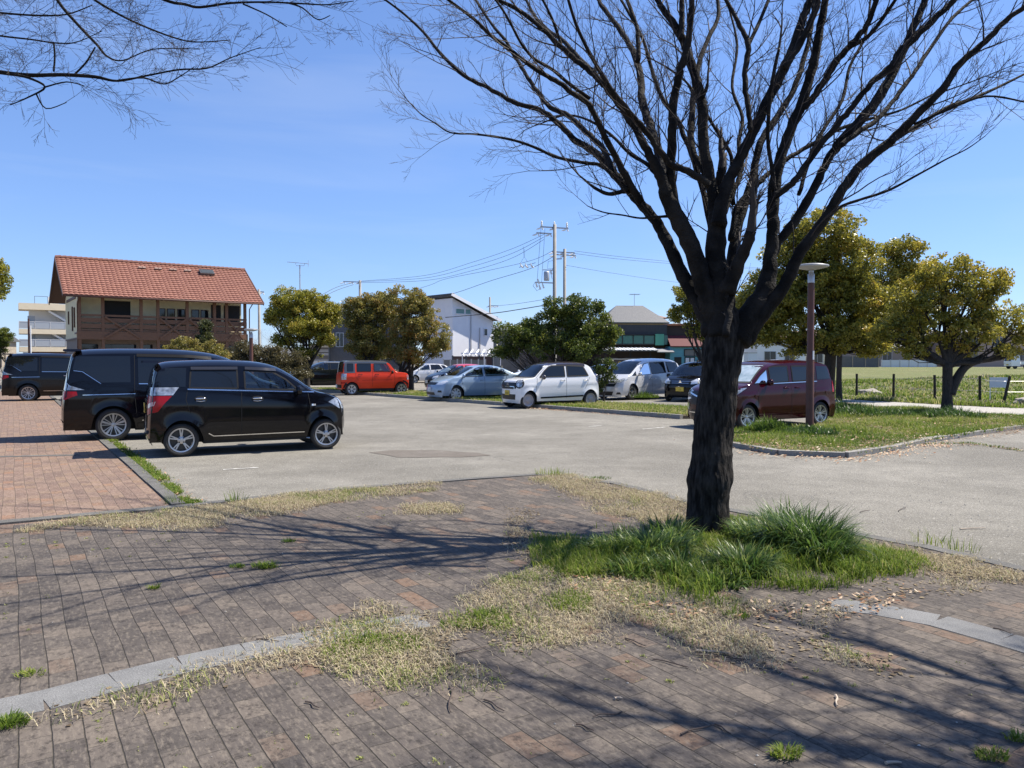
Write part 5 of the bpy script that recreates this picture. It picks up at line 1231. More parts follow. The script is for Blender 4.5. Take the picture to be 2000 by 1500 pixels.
def catmull(pts, per=5):
    P_ = [pts[0]]+list(pts)+[pts[-1]]; o = []
    for i in range(1, len(P_)-2):
        p0, p1, p2, p3 = P_[i-1:i+3]
        for k in range(per):
            t = k/per; o.append(.5*((2*p1)+(p2-p0)*t+(2*p0-5*p1+4*p2-p3)*t*t+(3*p1-p0-3*p2+p3)*t**3))
    o.append(P_[-2]); return o
class TubeSet:
    """many tapered tubes gathered as arrays, one mesh"""
    def __init__(s): s.mb = MB()
    def add(s, pts, rad, n): s.mb.tube(pts, rad, n, cap=n > 4)
tr = random.Random(11)
def rand_perp(d):
    v = Vector((tr.gauss(0, 1), tr.gauss(0, 1), tr.gauss(0, 1))); v = v-d*v.dot(d); return v.normalized()
def grow(mb, p, d, L, r, lvl, up=.25, droop=0.0, spread=(25, 50), kids=(4, 7), flat=None):
    """one twig and, level by level, its side twigs"""
    n = max(3, int(L/.10)) if lvl else max(2, int(L/.07)); n = min(n, 9)
    st = L/n; pts = [p.copy()]; d = d.normalized(); q = p.copy(); wob = .16 if lvl else .22
    for i in range(n):
        d = (d+Vector((tr.gauss(0, wob), tr.gauss(0, wob), tr.gauss(0, wob)))*.75+Vector((0, 0, up*.22))).normalized()
        q = q+d*st; pts.append(q.copy())
    rr = [max(.0011, r*(1-.8*i/n)) for i in range(n+1)]
    mb.tube(pts, rr, 5 if r > .012 else (4 if r > .005 else 3), cap=False)
    if lvl <= 0: return
    k = tr.randint(*kids); side = 1
    for j in range(k):
        f = .18+.80*(j+tr.random()*.6)/k; i = min(n-1, int(f*n)); b = pts[i].lerp(pts[i+1], f*n-i)
        dd = (pts[i+1]-pts[i]).normalized(); ax = rand_perp(dd); a = R(tr.uniform(*spread))
        nd = (dd*math.cos(a)+ax*math.sin(a)+Vector((0, 0, up*.3))).normalized()
        grow(mb, b, nd, L*tr.uniform(.38, .62)*(1-.35*f), max(.0012, rr[i]*.62), lvl-1, up, droop, spread, kids, flat)

# ---- the big bare tree (traced limbs: photo x, y, radius in photo px; third list = distance from the eye at start and end)
TY = 7.05
tree = empty('bare_tree', (0, 0, 0), 0, 'big bare leafless tree spreading up out of the green tuft in the foreground', 'tree')
tmb = MB(); twg = MB()
def px_limb(pts, Y0, Y1, per=5, yb=None):
    o = []; n = len(pts); acc = [0]
    for a, b in zip(pts[:-1], pts[1:]): acc.append(acc[-1]+math.hypot(a[0]-b[0], a[1]-b[1]))
    for (x, y, r), s in zip(pts, acc):
        f = s/acc[-1]; Y = Y0+(Y1-Y0)*f**1.1; v = P(x, y, Y); o.append(Vector((v.x, v.y, v.z)).to_4d()); o[-1].w = r*(.78 if r < 24 else .84)*Y/FPX
    c = catmull(o, per); return [Vector(v[:3]) for v in c], [max(.002, v.w) for v in c]
# trunk: base flare to fork, as a bumpy ring mesh
_K = .93/.84
tr_prof = [(x_, y_, r_*_K) for x_, y_, r_ in [(1388, 1075, 54), (1385, 1040, 49), (1384, 1000, 44.5), (1385, 960, 44), (1386, 935, 47), (1388, 905, 42), (1390, 870, 41), (1393, 830, 41), (1397, 790, 40.5), (1401, 750, 39.5), (1406, 715, 40), (1411, 680, 40), (1415, 655, 41), (1416, 635, 36), (1413, 605, 26), (1408, 575, 12)]]
tp, tr_ = px_limb(tr_prof, TY, TY, 9)
from mathutils import noise as mn_
V = []; F = []; N = 84
for i, (p, r) in enumerate(zip(tp, tr_)):
    for k in range(N):
        a = 2*math.pi*k/N; dirv = Vector((math.cos(a), math.sin(a), 0)); q = p+dirv*r
        d = mn_.noise(Vector((q.x*4, q.y*4, q.z*2)))*.022+mn_.noise(Vector((q.x*14, q.y*14, q.z*9)))*.009+.012*math.sin(a*3+p.z*1.5)
        d += .010*abs(mn_.noise(Vector((q.x*30, q.y*30, q.z*7))))-.004+.006*max(0, mn_.noise(Vector((q.x*22, q.y*22, q.z*18))))
        if p.z < .75: d += .016*max(0, mn_.noise(Vector((q.x*9+5, q.y*9, q.z*6))))*(1 if p.z > .1 else 2)
        V.append(q+dirv*d)
for i in range(len(tp)-1): F += [(i*N+k, i*N+(k+1) % N, (i+1)*N+(k+1) % N, (i+1)*N+k) for k in range(N)]
F.append(tuple((len(tp)-1)*N+k for k in range(N)))
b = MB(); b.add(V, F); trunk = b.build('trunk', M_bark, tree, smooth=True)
LIMBS = [
 # name, pts, Y0, Y1, extend metres
 ([(1392, 650, 24), (1375, 607, 22), (1345, 560, 18), (1320, 510, 16), (1297, 460, 14.5), (1275, 425, 13), (1240, 385, 12), (1200, 340, 10.5), (1165, 300, 9), (1125, 275, 8), (1090, 240, 7), (1055, 215, 6.2), (1000, 198, 5.5), (953, 171, 5), (905, 147, 4.6), (860, 104, 4), (828, 64, 3.4), (790, 28, 2.8), (753, 0, 2.4)], 7.05, 8.4, 1.4),
 ([(1225, 372, 8), (1180, 326, 5), (1140, 318, 4.4), (1087, 307, 4), (1047, 289, 3.6), (1007, 275, 3.3), (967, 267, 3), (925, 262, 2.4), (880, 259, 2), (849, 240, 1.7), (820, 221, 1.4), (790, 189, 1)], 7.05, 7.3, 0),
 ([(1200, 340, 8), (1175, 288, 7), (1137, 251, 7), (1111, 227, 6.5), (1073, 208, 6), (1050, 180, 5.5), (1036, 160, 5), (1015, 125, 4.6), (1001, 104, 4.2), (988, 80, 4), (961, 48, 3.6), (929, 0, 3.2)], 7.2, 9.4, 2.0),
 ([(1252, 396, 10), (1215, 330, 8.5), (1199, 300, 8), (1172, 248, 7.5), (1151, 205, 7), (1116, 179, 6.5), (1084, 157, 6), (1047, 136, 5.5), (1015, 112, 5), (988, 91, 4.8), (956, 67, 4.4), (929, 40, 4), (876, 0, 3.4)], 7.1, 5.9, 2.4),
 ([(1404, 655, 28), (1385, 590, 24), (1370, 545, 23), (1350, 480, 22), (1325, 430, 21), (1305, 390, 18), (1292, 348, 14), (1270, 305, 11), (1240, 250, 9), (1200, 193, 8), (1160, 145, 7.5), (1125, 118, 7), (1090, 85, 6.4), (1050, 48, 5.6), (1010, 18, 5), (972, 0, 4.4)], 7.05, 6.7, 2.0),
 ([(1250, 262, 7), (1200, 187, 6.5), (1169, 152, 6.5), (1137, 120, 5.6), (1100, 80, 5), (1073, 61, 4.4), (1047, 35, 4), (1028, 0, 3.4)], 7.2, 9.6, 2.0),
 ([(1151, 192, 5), (1111, 163, 5), (1079, 136, 4.6), (1044, 115, 4), (1020, 88, 3.6), (1001, 53, 3.2), (983, 21, 3), (960, -10, 2.4)], 7.1, 5.7, 2.6),
 ([(1098, 95, 4), (1084, 51, 3.6), (1071, 21, 3.2), (1060, 0, 3)], 7.3, 7.2, 1.0),
 ([(1303, 385, 14), (1300, 350, 12), (1282, 285, 11), (1268, 240, 10.5), (1255, 200, 10), (1246, 125, 8), (1215, 65, 6.5), (1175, 10, 5.4), (1168, -5, 5)], 7.1, 9.3, 2.0),
 ([(1245, 120, 6), (1246, 65, 5.4), (1236, 30, 5), (1225, 0, 4.4)], 7.6, 7.9, 1.2),
 ([(1350, 478, 18), (1325, 425, 15), (1312, 370, 12), (1312, 300, 11.5), (1313, 240, 11), (1320, 175, 10), (1332, 125, 9), (1345, 75, 8), (1352, 0, 7)], 7.0, 6.8, 2.8),
 ([(1408, 660, 34), (1402, 575, 26), (1397, 500, 24), (1400, 435, 22), (1394, 385, 15), (1385, 345, 14), (1375, 280, 13), (1372, 215, 13), (1368, 185, 12), (1350, 125, 11.5), (1331, 72, 10), (1300, 25, 7.5), (1282, -5, 6.5)], 7.0, 7.35, 1.6),
 ([(1331, 74, 8), (1331, 40, 7.2), (1332, 0, 6.6)], 7.25, 7.3, 1.4),
 ([(1371, 190, 6), (1378, 178, 5), (1382, 163, 3.4)], 7.2, 7.2, 0),
 ([(1386, 360, 9), (1365, 347, 9), (1335, 330, 8.5), (1310, 320, 8), (1285, 290, 7.5), (1260, 255, 7), (1235, 225, 6.5), (1200, 183, 6), (1165, 128, 5), (1130, 60, 4.2), (1110, 0, 3.6)], 6.8, 5.9, 2.0),
 ([(1404, 440, 20), (1410, 395, 16), (1425, 350, 14), (1450, 300, 13), (1480, 240, 12.5), (1505, 185, 12.5), (1530, 135, 12), (1550, 90, 11), (1570, 30, 9.5), (1585, -5, 9)], 7.0, 7.4, 1.8),
 ([(1531, 135, 8), (1562, 85, 8), (1590, 30, 7.4), (1600, -5, 7)], 7.2, 7.2, 1.8),
 ([(1467, 255, 6), (1460, 200, 6.6), (1455, 145, 6.8), (1461, 88, 6.8), (1440, 40, 5.4), (1415, -5, 4.6)], 6.6, 7.0, 1.4),
 ([(1461, 88, 5.4), (1480, 50, 4.6), (1503, -5, 4)], 6.9, 7.2, 1.2),
 ([(1406, 420, 15), (1408, 385, 12), (1404, 358, 10), (1411, 330, 12)], 7.3, 7.35, 0),
 ([(1420, 570, 22), (1440, 520, 17), (1458, 480, 14), (1467, 452, 13)], 6.8, 6.6, 0),
 ([(1438, 668, 32), (1462, 622, 30), (1490, 580, 25), (1503, 530, 19), (1508, 470, 15), (1510, 420, 15), (1512, 370, 15), (1527, 300, 13), (1545, 250, 12.5), (1570, 190, 12), (1590, 115, 11), (1603, 50, 9.5), (1613, -5, 8.5)], 7.0, 7.4, 1.8),
 ([(1511, 372, 8), (1508, 330, 5.2), (1500, 275, 4.8), (1503, 200, 4.8), (1510, 150, 4.6), (1517, 115, 4.2), (1521, 98, 3.6)], 6.95, 6.9, 0),
 ([(1515, 382, 9), (1535, 368, 8.4), (1556, 348, 8), (1590, 300, 7.8), (1630, 250, 7.6), (1665, 208, 7.4), (1700, 165, 7.2), (1740, 130, 9.5), (1765, 95, 9), (1820, 42, 8), (1868, -5, 7)], 6.9, 6.9, 1.8),
 ([(1560, 220, 8.5), (1585, 195, 8.5), (1605, 165, 8.5), (1625, 135, 8.2), (1650, 100, 7.8), (1672, 75, 7.4), (1695, 45, 6.8), (1712, -5, 6.2)], 7.25, 7.0, 1.6),
 ([(1660, 92, 5.5), (1690, 75, 5.2), (1712, 52, 4.8), (1752, -5, 4.2)], 7.1, 6.8, 1.4),
 ([(1432, 690, 20), (1462, 630, 16), (1487, 560, 13), (1513, 485, 12), (1550, 435, 11.5), (1590, 370, 10.5), (1615, 315, 9.5), (1642, 278, 12), (1685, 230, 12), (1720, 185, 12), (1755, 120, 10), (1780, 62, 9), (1803, 10, 8), (1808, -5, 7.5)], 7.25, 8.0, 1.8),
 ([(1455, 665, 20), (1490, 612, 18), (1530, 560, 16), (1565, 490, 14), (1610, 430, 12), (1645, 370, 12), (1685, 320, 12), (1740, 275, 11), (1790, 225, 10), (1840, 175, 9), (1875, 125, 8.5), (1925, 80, 7.5), (1965, 40, 6.5), (2010, 8, 5.8)], 7.0, 6.6, 2.2),
 ([(1740, 276, 7), (1770, 258, 5.4), (1800, 240, 5), (1850, 210, 4.8), (1900, 192, 4), (1950, 170, 3.4), (2010, 140, 2.6)], 6.75, 7.3, 1.0),
 ([(1785, 243, 3.2), (1850, 215, 3), (1925, 188, 2.6), (2005, 200, 2)], 6.75, 6.3, .6),
 ([(1612, 432, 6), (1640, 405, 4), (1680, 390, 3.6), (1735, 372, 3.2), (1795, 340, 2.6), (1850, 310, 2), (1890, 290, 1.5), (1925, 265, 1)], 6.95, 6.5, 0),
 ([(1424, 600, 15), (1430, 500, 13), (1445, 430, 11), (1470, 350, 10), (1485, 280, 9), (1520, 225, 8), (1550, 175, 7), (1575, 100, 6), (1588, 20, 5), (1592, -5, 5)], 7.3, 8.6, 1.6),
 ([(1428, 470, 9), (1440, 405, 8), (1470, 370, 6.5), (1500, 340, 6), (1545, 305, 5.6), (1600, 275, 5), (1640, 252, 4.4), (1700, 232, 3.6), (1760, 215, 2.8), (1830, 180, 2)], 7.3, 8.3, .4),
 ([(1432, 400, 6), (1430, 315, 5), (1415, 280, 4.6), (1390, 240, 4), (1370, 205, 3.4), (1340, 160, 3), (1300, 130, 2.4)], 7.3, 7.7, 0),
 ([(1393, 480, 9), (1380, 400, 7.5), (1350, 300, 6.5), (1325, 240, 6), (1290, 185, 5.2), (1270, 125, 4.6), (1255, 75, 4), (1225, 20, 3.4), (1210, -5, 3)], 7.3, 8.4, 1.2),
 ([(1642, 285, 7), (1680, 255, 6.5), (1712, 235, 6), (1750, 190, 5.5), (1780, 150, 5), (1820, 90, 4.6), (1860, 35, 4), (1905, -5, 3.4)], 7.5, 8.6, 1.2),
 ([(1560, 380, 5), (1585, 300, 5), (1610, 250, 4.6), (1645, 195, 4.2), (1660, 130, 3.8), (1690, 70, 3.2), (1700, 0, 2.6)], 7.6, 8.8, 1.0),
 ([(1238, 372, 6), (1220, 374, 6), (1190, 379, 5), (1165, 369, 4), (1147, 356, 2.6)], 7.1, 6.9, 0),
 ([(1308, 422, 4), (1280, 424, 3), (1250, 426, 2.4), (1215, 420, 2), (1185, 416, 1.8), (1165, 410, 1.6), (1147, 402, 1)], 7.0, 6.6, 0),
 ([(1418, 655, 9), (1424, 610, 9), (1429, 570, 8), (1432, 545, 7), (1440, 500, 5)], 6.68, 7.0, 0),
 ([(1290, 350, 6), (1262, 320, 5), (1230, 300, 4.4), (1195, 265, 3.8), (1150, 235, 3), (1105, 225, 2.4), (1060, 240, 1.6)], 7.4, 8.4, 0),
 ([(1410, 420, 9), (1436, 365, 7), (1448, 330, 6), (1443, 280, 5), (1450, 230, 4.4), (1430, 170, 3.8), (1440, 90, 3), (1425, 20, 2.4)], 7.2, 8.5, .8),
 ([(1380, 345, 8), (1352, 290, 8), (1352, 220, 7.6), (1358, 160, 7), (1372, 100, 6), (1400, 40, 5), (1402, -5, 4.4)], 7.2, 8.4, 1.2),
]
for pts, Y0, Y1, ext in LIMBS:
    pth, rad = px_limb(pts, Y0, Y1, 5)
    rad = [r*(1+.05*math.sin(i*1.7)) for i, r in enumerate(rad)]
    if ext:
        d = (pth[-1]-pth[-6]).normalized(); q = pth[-1].copy(); r0 = rad[-1]; n = int(ext/.14)
        for i in range(n):
            d = (d+Vector((tr.gauss(0, .07), tr.gauss(0, .07), tr.gauss(0, .05)+.015))).normalized(); q = q+d*.14; pth.append(q.copy()); rad.append(max(.002, r0*(1-.8*(i+1)/n)))
    for i in range(len(pth)):
        if rad[i] > .02: pth[i] = pth[i]+Vector((tr.gauss(0, .004), tr.gauss(0, .004), tr.gauss(0, .004)))
    mx_ = max(rad); tmb.tube(pth, rad, 14 if mx_ > .06 else (9 if mx_ > .02 else 6), cap=True)
    # side twigs
    acc = 0; nxt = .22; tot = sum((b-a).length for a, b in zip(pth[:-1], pth[1:]))
    for i in range(len(pth)-1):
        sg = pth[i+1]-pth[i]; acc += sg.length
        f = acc/tot
        while nxt < acc:
            r = rad[i]; thick = r > .055
            nxt += (.34 if thick else .15+.10*tr.random())
            if thick and tr.random() < .7: continue
            dd = sg.normalized(); ax = rand_perp(dd); a = R(tr.uniform(22, 55))
            out_ = Vector((pth[i].x-1.85, pth[i].y-7.05, 0)); out_ = out_.normalized() if out_.length > .1 else Vector((0, 0, 1))
            nd = (dd*math.cos(a)+ax*math.sin(a)+out_*.10+Vector((0, 0, .12))).normalized()
            L = tr.uniform(.40, 1.0)*(.55 if thick else 1)*(1-.35*f)
            if pth[i].z < 2.6: L *= .4
            grow(twg, pth[i]+ax*r*.8, nd, L, min(.0075, max(.0035, r*.35)), 2 if L > .34 else 1, up=.28, kids=(4, 6), spread=(22, 48))
    if ext == 0 or rad[-1] < .012: grow(twg, pth[-1], (pth[-1]-pth[-2]).normalized(), .45, rad[-1], 2, up=.3)
# crown limbs that lie outside the picture (towards the viewer, behind, above) but carry the same crown
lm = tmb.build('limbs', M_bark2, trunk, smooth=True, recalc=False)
tw = twg.build('twigs', M_twig, tree, smooth=True, recalc=False)
print('bare tree twig faces', len(twg.f))

# ---- second bare tree: trunk stands left of the frame, low branches reach into the picture
t2 = empty('bare_tree', (0, 0, 0), 0, 'bare tree whose thin branches hang into the top left of the sky', 'tree')
b2 = MB(); w2 = MB(); T0 = Vector((-7.2, 5.6, 0))
tk_ = [T0, T0+Vector((.02, 0, 1)), T0+Vector((.06, .04, 2)), T0+Vector((.05, .08, 3.2))]; b2.tube(catmull([v for v in tk_], 4), [.24-.006*i for i in range(13)], 16)
tt2 = b2.build('trunk', M_bark, t2, smooth=True); b2 = MB()
def branch2(px, Y, start, r0):
    pts = [(x, y, r) for x, y, r in px]; o = [Vector((*start, r0))]
    a = Vector(start); e = P(px[0][0], px[0][1], Y); mid = a.lerp(e, .5)+Vector((0, 0, .5)); o.append(Vector((*mid, r0*.8)))
    for x, y, r in pts: v = P(x, y, Y); o.append(Vector((*v, .60*r*Y/FPX)))
    c = catmull(o, 5); return [Vector(v[:3]) for v in c], [max(.0015, v.w) for v in c]
B2 = [([(-120, 120, 9), (0, 141, 7), (60, 147, 6.5), (120, 146, 6), (185, 150, 5.5), (230, 158, 3.6), (290, 147, 3), (350, 136, 2.8), (405, 133, 2.4), (450, 113, 1.8), (510, 92, 1)], 6.2),
      ([(60, -90, 6), (112, 0, 5), (150, 46, 4.6), (190, 88, 4.2), (209, 110, 3.4), (240, 118, 2.2), (300, 96, 1.8), (390, 96, 1.2)], 6.6),
      ([(100, -60, 5), (185, 0, 4.2), (240, 32, 3.4), (290, 55, 3), (345, 75, 2.6), (385, 82, 2), (450, 78, 1.2)], 6.9),
      ([(200, -60, 6), (318, -2, 5), (360, 8, 4.6), (390, 14, 4.2), (450, 6, 3.6), (520, 4, 3), (590, 7, 2.6), (640, 9, 2), (690, 2, 1.4)], 6.4),
      ([(-100, 15, 4), (0, 25, 3.4), (70, 30, 3), (130, 28, 2.4), (180, 10, 1.6)], 6.0),
      ([(-100, 55, 3.4), (0, 70, 3), (60, 77, 2.6), (110, 84, 2.4), (150, 82, 1.6), (200, 60, 1.2)], 6.1),
      ([(105, 84, 2.2), (107, 110, 2.2), (105, 140, 2.2)], 6.15), ([(145, 146, 2.4), (168, 122, 2.2), (186, 92, 1.8)], 6.3),
      ([(20, 145, 3.4), (55, 152, 3), (88, 170, 2.6), (55, 190, 1.8), (20, 205, 1.2)], 6.1), ([(88, 170, 2), (130, 160, 1.6), (165, 168, 1)], 6.1), ([(70, 182, 2), (90, 212, 1.5), (130, 200, 1)], 6.1),
      ([(230, 157, 2), (280, 152, 2), (320, 164, 1.7), (350, 150, 1.4), (380, 130, 1)], 6.1), ([(560, 5, 2.2), (590, 15, 1.8), (620, 38, 1.4), (645, 30, 1)], 6.4), ([(475, 8, 2), (520, 28, 1.6), (560, 52, 1.2)], 6.4)]
for i, (px, Y) in enumerate(B2):
    if i < 6: pth, rad = branch2(px, Y, T0+Vector((0, 0, 2.6+.12*i)), .05)
    else:
        o = [Vector((*P(x, y, Y), .8*r*Y/FPX)) for x, y, r in px]; c = catmull(o, 4); pth = [Vector(v[:3]) for v in c]; rad = [v.w for v in c]
    b2.tube(pth, rad, 7)
    acc = 0; nxt = .3
    for j in range(len(pth)-1):
        sg = pth[j+1]-pth[j]; acc += sg.length
        if pth[j].x/pth[j].y < -.80: nxt = acc+.05; continue
        while nxt < acc:
            nxt += .06+.06*tr.random(); dd = sg.normalized(); ax = rand_perp(dd); ax.z *= .75; a = R(tr.uniform(25, 58))
            grow(w2, pth[j], (dd*math.cos(a)+ax*math.sin(a)).normalized(), tr.uniform(.20, .55), .0024, 2 if tr.random() < .7 else 1, up=.05, kids=(4, 6))
for k in range(7):
    az = R(tr.uniform(60, 330)) if k else R(180); d = Vector((math.cos(az)*.6, math.sin(az)*.6, .9)).normalized(); q = T0+Vector((0, 0, 3)); pth = [q.copy()]
    for i in range(18): d = (d+Vector((tr.gauss(0, .08), tr.gauss(0, .08), tr.gauss(0, .05)))).normalized(); q = q+d*.25; pth.append(q.copy())
    rad = [.07*(1-.9*i/18) for i in range(19)]; b2.tube(pth, rad, 8)
    for i in range(5, 18):
        dd = (pth[i+1]-pth[i]).normalized(); ax = rand_perp(dd); grow(w2, pth[i], (dd*.8+ax*.6).normalized(), tr.uniform(.5, 1.1), rad[i]*.4, 2, up=.2, kids=(3, 4))
b2.build('limbs', M_bark2, tt2, smooth=True, recalc=False); w2.build('twigs', M_twig, t2, smooth=True, recalc=False)

# ---- third bare tree, standing right of the viewer: only its branch shadows fall into the picture
t3 = empty('bare_tree', (0, 0, 0), 0, 'bare tree standing outside the frame on the right whose branches shade the lower right paving', 'tree')
b3 = MB(); w3 = MB(); T3 = Vector((5.7, 2.6, 0))
b3.tube(catmull([T3, T3+Vector((.0, 0, .9)), T3+Vector((-.04, .02, 1.7)), T3+Vector((-.06, .04, 2.5))], 4), [.20-.005*i for i in range(13)], 16)
tt3 = b3.build('trunk', M_bark, t3, smooth=True); b3 = MB(); tr = random.Random(31)
for k, (ex, ey, ez) in enumerate(((4.3, 6.0, 5.9), (3.6, 5.2, 6.2), (4.9, 6.3, 5.6), (3.3, 4.3, 6.6), (5.4, 5.6, 6.6), (4.4, 4.6, 7.0), (6.6, 5.6, 6.2), (5.0, .6, 6.4), (7.4, 2.2, 6.2), (2.9, 3.2, 6.6), (4.0, 5.6, 6.9))):
    st = T3+Vector((-.06, .04, 2.45)); e_ = Vector((ex, ey, ez)); md = st.lerp(e_, .45)+Vector((tr.uniform(-.15, .15), tr.uniform(-.15, .15), .35)); pth = catmull([st, md, e_], 12)
    pth = [p+Vector((tr.gauss(0, .02), tr.gauss(0, .02), tr.gauss(0, .02))) for p in pth]; n = len(pth)-1; rad = [.068*(1-.85*i/n) for i in range(n+1)]; b3.tube(pth, rad, 8)
    for i in range(6, n):
        for _ in range(2):
            dd = (pth[i+1]-pth[i]).normalized(); ax = rand_perp(dd); a = R(tr.uniform(20, 48)); grow(w3, pth[i], (dd*math.cos(a)+ax*math.sin(a)), tr.uniform(.5, 1.3)*(1-.4*i/n), rad[i]*.5, 2, up=.15, kids=(3, 5))
b3.build('limbs', M_bark2, tt3, smooth=True, recalc=False); w3.build('twigs', M_twig, t3, smooth=True, recalc=False)

# ------------------------------------------------------------------ leafy trees
def leaf_cloud(centers, radii, per, size, seed, tone):
    """rhombic leaves round each clump centre -> V, F, rnd"""
    g = np.random.default_rng(seed); n = len(centers)
    per_i = np.maximum(6, (1.15*per*(radii/np.mean(radii))**2).astype(int)); idx = np.repeat(np.arange(n), per_i); N = len(idx)
    d = g.normal(size=(N, 3)); d /= np.linalg.norm(d, axis=1)[:, None]; rr = g.random(N)**.45
    d[:, 2] *= .75
    c = centers[idx]+d*(radii[idx]*rr)[:, None]
    u = d*.6+g.normal(size=(N, 3))*.8; u[:, 2] -= .25; u /= np.linalg.norm(u, axis=1)[:, None]
    w_ = g.normal(size=(N, 3)); w_[:, 2] *= .5; v = np.cross(u, w_); v /= np.linalg.norm(v, axis=1)[:, None]
    l = .84*size*(.6+.7*g.random(N))[:, None]; wd = l*.27
    V = np.stack([c-u*l*.5, c+v*wd, c+u*l*.5, c-v*wd], 1).reshape(-1, 3)
    F = np.arange(N*4).reshape(-1, 4)
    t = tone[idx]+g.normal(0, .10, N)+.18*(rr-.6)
    return V, F, np.repeat(np.clip(t, 0, 1), 4)
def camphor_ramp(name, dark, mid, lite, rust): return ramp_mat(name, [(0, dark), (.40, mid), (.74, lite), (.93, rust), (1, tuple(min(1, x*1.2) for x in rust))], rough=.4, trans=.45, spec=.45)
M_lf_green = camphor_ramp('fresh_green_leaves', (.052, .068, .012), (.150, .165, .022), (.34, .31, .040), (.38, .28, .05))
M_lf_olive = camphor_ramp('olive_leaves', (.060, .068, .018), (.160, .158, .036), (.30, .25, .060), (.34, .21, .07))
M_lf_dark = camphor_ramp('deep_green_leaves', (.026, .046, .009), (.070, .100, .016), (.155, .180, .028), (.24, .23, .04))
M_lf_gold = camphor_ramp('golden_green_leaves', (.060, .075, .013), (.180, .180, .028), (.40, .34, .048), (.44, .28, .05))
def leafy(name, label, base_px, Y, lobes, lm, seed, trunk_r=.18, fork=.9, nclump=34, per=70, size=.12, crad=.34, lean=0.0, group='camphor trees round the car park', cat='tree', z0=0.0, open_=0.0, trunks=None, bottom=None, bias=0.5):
    """lobes: (photo x, photo y, rx px, rz px, depth offset m)"""
    g = np.random.default_rng(seed); R_ = random.Random(seed)
    b0 = P(base_px, 700, Y); base = Vector((b0.x, Y, z0)); e = empty(name, base, 0, label, cat, group)
    C = []; Rd = []; T = []; LC = []
    for (x, y, rx, rz, dy) in lobes:
        yy = Y+dy; rx, rz = rx*1.20, rz*1.15; c = P(x, y, yy); ax = rx*yy/FPX; az = rz*yy/FPX; ay = (ax+az)/2*.95; LC.append((c, ax, az))
        vol = (ax*ay*az)**(1/3); n = max(8, int(nclump*1.25*(vol/1.0)**2))
        d = g.normal(size=(n, 3)); d /= np.linalg.norm(d, axis=1)[:, None]; rr = g.random(n)**.33
        cr = crad*.82*(.6+.8*g.random(n))
        k = np.maximum(.25, 1-cr/max(ax, .3)*.8)
        p = np.array([c.x, c.y, c.z])+d*rr[:, None]*np.array([ax, ay, az])*k[:, None]
        keep = g.random(n) > open_
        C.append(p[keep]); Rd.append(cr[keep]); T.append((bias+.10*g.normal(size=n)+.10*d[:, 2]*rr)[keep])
    C = np.concatenate(C); Rd = np.concatenate(Rd); T = np.concatenate(T)
    V, F, A = leaf_cloud(C-np.array(base), Rd, per, size, seed+5, T)
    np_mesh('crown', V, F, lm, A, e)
    # trunk and limbs
    mb = MB()
    for ti, tx in enumerate(trunks or [0.0]):
        bs = Vector((tx, 0, 0)); cen = sum((Vector(c)-base for c, _, _ in LC), Vector())/len(LC)
        fk = bs+Vector((lean*fork, 0, fork))
        pts = [bs+Vector((0, 0, -.1)), bs.lerp(fk, .4)+Vector((R_.uniform(-.03, .03), 0, 0)), fk]
        cc = catmull(pts, 4); mb.tube(cc, [trunk_r*(1.25-.35*min(1, i/4)) for i in range(len(cc))], 12)
        for li, (c, ax, az) in enumerate(LC):
            if trunks and len(trunks) > 1 and (li % len(trunks)) != ti: continue
            tgt = Vector(c)-base; md = fk.lerp(tgt, .5)+Vector((R_.uniform(-.15, .15), R_.uniform(-.15, .15), -.12*abs(tgt.x-fk.x)))
            cc = catmull([fk-Vector((0, 0, .1)), fk.lerp(md, .5), md, tgt], 4); r0 = trunk_r*.55
            mb.tube(cc, [max(.012, r0*(1-.85*i/(len(cc)-1))) for i in range(len(cc))], 8)
            near = [Vector(q)-base for q in C if (Vector(q)-Vector(c)).length < max(ax, az)*1.0]
            R_.shuffle(near)
            for q in near[:16]:
                s_ = cc[R_.randint(len(cc)//2, len(cc)-1)]; m_ = s_.lerp(q, .5)+Vector((R_.uniform(-.1, .1), R_.uniform(-.1, .1), R_.uniform(-.12, .05)))
                mb.tube([s_, m_, q], [.022, .014, .006], 4, cap=False)
    mb.build('trunk', M_cbark, e, smooth=True, recalc=False)
    return e
# left golden-green one beside the timber house
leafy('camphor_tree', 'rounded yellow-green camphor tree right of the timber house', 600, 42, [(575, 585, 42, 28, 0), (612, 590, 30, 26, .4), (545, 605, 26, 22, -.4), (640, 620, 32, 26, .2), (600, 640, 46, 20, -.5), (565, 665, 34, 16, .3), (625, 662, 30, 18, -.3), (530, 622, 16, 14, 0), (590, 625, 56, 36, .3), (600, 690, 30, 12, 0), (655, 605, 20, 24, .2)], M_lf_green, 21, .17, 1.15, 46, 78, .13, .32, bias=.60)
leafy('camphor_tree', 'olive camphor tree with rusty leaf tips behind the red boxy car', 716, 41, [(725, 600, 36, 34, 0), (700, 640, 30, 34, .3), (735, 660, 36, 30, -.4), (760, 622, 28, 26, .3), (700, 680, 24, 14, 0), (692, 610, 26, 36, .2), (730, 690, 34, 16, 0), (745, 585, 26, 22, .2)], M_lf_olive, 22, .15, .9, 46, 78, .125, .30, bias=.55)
leafy('camphor_tree', 'tall rusty-olive camphor crown left of the white house', 790, 40, [(790, 585, 42, 26, .2), (815, 615, 40, 30, 0), (845, 650, 36, 36, -.2), (790, 650, 34, 34, .2), (855, 680, 30, 20, 0), (800, 695, 36, 18, -.3), (830, 590, 16, 24, 0), (768, 690, 20, 16, .2)], M_lf_olive, 23, .16, .8, 46, 78, .125, .30, trunks=[-.3, .35], bias=.60)
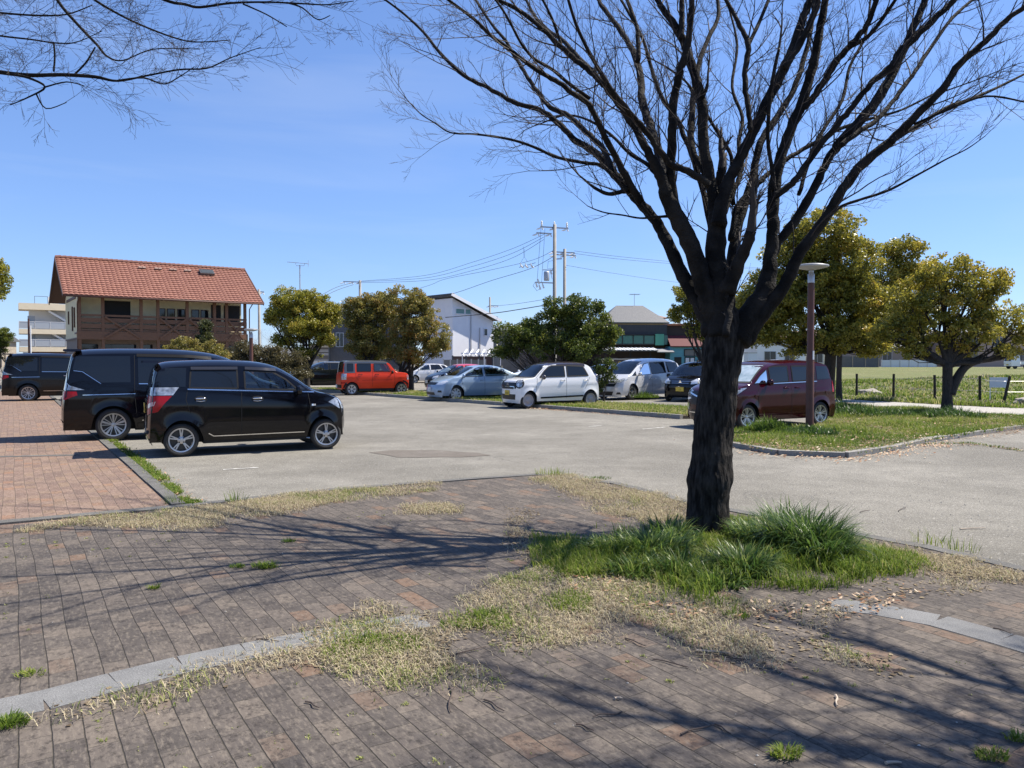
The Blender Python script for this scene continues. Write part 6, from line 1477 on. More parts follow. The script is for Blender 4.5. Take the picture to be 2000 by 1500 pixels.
leafy('camphor_tree', 'dark green spreading tree behind the white retro car', 1090, 31.5, [(1110, 600, 48, 26, 0), (1080, 640, 60, 30, .2), (1150, 640, 52, 34, 0), (1010, 655, 50, 28, -.2), (1170, 670, 40, 24, .2), (1100, 680, 70, 26, -.4), (985, 685, 36, 18, .2), (1195, 650, 20, 20, 0), (1165, 600, 18, 14, .3)], M_lf_dark, 24, .2, .7, 50, 85, .115, .28, bias=.48)
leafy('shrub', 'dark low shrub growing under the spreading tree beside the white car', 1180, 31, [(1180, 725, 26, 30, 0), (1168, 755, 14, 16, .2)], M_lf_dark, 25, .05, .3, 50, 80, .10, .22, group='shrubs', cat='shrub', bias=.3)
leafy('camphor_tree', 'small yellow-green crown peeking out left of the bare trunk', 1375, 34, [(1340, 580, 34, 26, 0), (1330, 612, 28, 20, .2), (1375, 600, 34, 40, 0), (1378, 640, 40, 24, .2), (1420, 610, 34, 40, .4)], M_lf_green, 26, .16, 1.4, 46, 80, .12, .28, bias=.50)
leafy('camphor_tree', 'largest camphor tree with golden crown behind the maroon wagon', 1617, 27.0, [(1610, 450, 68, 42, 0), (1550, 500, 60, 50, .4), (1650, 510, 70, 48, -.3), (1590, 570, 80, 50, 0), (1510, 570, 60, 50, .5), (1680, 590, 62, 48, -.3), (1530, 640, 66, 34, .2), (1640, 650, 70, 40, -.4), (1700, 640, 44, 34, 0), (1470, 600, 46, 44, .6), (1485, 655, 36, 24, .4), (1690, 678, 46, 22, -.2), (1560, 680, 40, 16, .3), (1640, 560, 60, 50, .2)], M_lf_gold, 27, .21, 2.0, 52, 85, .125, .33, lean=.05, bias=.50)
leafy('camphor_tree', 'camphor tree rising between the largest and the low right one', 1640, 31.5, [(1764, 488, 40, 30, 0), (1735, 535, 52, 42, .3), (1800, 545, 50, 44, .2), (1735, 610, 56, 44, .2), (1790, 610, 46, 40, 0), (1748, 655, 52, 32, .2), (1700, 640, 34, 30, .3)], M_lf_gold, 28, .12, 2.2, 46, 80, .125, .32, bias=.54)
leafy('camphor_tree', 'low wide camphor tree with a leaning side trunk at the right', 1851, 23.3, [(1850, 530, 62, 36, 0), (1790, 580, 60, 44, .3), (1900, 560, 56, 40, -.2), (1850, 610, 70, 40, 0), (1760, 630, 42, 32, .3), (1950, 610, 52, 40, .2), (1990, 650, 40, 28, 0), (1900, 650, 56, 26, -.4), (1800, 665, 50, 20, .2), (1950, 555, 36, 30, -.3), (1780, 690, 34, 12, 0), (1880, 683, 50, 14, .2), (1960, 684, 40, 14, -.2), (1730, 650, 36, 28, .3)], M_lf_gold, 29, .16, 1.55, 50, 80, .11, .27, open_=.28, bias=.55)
# its leaning second trunk
lt = MB(); Y6 = 23.3
pp = [P(x, y, Y6)-Vector(P(1851, 700, Y6).xy.to_3d()) for x, y in ((1856, 770), (1866, 745), (1884, 718), (1910, 705), (1945, 700), (1985, 690), (2030, 676), (2080, 660))]
lt.tube(catmull([Vector((p.x, p.y, p.z)) for p in pp], 4), [.15*(1-.028*i) for i in range(29)], 10)
pp = [P(x, y, Y6)-Vector(P(1851, 700, Y6).xy.to_3d()) for x, y in ((1850, 712), (1830, 702), (1812, 688), (1790, 672), (1765, 664), (1735, 660))]
lt.tube(catmull([Vector((p.x, p.y, p.z)) for p in pp], 4), [.10*(1-.04*i) for i in range(21)], 8)
for o in COL.objects:
    if o.get('label', '').startswith('low wide camphor'): lt.build('side_trunk', M_cbark, o, smooth=True, recalc=False)
leafy('camphor_tree', 'evergreen tree cut off by the left frame edge', -70, 27, [(-20, 530, 36, 30, 0), (-70, 560, 70, 60, 0), (-60, 500, 50, 40, .2)], M_lf_green, 30, .2, 2.0, 46, 80, .12, .3, bias=.5)
# shrubs and hedges before the timber house
M_lf_con = camphor_ramp('conifer_needles', (.025, .035, .012), (.06, .07, .022), (.11, .115, .035), (.15, .14, .05))
M_lf_dry = camphor_ramp('brownish_hedge_leaves', (.04, .04, .018), (.09, .08, .035), (.13, .11, .05), (.17, .13, .07))
leafy('conifer_shrub', 'pointed green conifer growing before the timber house balcony', 402, 37, [(402, 640, 13, 24, 0), (400, 668, 20, 24, 0), (398, 690, 28, 20, 0)], M_lf_con, 31, .06, .5, 90, 70, .10, .2, group='shrubs', cat='shrub', bias=.4)
leafy('broad_shrub', 'broad pale olive shrub left of the pointed conifer', 365, 36, [(365, 672, 30, 16, 0), (350, 690, 36, 18, .2), (385, 690, 30, 20, -.2), (415, 680, 22, 20, 0), (430, 695, 26, 14, 0)], M_lf_olive, 32, .06, .5, 80, 60, .10, .2, open_=.1, group='shrubs', cat='shrub', bias=.55)
leafy('hedge', 'brownish green hedge running from the conifer to the camphor trunk', 520, 38, [(450, 700, 34, 26, 0), (500, 700, 34, 28, .2), (545, 705, 30, 26, 0), (580, 705, 24, 24, .2), (475, 725, 60, 26, 0), (560, 725, 50, 26, 0), (480, 680, 26, 14, .2), (530, 688, 22, 12, 0)], M_lf_dry, 33, .06, .4, 80, 60, .10, .24, group='shrubs', cat='hedge', bias=.45)
leafy('shrub', 'green bush at the far left under the apartment block', 10, 52, [(2, 660, 22, 22, 0), (-20, 680, 30, 26, 0)], M_lf_dark, 34, .06, .4, 80, 60, .12, .26, group='shrubs', cat='shrub', bias=.5)
def bare_bush(name, label, px, Y, h, n, seed, spread=.6, z=0):
    global tr
    old = tr; tr = random.Random(seed); b0 = P(px, 700, Y); e = empty(name, (b0.x, Y, z), 0, label, 'bush', 'bare bushes'); mb = MB()
    for k in range(n):
        az = tr.random()*6.28; d = Vector((math.cos(az)*spread, math.sin(az)*spread, 1)).normalized(); grow(mb, Vector((tr.uniform(-.4, .4), tr.uniform(-.3, .3), 0)), d, h*tr.uniform(.6, 1), .022, 3, up=.1, kids=(4, 6), spread=(25, 60))
    mb.build('branches', mat('pale_bare_twigs_'+str(seed), (.20, .15, .12), .8), e, recalc=False); tr = old
bare_bush('bare_bush', 'leafless pale bush under the apartment block', 70, 48, 2.6, 9, 3, .9)
bare_bush('bare_bush', 'leafless bush behind the roof of the left edge minivan', 22, 46, 2.9, 7, 4, .9)
bare_bush('bare_bush', 'reddish leafless arching bush before the timber house ground floor', 262, 36, 2.1, 7, 5, 1.4)
bare_bush('bare_bush', 'tall thin leafless bush between timber house and camphor', 540, 50, 4.2, 7, 6, .5)

# ================================================================== STREET FURNITURE
M_rust = mat('red_brown_pole_paint', (.105, .034, .020), .55, c2=(.07, .026, .018), scale=5)
M_conp = mat('concrete_pole', (.30, .28, .25), .8, c2=(.25, .235, .21), scale=3); M_steel = mat('galvanised_steel', (.42, .43, .44), .45, metal=.4)
M_ins = mat('white_porcelain', (.72, .72, .70), .3); M_wire = mat('wire_black', (.03, .03, .032), .6); M_post = mat('black_post', (.02, .018, .017), .8)
def lamp(base, h, label, r=.083, hr=.36, sticker=True):
    e = empty('street_lamp', base, 0, label, 'street lamp', 'park lamp posts')
    mb = MB(); mb.lathe([(r*1.0, -.1), (r, 0), (r*.98, h*.45), (r*.86, h*.46), (r*.84, h-.34)], 20, 'Z'); mb.build('pole', M_rust, e, smooth=True)
    mb = MB(); mb.lathe([(r*.84, h-.34), (r*.84, h-.15), (r*.6, h-.14), (r*.6, h-.08)], 20, 'Z'); mb.build('collar', M_alu, e, smooth=True)
    mb = MB(); mb.lathe([(0, h-.06), (hr*.3, h-.06), (hr*.8, h-.02), (hr, h+.0), (hr*1.0, h+.012)], 32, 'Z'); hd = mb.build('lamp_diffuser', mat('opal_lamp_glass', (.40, .41, .41), .35), e, smooth=True)
    mb = MB(); mb.lathe([(hr*1.002, h+.0125), (hr*.985, h+.03), (hr*.7, h+.055), (hr*.3, h+.07), (0, h+.075)], 32, 'Z'); mb.build('lamp_cap', mat('lamp_cap_grey', (.22, .23, .24), .45), e, smooth=True)
    if sticker:
        mb = MB(); V = []; 
        for j in range(6):
            a = R(-78+j*7); V += [(math.cos(a)*(r+.003), math.sin(a)*(r+.003), 1.55), (math.cos(a)*(r+.003), math.sin(a)*(r+.003), 1.74)]
        mb.add(V, [(2*i, 2*i+2, 2*i+3, 2*i+1) for i in range(5)]); mb.build('number_sticker', M_plw, e)
    return e
g = G(1581, 840, .1); lamp((g.x, g.y, .08), 3.55, 'reddish-brown park lamp with flat disc head in front of the maroon wagon')
g = P(491, 700, 33); lamp((g.x, g.y, 0), 2.95, 'small distant disc-headed park lamp by the timber house corner', r=.085, hr=.3, sticker=False)
# thin post before the apartment block, TV aerial mast
e = empty('flag_post', tuple(P(57, 700, 45).xy)+(0,), 0, 'thin two-tone post rising before the apartment block', 'post'); mb = MB(); mb.tube([(0, 0, 0), (0, 0, 4.1)], .05, 8); mb.build('post_body', M_rust, e); mb = MB(); mb.tube([(.11, 0, 0), (.11, 0, 3.7)], .035, 8); mb.build('post_sleeve', M_ins, e)
e = empty('television_aerial', tuple(P(587, 700, 62).xy)+(0,), 0, 'television aerial on a tall thin mast above the left camphor', 'aerial'); mb = MB(); mb.tube([(0, 0, 0), (0, 0, 9.35)], .05, 6); mb.build('mast', M_steel, e)
mb = MB(); mb.beam((-1.0, 0, 9.6), (.7, 0, 9.45), .035, .035); mb.tube([(-.35, 0, 9.55), (-.3, 0, 9.3), (.35, 0, 9.3), (.4, 0, 9.5)], .018, 5); mb.beam((.68, 0, 9.2), (.68, 0, 9.75), .02, .02); mb.beam((.62, -.3, 9.45), (.62, .3, 9.45), .03, .03)
[mb.beam((x, -.25, 9.6-.09*(x+1)), (x, .25, 9.6-.09*(x+1)), .015, .015) for x in (-.9, -.6, -.3, 0, .3)]; mb.build('antenna', M_steel, e)
# utility poles
def insulator(mb, p, up=1, s=1.0):
    x, y, z = p; mb.lathe([(0, 0), (.035*s, 0), (.05*s, .04*s*up), (.025*s, .07*s*up), (.055*s, .11*s*up), (.025*s, .15*s*up), (.05*s, .19*s*up), (0, .25*s*up)], 8, 'Z', c=(x, y, z))
def upole(name, label, px, Y, h, arms, r=.15, extra=None, grp='utility poles'):
    b0 = P(px, 700, Y); e = empty('utility_pole', (b0.x, Y, 0), R(20), label, 'utility pole', grp); mb = MB(); mb.lathe([(r, 0), (r*.8, h), (0, h+.02)], 14, 'Z'); mb.build('pole', M_conp, e, smooth=True)
    for z, hw, kind in arms:
        a = MB(); a.beam((-hw[0], .12, z), (hw[1], .12, z), .08, .09); ar = a.build('crossarm', M_steel, e)
        n = 3 if hw[0]+hw[1] > 1.2 else 2
        for i in range(n):
            x = -hw[0]+.1+(hw[0]+hw[1]-.2)*i/(n-1); q = MB()
            if kind == 'up': insulator(q, (x, .12, z+.05), 1, 1.6)
            if kind in ('both', 'up'): q.tube([(x-.05, .12, z-.06), (x-.2, .1, z-.14), (x-.42, .08, z-.2)], [.045, .06, .03], 7); q.tube([(x+.03, .12, z-.06), (x+.1, .1, z-.22)], [.04, .05], 7)
            q.build('insulator', M_ins, ar)
    if extra: extra(e)
    return e
def ex1(e):
    m = MB(); m.lathe([(0, 0), (.19, 0), (.2, .06), (.2, .58), (.17, .64), (0, .66)], 16, 'Z', c=(-.62, 0, 7.35)); m.build('transformer', M_steel, e, smooth=True)
    m = MB(); m.beam((-1.5, 0, 7.2), (.1, 0, 7.2), .07, .08); m.beam((-.9, 0, 8.1), (.1, 0, 8.1), .06, .06); m.beam((0, 0, 8.9), (.55, 0, 8.95), .08, .08); m.build('bracket', M_steel, e)
    for x, z in ((-1.45, 7.05), (-1.2, 6.9), (-.95, 7.0), (-1.3, 7.3), (-.35, 8.0)):
        q = MB(); q.tube([(x, 0, z+.15), (x+.12, 0, z-.2)], [.04, .07], 7); q.build('switch_fuse', M_ins, e)
    m = MB(); m.tube([(-1.5, 0, 7.2), (-1.65, 0, 6.95), (-1.35, 0, 6.6), (-1.15, 0, 6.75)], .014, 4); m.tube([(-1.35, 0, 7.2), (-1.05, 0, 11.0)], .012, 4); m.tube([(-1.0, 0, 7.2), (-.75, 0, 11.0)], .012, 4)
    m.tube([(-.1, 0, 8.8), (-.5, 0, 8.7), (-.55, 0, 8.2), (-.15, 0, 8.2)], .014, 4); m.tube([(-.1, 0, 8.3), (-.3, 0, 7.9), (-.2, 0, 7.5)], .014, 4); m.build('drop_cable', M_wire, e)
upole('', 'tallest utility pole with transformer and white insulators above the dark green tree', 1083, 55, 11.35, [(11.15, (1.05, 1.1), 'up'), (10.7, (1.35, -.2), 'both')], extra=ex1)
upole('', 'shorter utility pole just right of the tallest one', 1102.5, 60, 10.35, [(10.1, (1.0, .9), 'both'), (9.9, (.9, 1.0), 'both')], .14)
upole('', 'utility pole with white offset arm above the olive camphor', 704, 75, 9.5, [(9.35, (1.6, .1), 'both')], .15)
upole('', 'small far utility pole above the white house roof end', 957, 92, 9.3, [(8.3, (.1, 1.1), 'both'), (7.0, (.3, 1.0), 'both')], .13)
upole('', 'thin utility pole close right of the timber house', 507, 64, 7.6, [(7.4, (.4, .4), 'both')], .12)
def wire(name, label, pts, sag=0.0, r=.014, Ys=None, grp='overhead power lines'):
    n = len(pts); o = []
    v = [P(x, y, Y) for x, y, Y in pts]; c = catmull(v, 8); mb = MB(); mb.tube(c, r, 5, cap=False); return tag(mb.build('power_line', M_wire, recalc=False), label, 'power line', grp)
for i, (dy0, dy1) in enumerate(((0, 0), (9, 1), (18, 3))):
    wire('', ['top', 'middle', 'lowest'][i]+' of the three parallel lines sagging left from the tallest pole', [(1062, 458+dy0*.55, 55), (1000, 486+dy0, 58), (920, 513+dy0*.9, 62), (830, 538+dy0*.55, 68), (705, 549+dy1, 75)])
wire('', 'single line passing below the three parallel ones to the tallest pole', [(1083, 488, 55), (1040, 508, 57), (960, 527, 60), (870, 545, 64), (830, 560, 67), (720, 590, 72)])
wire('', 'thin line sagging from mid pole past the white house roof', [(1083, 500, 55), (1035, 525, 57), (960, 548, 60), (890, 572, 64), (840, 583, 67)], r=.018)
wire('', 'thick cable meeting the tallest pole just above the dark green tree', [(1076, 594, 55), (1010, 605, 56), (960, 612, 57), (870, 620, 60)], r=.03)
wire('', 'upper thin cable over the white house roof end', [(1080, 582, 56), (1025, 591, 60), (985, 596, 70), (957, 598, 92)])
for i, y0 in enumerate((490, 495)):
    wire('', ['upper', 'lower'][i]+' of the two lines running right from the shorter pole behind the bare tree', [(1122, y0, 60), (1200, 500+i*5, 66), (1300, 510+i*4, 75), (1420, 520+i*3, 85), (1600, 528+i*2, 100)])
wire('', 'faint lone line descending right from the shorter pole', [(1105, 518, 60), (1200, 534, 66), (1320, 551, 76), (1500, 570, 90)], r=.012)
for i, y0 in enumerate((552, 556)):
    wire('', ['upper', 'lower'][i]+' of the beaded lines dropping left from the offset arm', [(690, y0, 75), (660, 560+i*6, 70), (635, 572+i*6, 66), (600, 592+i*6, 62)], r=.02)
e = empty('switch_cluster', tuple(P(1030, 519, 56)), 0, 'cluster of white insulators hanging on the sagging lines left of the tallest pole', 'insulators')
for i, x in enumerate((-.4, -.05, .35)):
    q = MB(); q.tube([(x-.1, 0, .18), (x-.06, 0, .0), (x+.12, 0, -.14)], [.03, .06, .07], 7); q.build('insulator', M_ins, e)
q = MB(); q.beam((-.6, 0, -.12), (.6, 0, .22), .03, .03); q.tube([(-.3, 0, 1.4), (-.25, 0, .6), (-.5, 0, .2), (-.4, 0, 0)], .012, 4); q.tube([(-.2, 0, 1.2), (-.2, 0, .6), (.0, 0, .3)], .012, 4); q.build('bracket', M_wire, e)
# field fence posts, wires, sign, stones
posts = []
first = None
for i, (x, yb, lean, hh, lb) in enumerate(((1673, 773, .0, 1.0, 'leftmost black wire-fence post, left of the broken stone in the field'), (1745, 777, 0, 1.02, 'black wire-fence post between the broken stone and the right camphor'), (1826, 783, -.03, 1.02, 'black wire-fence post just left of the low right camphor trunk'), (1914, 785, -.02, 1.0, 'black wire-fence post between the camphor trunk and the white sign'), (1960, 788, .22, 1.0, 'leaning black fence post in front of the white sign board'))):
    g = G(x, yb, .05); mb = MB(); mb.tube([(0, 0, 0), (lean*.5, 0, hh*.5), (lean, 0, hh)], [.055, .05, .05], 7, jit=.1)
    o = mb.build('fence_post', M_post, loc=g); tag(o, lb, 'fence post', 'field fence posts'); posts.append(g)
for z, lb in ((.85, 'upper thin wire strung between the field fence posts'), (.45, 'lower thin wire strung between the field fence posts')):
    c = [p+Vector((0, 0, z+rng.uniform(-.04, .04))) for p in posts]+[posts[-1]+Vector((6, .2, z))]; mb = MB(); mb.tube(catmull(c, 3), .006, 4, cap=False); tag(mb.build('fence_wire', M_steel, recalc=False), lb, 'wire', 'field fence wires')
g = G(1959, 784, .05); e = empty('sign_board', (g.x, g.y+.3, 0), R(-6), 'white blank sign board on two thin legs in the field', 'sign')
mb = MB(); mb.box((0, 0, .78), (.66, .02, .40)); mb.build('board', mat('pale_sign_board', (.50, .56, .66), .4), e)
for x in (-.29, .29): mb = MB(); mb.box((x, .025, .48), (.035, .025, .96)); mb.build('leg', M_ins, e)
M_rock = mat('weathered_stone', (.24, .21, .18), .9, c2=(.34, .31, .27), scale=6, bump=1, bscale=14)
def rock(label, px, py, s, seed, z=.1):
    g = G(px, py, z); bm = bmesh.new(); bmesh.ops.create_icosphere(bm, subdivisions=3, radius=.5)
    for v in bm.verts:
        n = mn_.noise(v.co*2.2+Vector((seed, 0, 0))); v.co = Vector((v.co.x*s[0], v.co.y*s[1], v.co.z*s[2]))*(1+n*.55)
    me = bpy.data.meshes.new('stone'); bm.to_mesh(me); bm.free(); me.materials.append(M_rock); o = bpy.data.objects.new('stone', me); COL.objects.link(o); o.location = g; tag(o, label, 'stone')
rock('broken pale stone slab lying in the field behind the first fence posts', 1700, 768, (1.1, .6, .45), 3); rock('small upright stone chip beside the broken slab', 1714, 763, (.35, .2, .3), 9); rock('low grey stone at the right edge of the field', 1996, 786, (.7, .5, .35), 5)
mbr = empty('parking_block', G(540, 762)+Vector((0, 0, .0)), R(25), 'pale concrete wheel stop in front of the dark sport utility car', 'wheel stop')
# wheel stop body
mb = MB(); mb.box((1.7, 0, .07), (3.0, .16, .13), taper=.94); mb.build('block_body', M_conc, mbr)
# ================================================================== GRASS AND LITTER
def in_poly(px_, py_, poly):
    n = len(poly); ins = np.zeros(len(px_), bool); j = n-1
    for i in range(n):
        xi, yi = poly[i]; xj, yj = poly[j]
        c = ((yi > py_) != (yj > py_)) & (px_ < (xj-xi)*(py_-yi)/(yj-yi+1e-12)+xi); ins ^= c; j = i
    return ins
def vnoise(x, y, s, seed):
    g = np.random.default_rng(seed); T = g.random((64, 64)); u = x*s+1000; v = y*s+1000; i = np.floor(u).astype(int); j = np.floor(v).astype(int); fu = u-i; fv = v-j; fu = fu*fu*(3-2*fu); fv = fv*fv*(3-2*fv)
    a = T[i % 64, j % 64]; b = T[(i+1) % 64, j % 64]; c = T[i % 64, (j+1) % 64]; d = T[(i+1) % 64, (j+1) % 64]
    return (a*(1-fu)+b*fu)*(1-fv)+(c*(1-fu)+d*fu)*fv
def scatter(poly, dens, seed, ns=(1.2, 4.0), thr=.35, soft=.25, edge_soft=1.6):
    g = np.random.default_rng(seed); P_ = np.array(poly); lo = P_.min(0); hi = P_.max(0); A = (hi-lo).prod(); n = int(A*dens)
    x = lo[0]+(hi[0]-lo[0])*g.random(n); y = lo[1]+(hi[1]-lo[1])*g.random(n)
    jx = (vnoise(x, y, 5, seed+9)-.5)*.22; jy = (vnoise(x, y, 5, seed+8)-.5)*.22
    k = in_poly(x+jx+g.normal(0, .045, n)*edge_soft, y+jy+g.normal(0, .045, n)*edge_soft, poly); x, y = x[k], y[k]
    m = .55*vnoise(x, y, ns[0], seed+1)+.45*vnoise(x, y, ns[1], seed+2)
    k = g.random(len(x)) < np.clip((m-thr)/soft+.0, 0, 1); return x[k], y[k], m[k]
def blades(x, y, z, h, wd, lean, rnd, seed, seg=3, flat=0.0, az=None):
    """curved tapering blades; returns V, F(quads), attr"""
    g = np.random.default_rng(seed); n = len(x); a = g.random(n)*2*np.pi if az is None else az; la = g.random(n)*2*np.pi if az is None else az
    h = np.broadcast_to(h, n)*1.0; lean = np.broadcast_to(lean, n)*1.0
    sx, sy = -np.sin(la), np.cos(la); sx = sx+g.normal(0, .35, n); sy = sy+g.normal(0, .35, n)
    V = np.zeros((n, (seg+1)*2, 3)); prog = np.linspace(0, 1, seg+1); cx = np.zeros(n); cz = np.zeros(n); px_ = np.zeros(n)
    for i, t in enumerate(prog):
        if i:
            ang = lean*(t-.5/seg)*1.6; cx = cx+np.sin(ang)*h/seg; cz = cz+np.cos(ang)*h/seg
        w_ = wd*(1-t**1.6)*.5+.0003
        for q, sg in enumerate((-1, 1)):
            V[:, 2*i+q, 0] = x+np.cos(la)*cx+sx*w_*sg; V[:, 2*i+q, 1] = y+np.sin(la)*cx+sy*w_*sg; V[:, 2*i+q, 2] = z+np.maximum(cz, .002)
    b = (np.arange(n)*(seg+1)*2)[:, None, None]; f = np.array([[2*i, 2*i+1, 2*i+3, 2*i+2] for i in range(seg)])[None]
    F = (b+f).reshape(-1, 4); return V.reshape(-1, 3), F, np.repeat(rnd, (seg+1)*2)
def merge(parts):
    V = []; F = []; A = []; o = 0
    for v, f, a in parts: V.append(v); F.append(f+o); A.append(a); o += len(v)
    return np.concatenate(V), np.concatenate(F), np.concatenate(A)
M_gdry = ramp_mat('dry_grass', [(0, (.11, .082, .055)), (.25, (.34, .275, .18)), (.6, (.55, .475, .33)), (.78, (.34, .34, .13)), (1, (.16, .22, .045))], .8, .25, .1)
M_ggreen = ramp_mat('green_grass', [(0, (.05, .09, .016)), (.4, (.10, .165, .022)), (.7, (.17, .235, .03)), (.9, (.25, .28, .055)), (1, (.40, .36, .16))], .6, .45, .2)
M_gdark = ramp_mat('lush_blades', [(0, (.03, .062, .014)), (.45, (.065, .125, .026)), (.8, (.13, .20, .038)), (1, (.28, .33, .09))], .38, .45, .35)
M_leaf = ramp_mat('fallen_leaves', [(0, (.16, .075, .04)), (.4, (.30, .17, .09)), (.7, (.44, .30, .19)), (1, (.55, .45, .32))], .7, .1, .2)
M_moss = ramp_mat('joint_weeds', [(0, (.10, .13, .03)), (.5, (.20, .22, .06)), (1, (.33, .33, .13))], .7, .15, .2)
ZP = .032
def stuff(o, label, cat='grass', group=None): return tag(o, label, cat, group, 'stuff')
def dry_patch(px, dens, label, seed, green=.15, thr=.36, z=ZP, h=.045, soil=True, soft=.6):
    poly = px_poly(px, z); g = np.random.default_rng(seed)
    parts = []
    x, y, m = scatter(poly, dens, seed, thr=thr, soft=soft); n = len(x)
    gr = vnoise(x, y, 2.2, seed+30)+.25*vnoise(x, y, 9, seed+31); isg = g.random(n) < np.clip((gr-(.98-green*.75))*1.6, .04, .75)
    t = np.where(isg, .80+.2*g.random(n), .1+.62*g.random(n)); hh = np.where(isg, h*1.1, h*1.25)*(.35+1.1*g.random(n)); ln = np.where(isg, .7+.8*g.random(n), 1.25+.45*g.random(n))
    parts.append(blades(x, y, z-.004, hh, .0034, ln, np.clip(t, 0, 1), seed+3, 2))
    V, F, A = merge(parts); o = np_mesh('dry_grass', V, F, M_gdry, A)
    if soil:
        # thin ragged litter mat under the blades
        x, y, m = scatter(poly, 2600, seed+77, thr=thr, soft=soft); N = len(x); a = g.random(N)*6.28; r = .005+.012*g.random(N); V = []
        vx = np.stack([np.stack([x+np.cos(a+k*1.571)*r*(.7+.5*g.random(N)), y+np.sin(a+k*1.571)*r*(.7+.5*g.random(N)), np.full(N, z)+.0015+.004*g.random(N)], 1) for k in range(4)], 1).reshape(-1, 3)
        Fm = np.arange(N*4).reshape(-1, 4)
        V2, F2, A2 = merge([(np.array([v.co[:] for v in o.data.vertices]), np.array([list(p.vertices) for p in o.data.polygons]), A), (vx, Fm, np.repeat(.25*g.random(N), 4))])
        nm = o.name; me_old = o.data; bpy.data.objects.remove(o); bpy.data.meshes.remove(me_old); o = np_mesh('dry_grass', V2, F2, M_gdry, A2)
    return stuff(o, label)
dry_patch([(20, 1040), (180, 1008), (330, 1000), (480, 978), (600, 962), (660, 960), (640, 985), (560, 1000), (400, 1032), (300, 1032), (160, 1022), (60, 1040)], 16000, 'dry straw-coloured grass along the kerb between pink and dark paving', 101, .2, .34)
dry_patch([(480, 980), (640, 957), (860, 940), (860, 956), (700, 975), (560, 992)], 12000, 'green-tinged grass growing along the asphalt edge left of centre', 102, .7, .30)
dry_patch([(780, 985), (880, 982), (905, 996), (850, 1006), (790, 1000)], 12000, 'small straw grass patch alone on the paving near the asphalt', 103, .3, .25)
dry_patch([(1030, 935), (1120, 926), (1195, 950), (1290, 966), (1345, 985), (1350, 1015), (1270, 1022), (1180, 1000), (1150, 975), (1080, 950)], 16000, 'dry grass along the kerb left of the bare trunk', 104, .14, .20)
dry_patch([(985, 990), (1030, 1000), (1062, 1050), (1060, 1100), (1020, 1080), (985, 1060), (1000, 1020)], 9000, 'thin dry grass in the branch shadows left of the tuft', 105, .3, .40)
dry_patch([(930, 1165), (960, 1128), (1060, 1105), (1220, 1120), (1400, 1170), (1640, 1178), (1790, 1135), (1880, 1118), (1872, 1150), (1760, 1172), (1640, 1190), (1600, 1215), (1640, 1258), (1735, 1300), (1790, 1325), (1700, 1318), (1560, 1298), (1440, 1288), (1330, 1268), (1250, 1222), (1180, 1196), (1190, 1232), (1070, 1270), (980, 1262), (920, 1225), (880, 1200)], 15000, 'wide straw-coloured grass ring in front of the green tuft', 106, .42, .38)
dry_patch([(545, 1255), (640, 1212), (780, 1214), (900, 1196), (960, 1215), (930, 1240), (850, 1248), (905, 1300), (985, 1335), (960, 1356), (850, 1350), (740, 1330), (640, 1306), (590, 1290), (470, 1306), (300, 1358), (120, 1405), (60, 1418), (50, 1408), (240, 1352), (420, 1308), (560, 1275), (640, 1255)], 15000, 'straggling dry grass tongue along the granite band in the foreground', 107, .62, .36)
dry_patch([(1640, 1050), (1720, 1062), (1830, 1085), (2010, 1122), (2010, 1142), (1900, 1130), (1830, 1118), (1740, 1100), (1680, 1080)], 14000, 'dry grass along the kerb at the right edge', 108, .2, .24)
dry_patch([(690, 1175), (720, 1170), (780, 1192), (760, 1206), (720, 1196)], 9000, 'tiny dry grass wisp on the paving near the granite band', 109, .2, .2)
# green joints weeds along the long paver joints
def joint_weeds():
    g = np.random.default_rng(5); parts = []; ang = PA; c, s_ = math.cos(ang), math.sin(ang)
    X = []; Y = []
    for k in range(-60, 80):
        off = k*.118*1.0; L = g.random(60)*12-6
        keep = g.random(60) < .55; X.append(c*L[keep]-s_*off); Y.append(s_*L[keep]+c*off+4)
    X = np.concatenate(X); Y = np.concatenate(Y); m = vnoise(X, Y, .9, 61); k = (m > .42) & (Y > 1.8) & (Y < 9); X, Y = X[k], Y[k]
    lim = np.array([1.0 if True else 0])
    pl = [(p.x, p.y) for p in edge]; k = in_poly(X, Y, pl); X, Y = X[k], Y[k]
    n = len(X); reps = 3+(g.random(n)**4*26).astype(int); idx = np.repeat(np.arange(n), reps); N = len(idx)
    x = X[idx]+g.normal(0, .009, N); y = Y[idx]+g.normal(0, .009, N)
    parts.append(blades(x, y, ZP-.003, .006+.012*g.random(N), .005, .6+.9*g.random(N), g.random(N), 8, 2))
    V, F, A = merge(parts); stuff(np_mesh('joint_moss', V, F, M_moss, A), 'tiny weeds and moss sprouting in the paving joints', 'weeds')
joint_weeds()
# small green weed tufts on the paving (separate clumps)
def tuft(px, py, r, n, h, label, seed, m=None, group='weed tufts on the paving', z=ZP, wd=.005, lean=(.5, 1.3), tone=(.1, .85), name='weed_tuft', cat='weed'):
    g = np.random.default_rng(seed); c = G(px, py, z); rr = r*g.random(n)**.6; a = g.random(n)*6.283
    x = rr*np.cos(a)*1.25; y = rr*np.sin(a)*.8; az = np.arctan2(y, x)+g.normal(0, .7, n)
    V, F, A = blades(x, y, 0, h*(.5+.7*g.random(n)), wd, lean[0]+(lean[1]-lean[0])*g.random(n), tone[0]+(tone[1]-tone[0])*g.random(n), seed+1, 3, az=az)
    o = np_mesh(name, V, F, m or M_ggreen, A); o.location = c; return tag(o, label, cat, group)
tuft(1040/2, 1108, .085, 260, .05, 'bright green weed clump alone on the left paving', 201)
tuft(465, 1108, .05, 90, .035, 'smaller weed clump just left of the bright green one', 202)
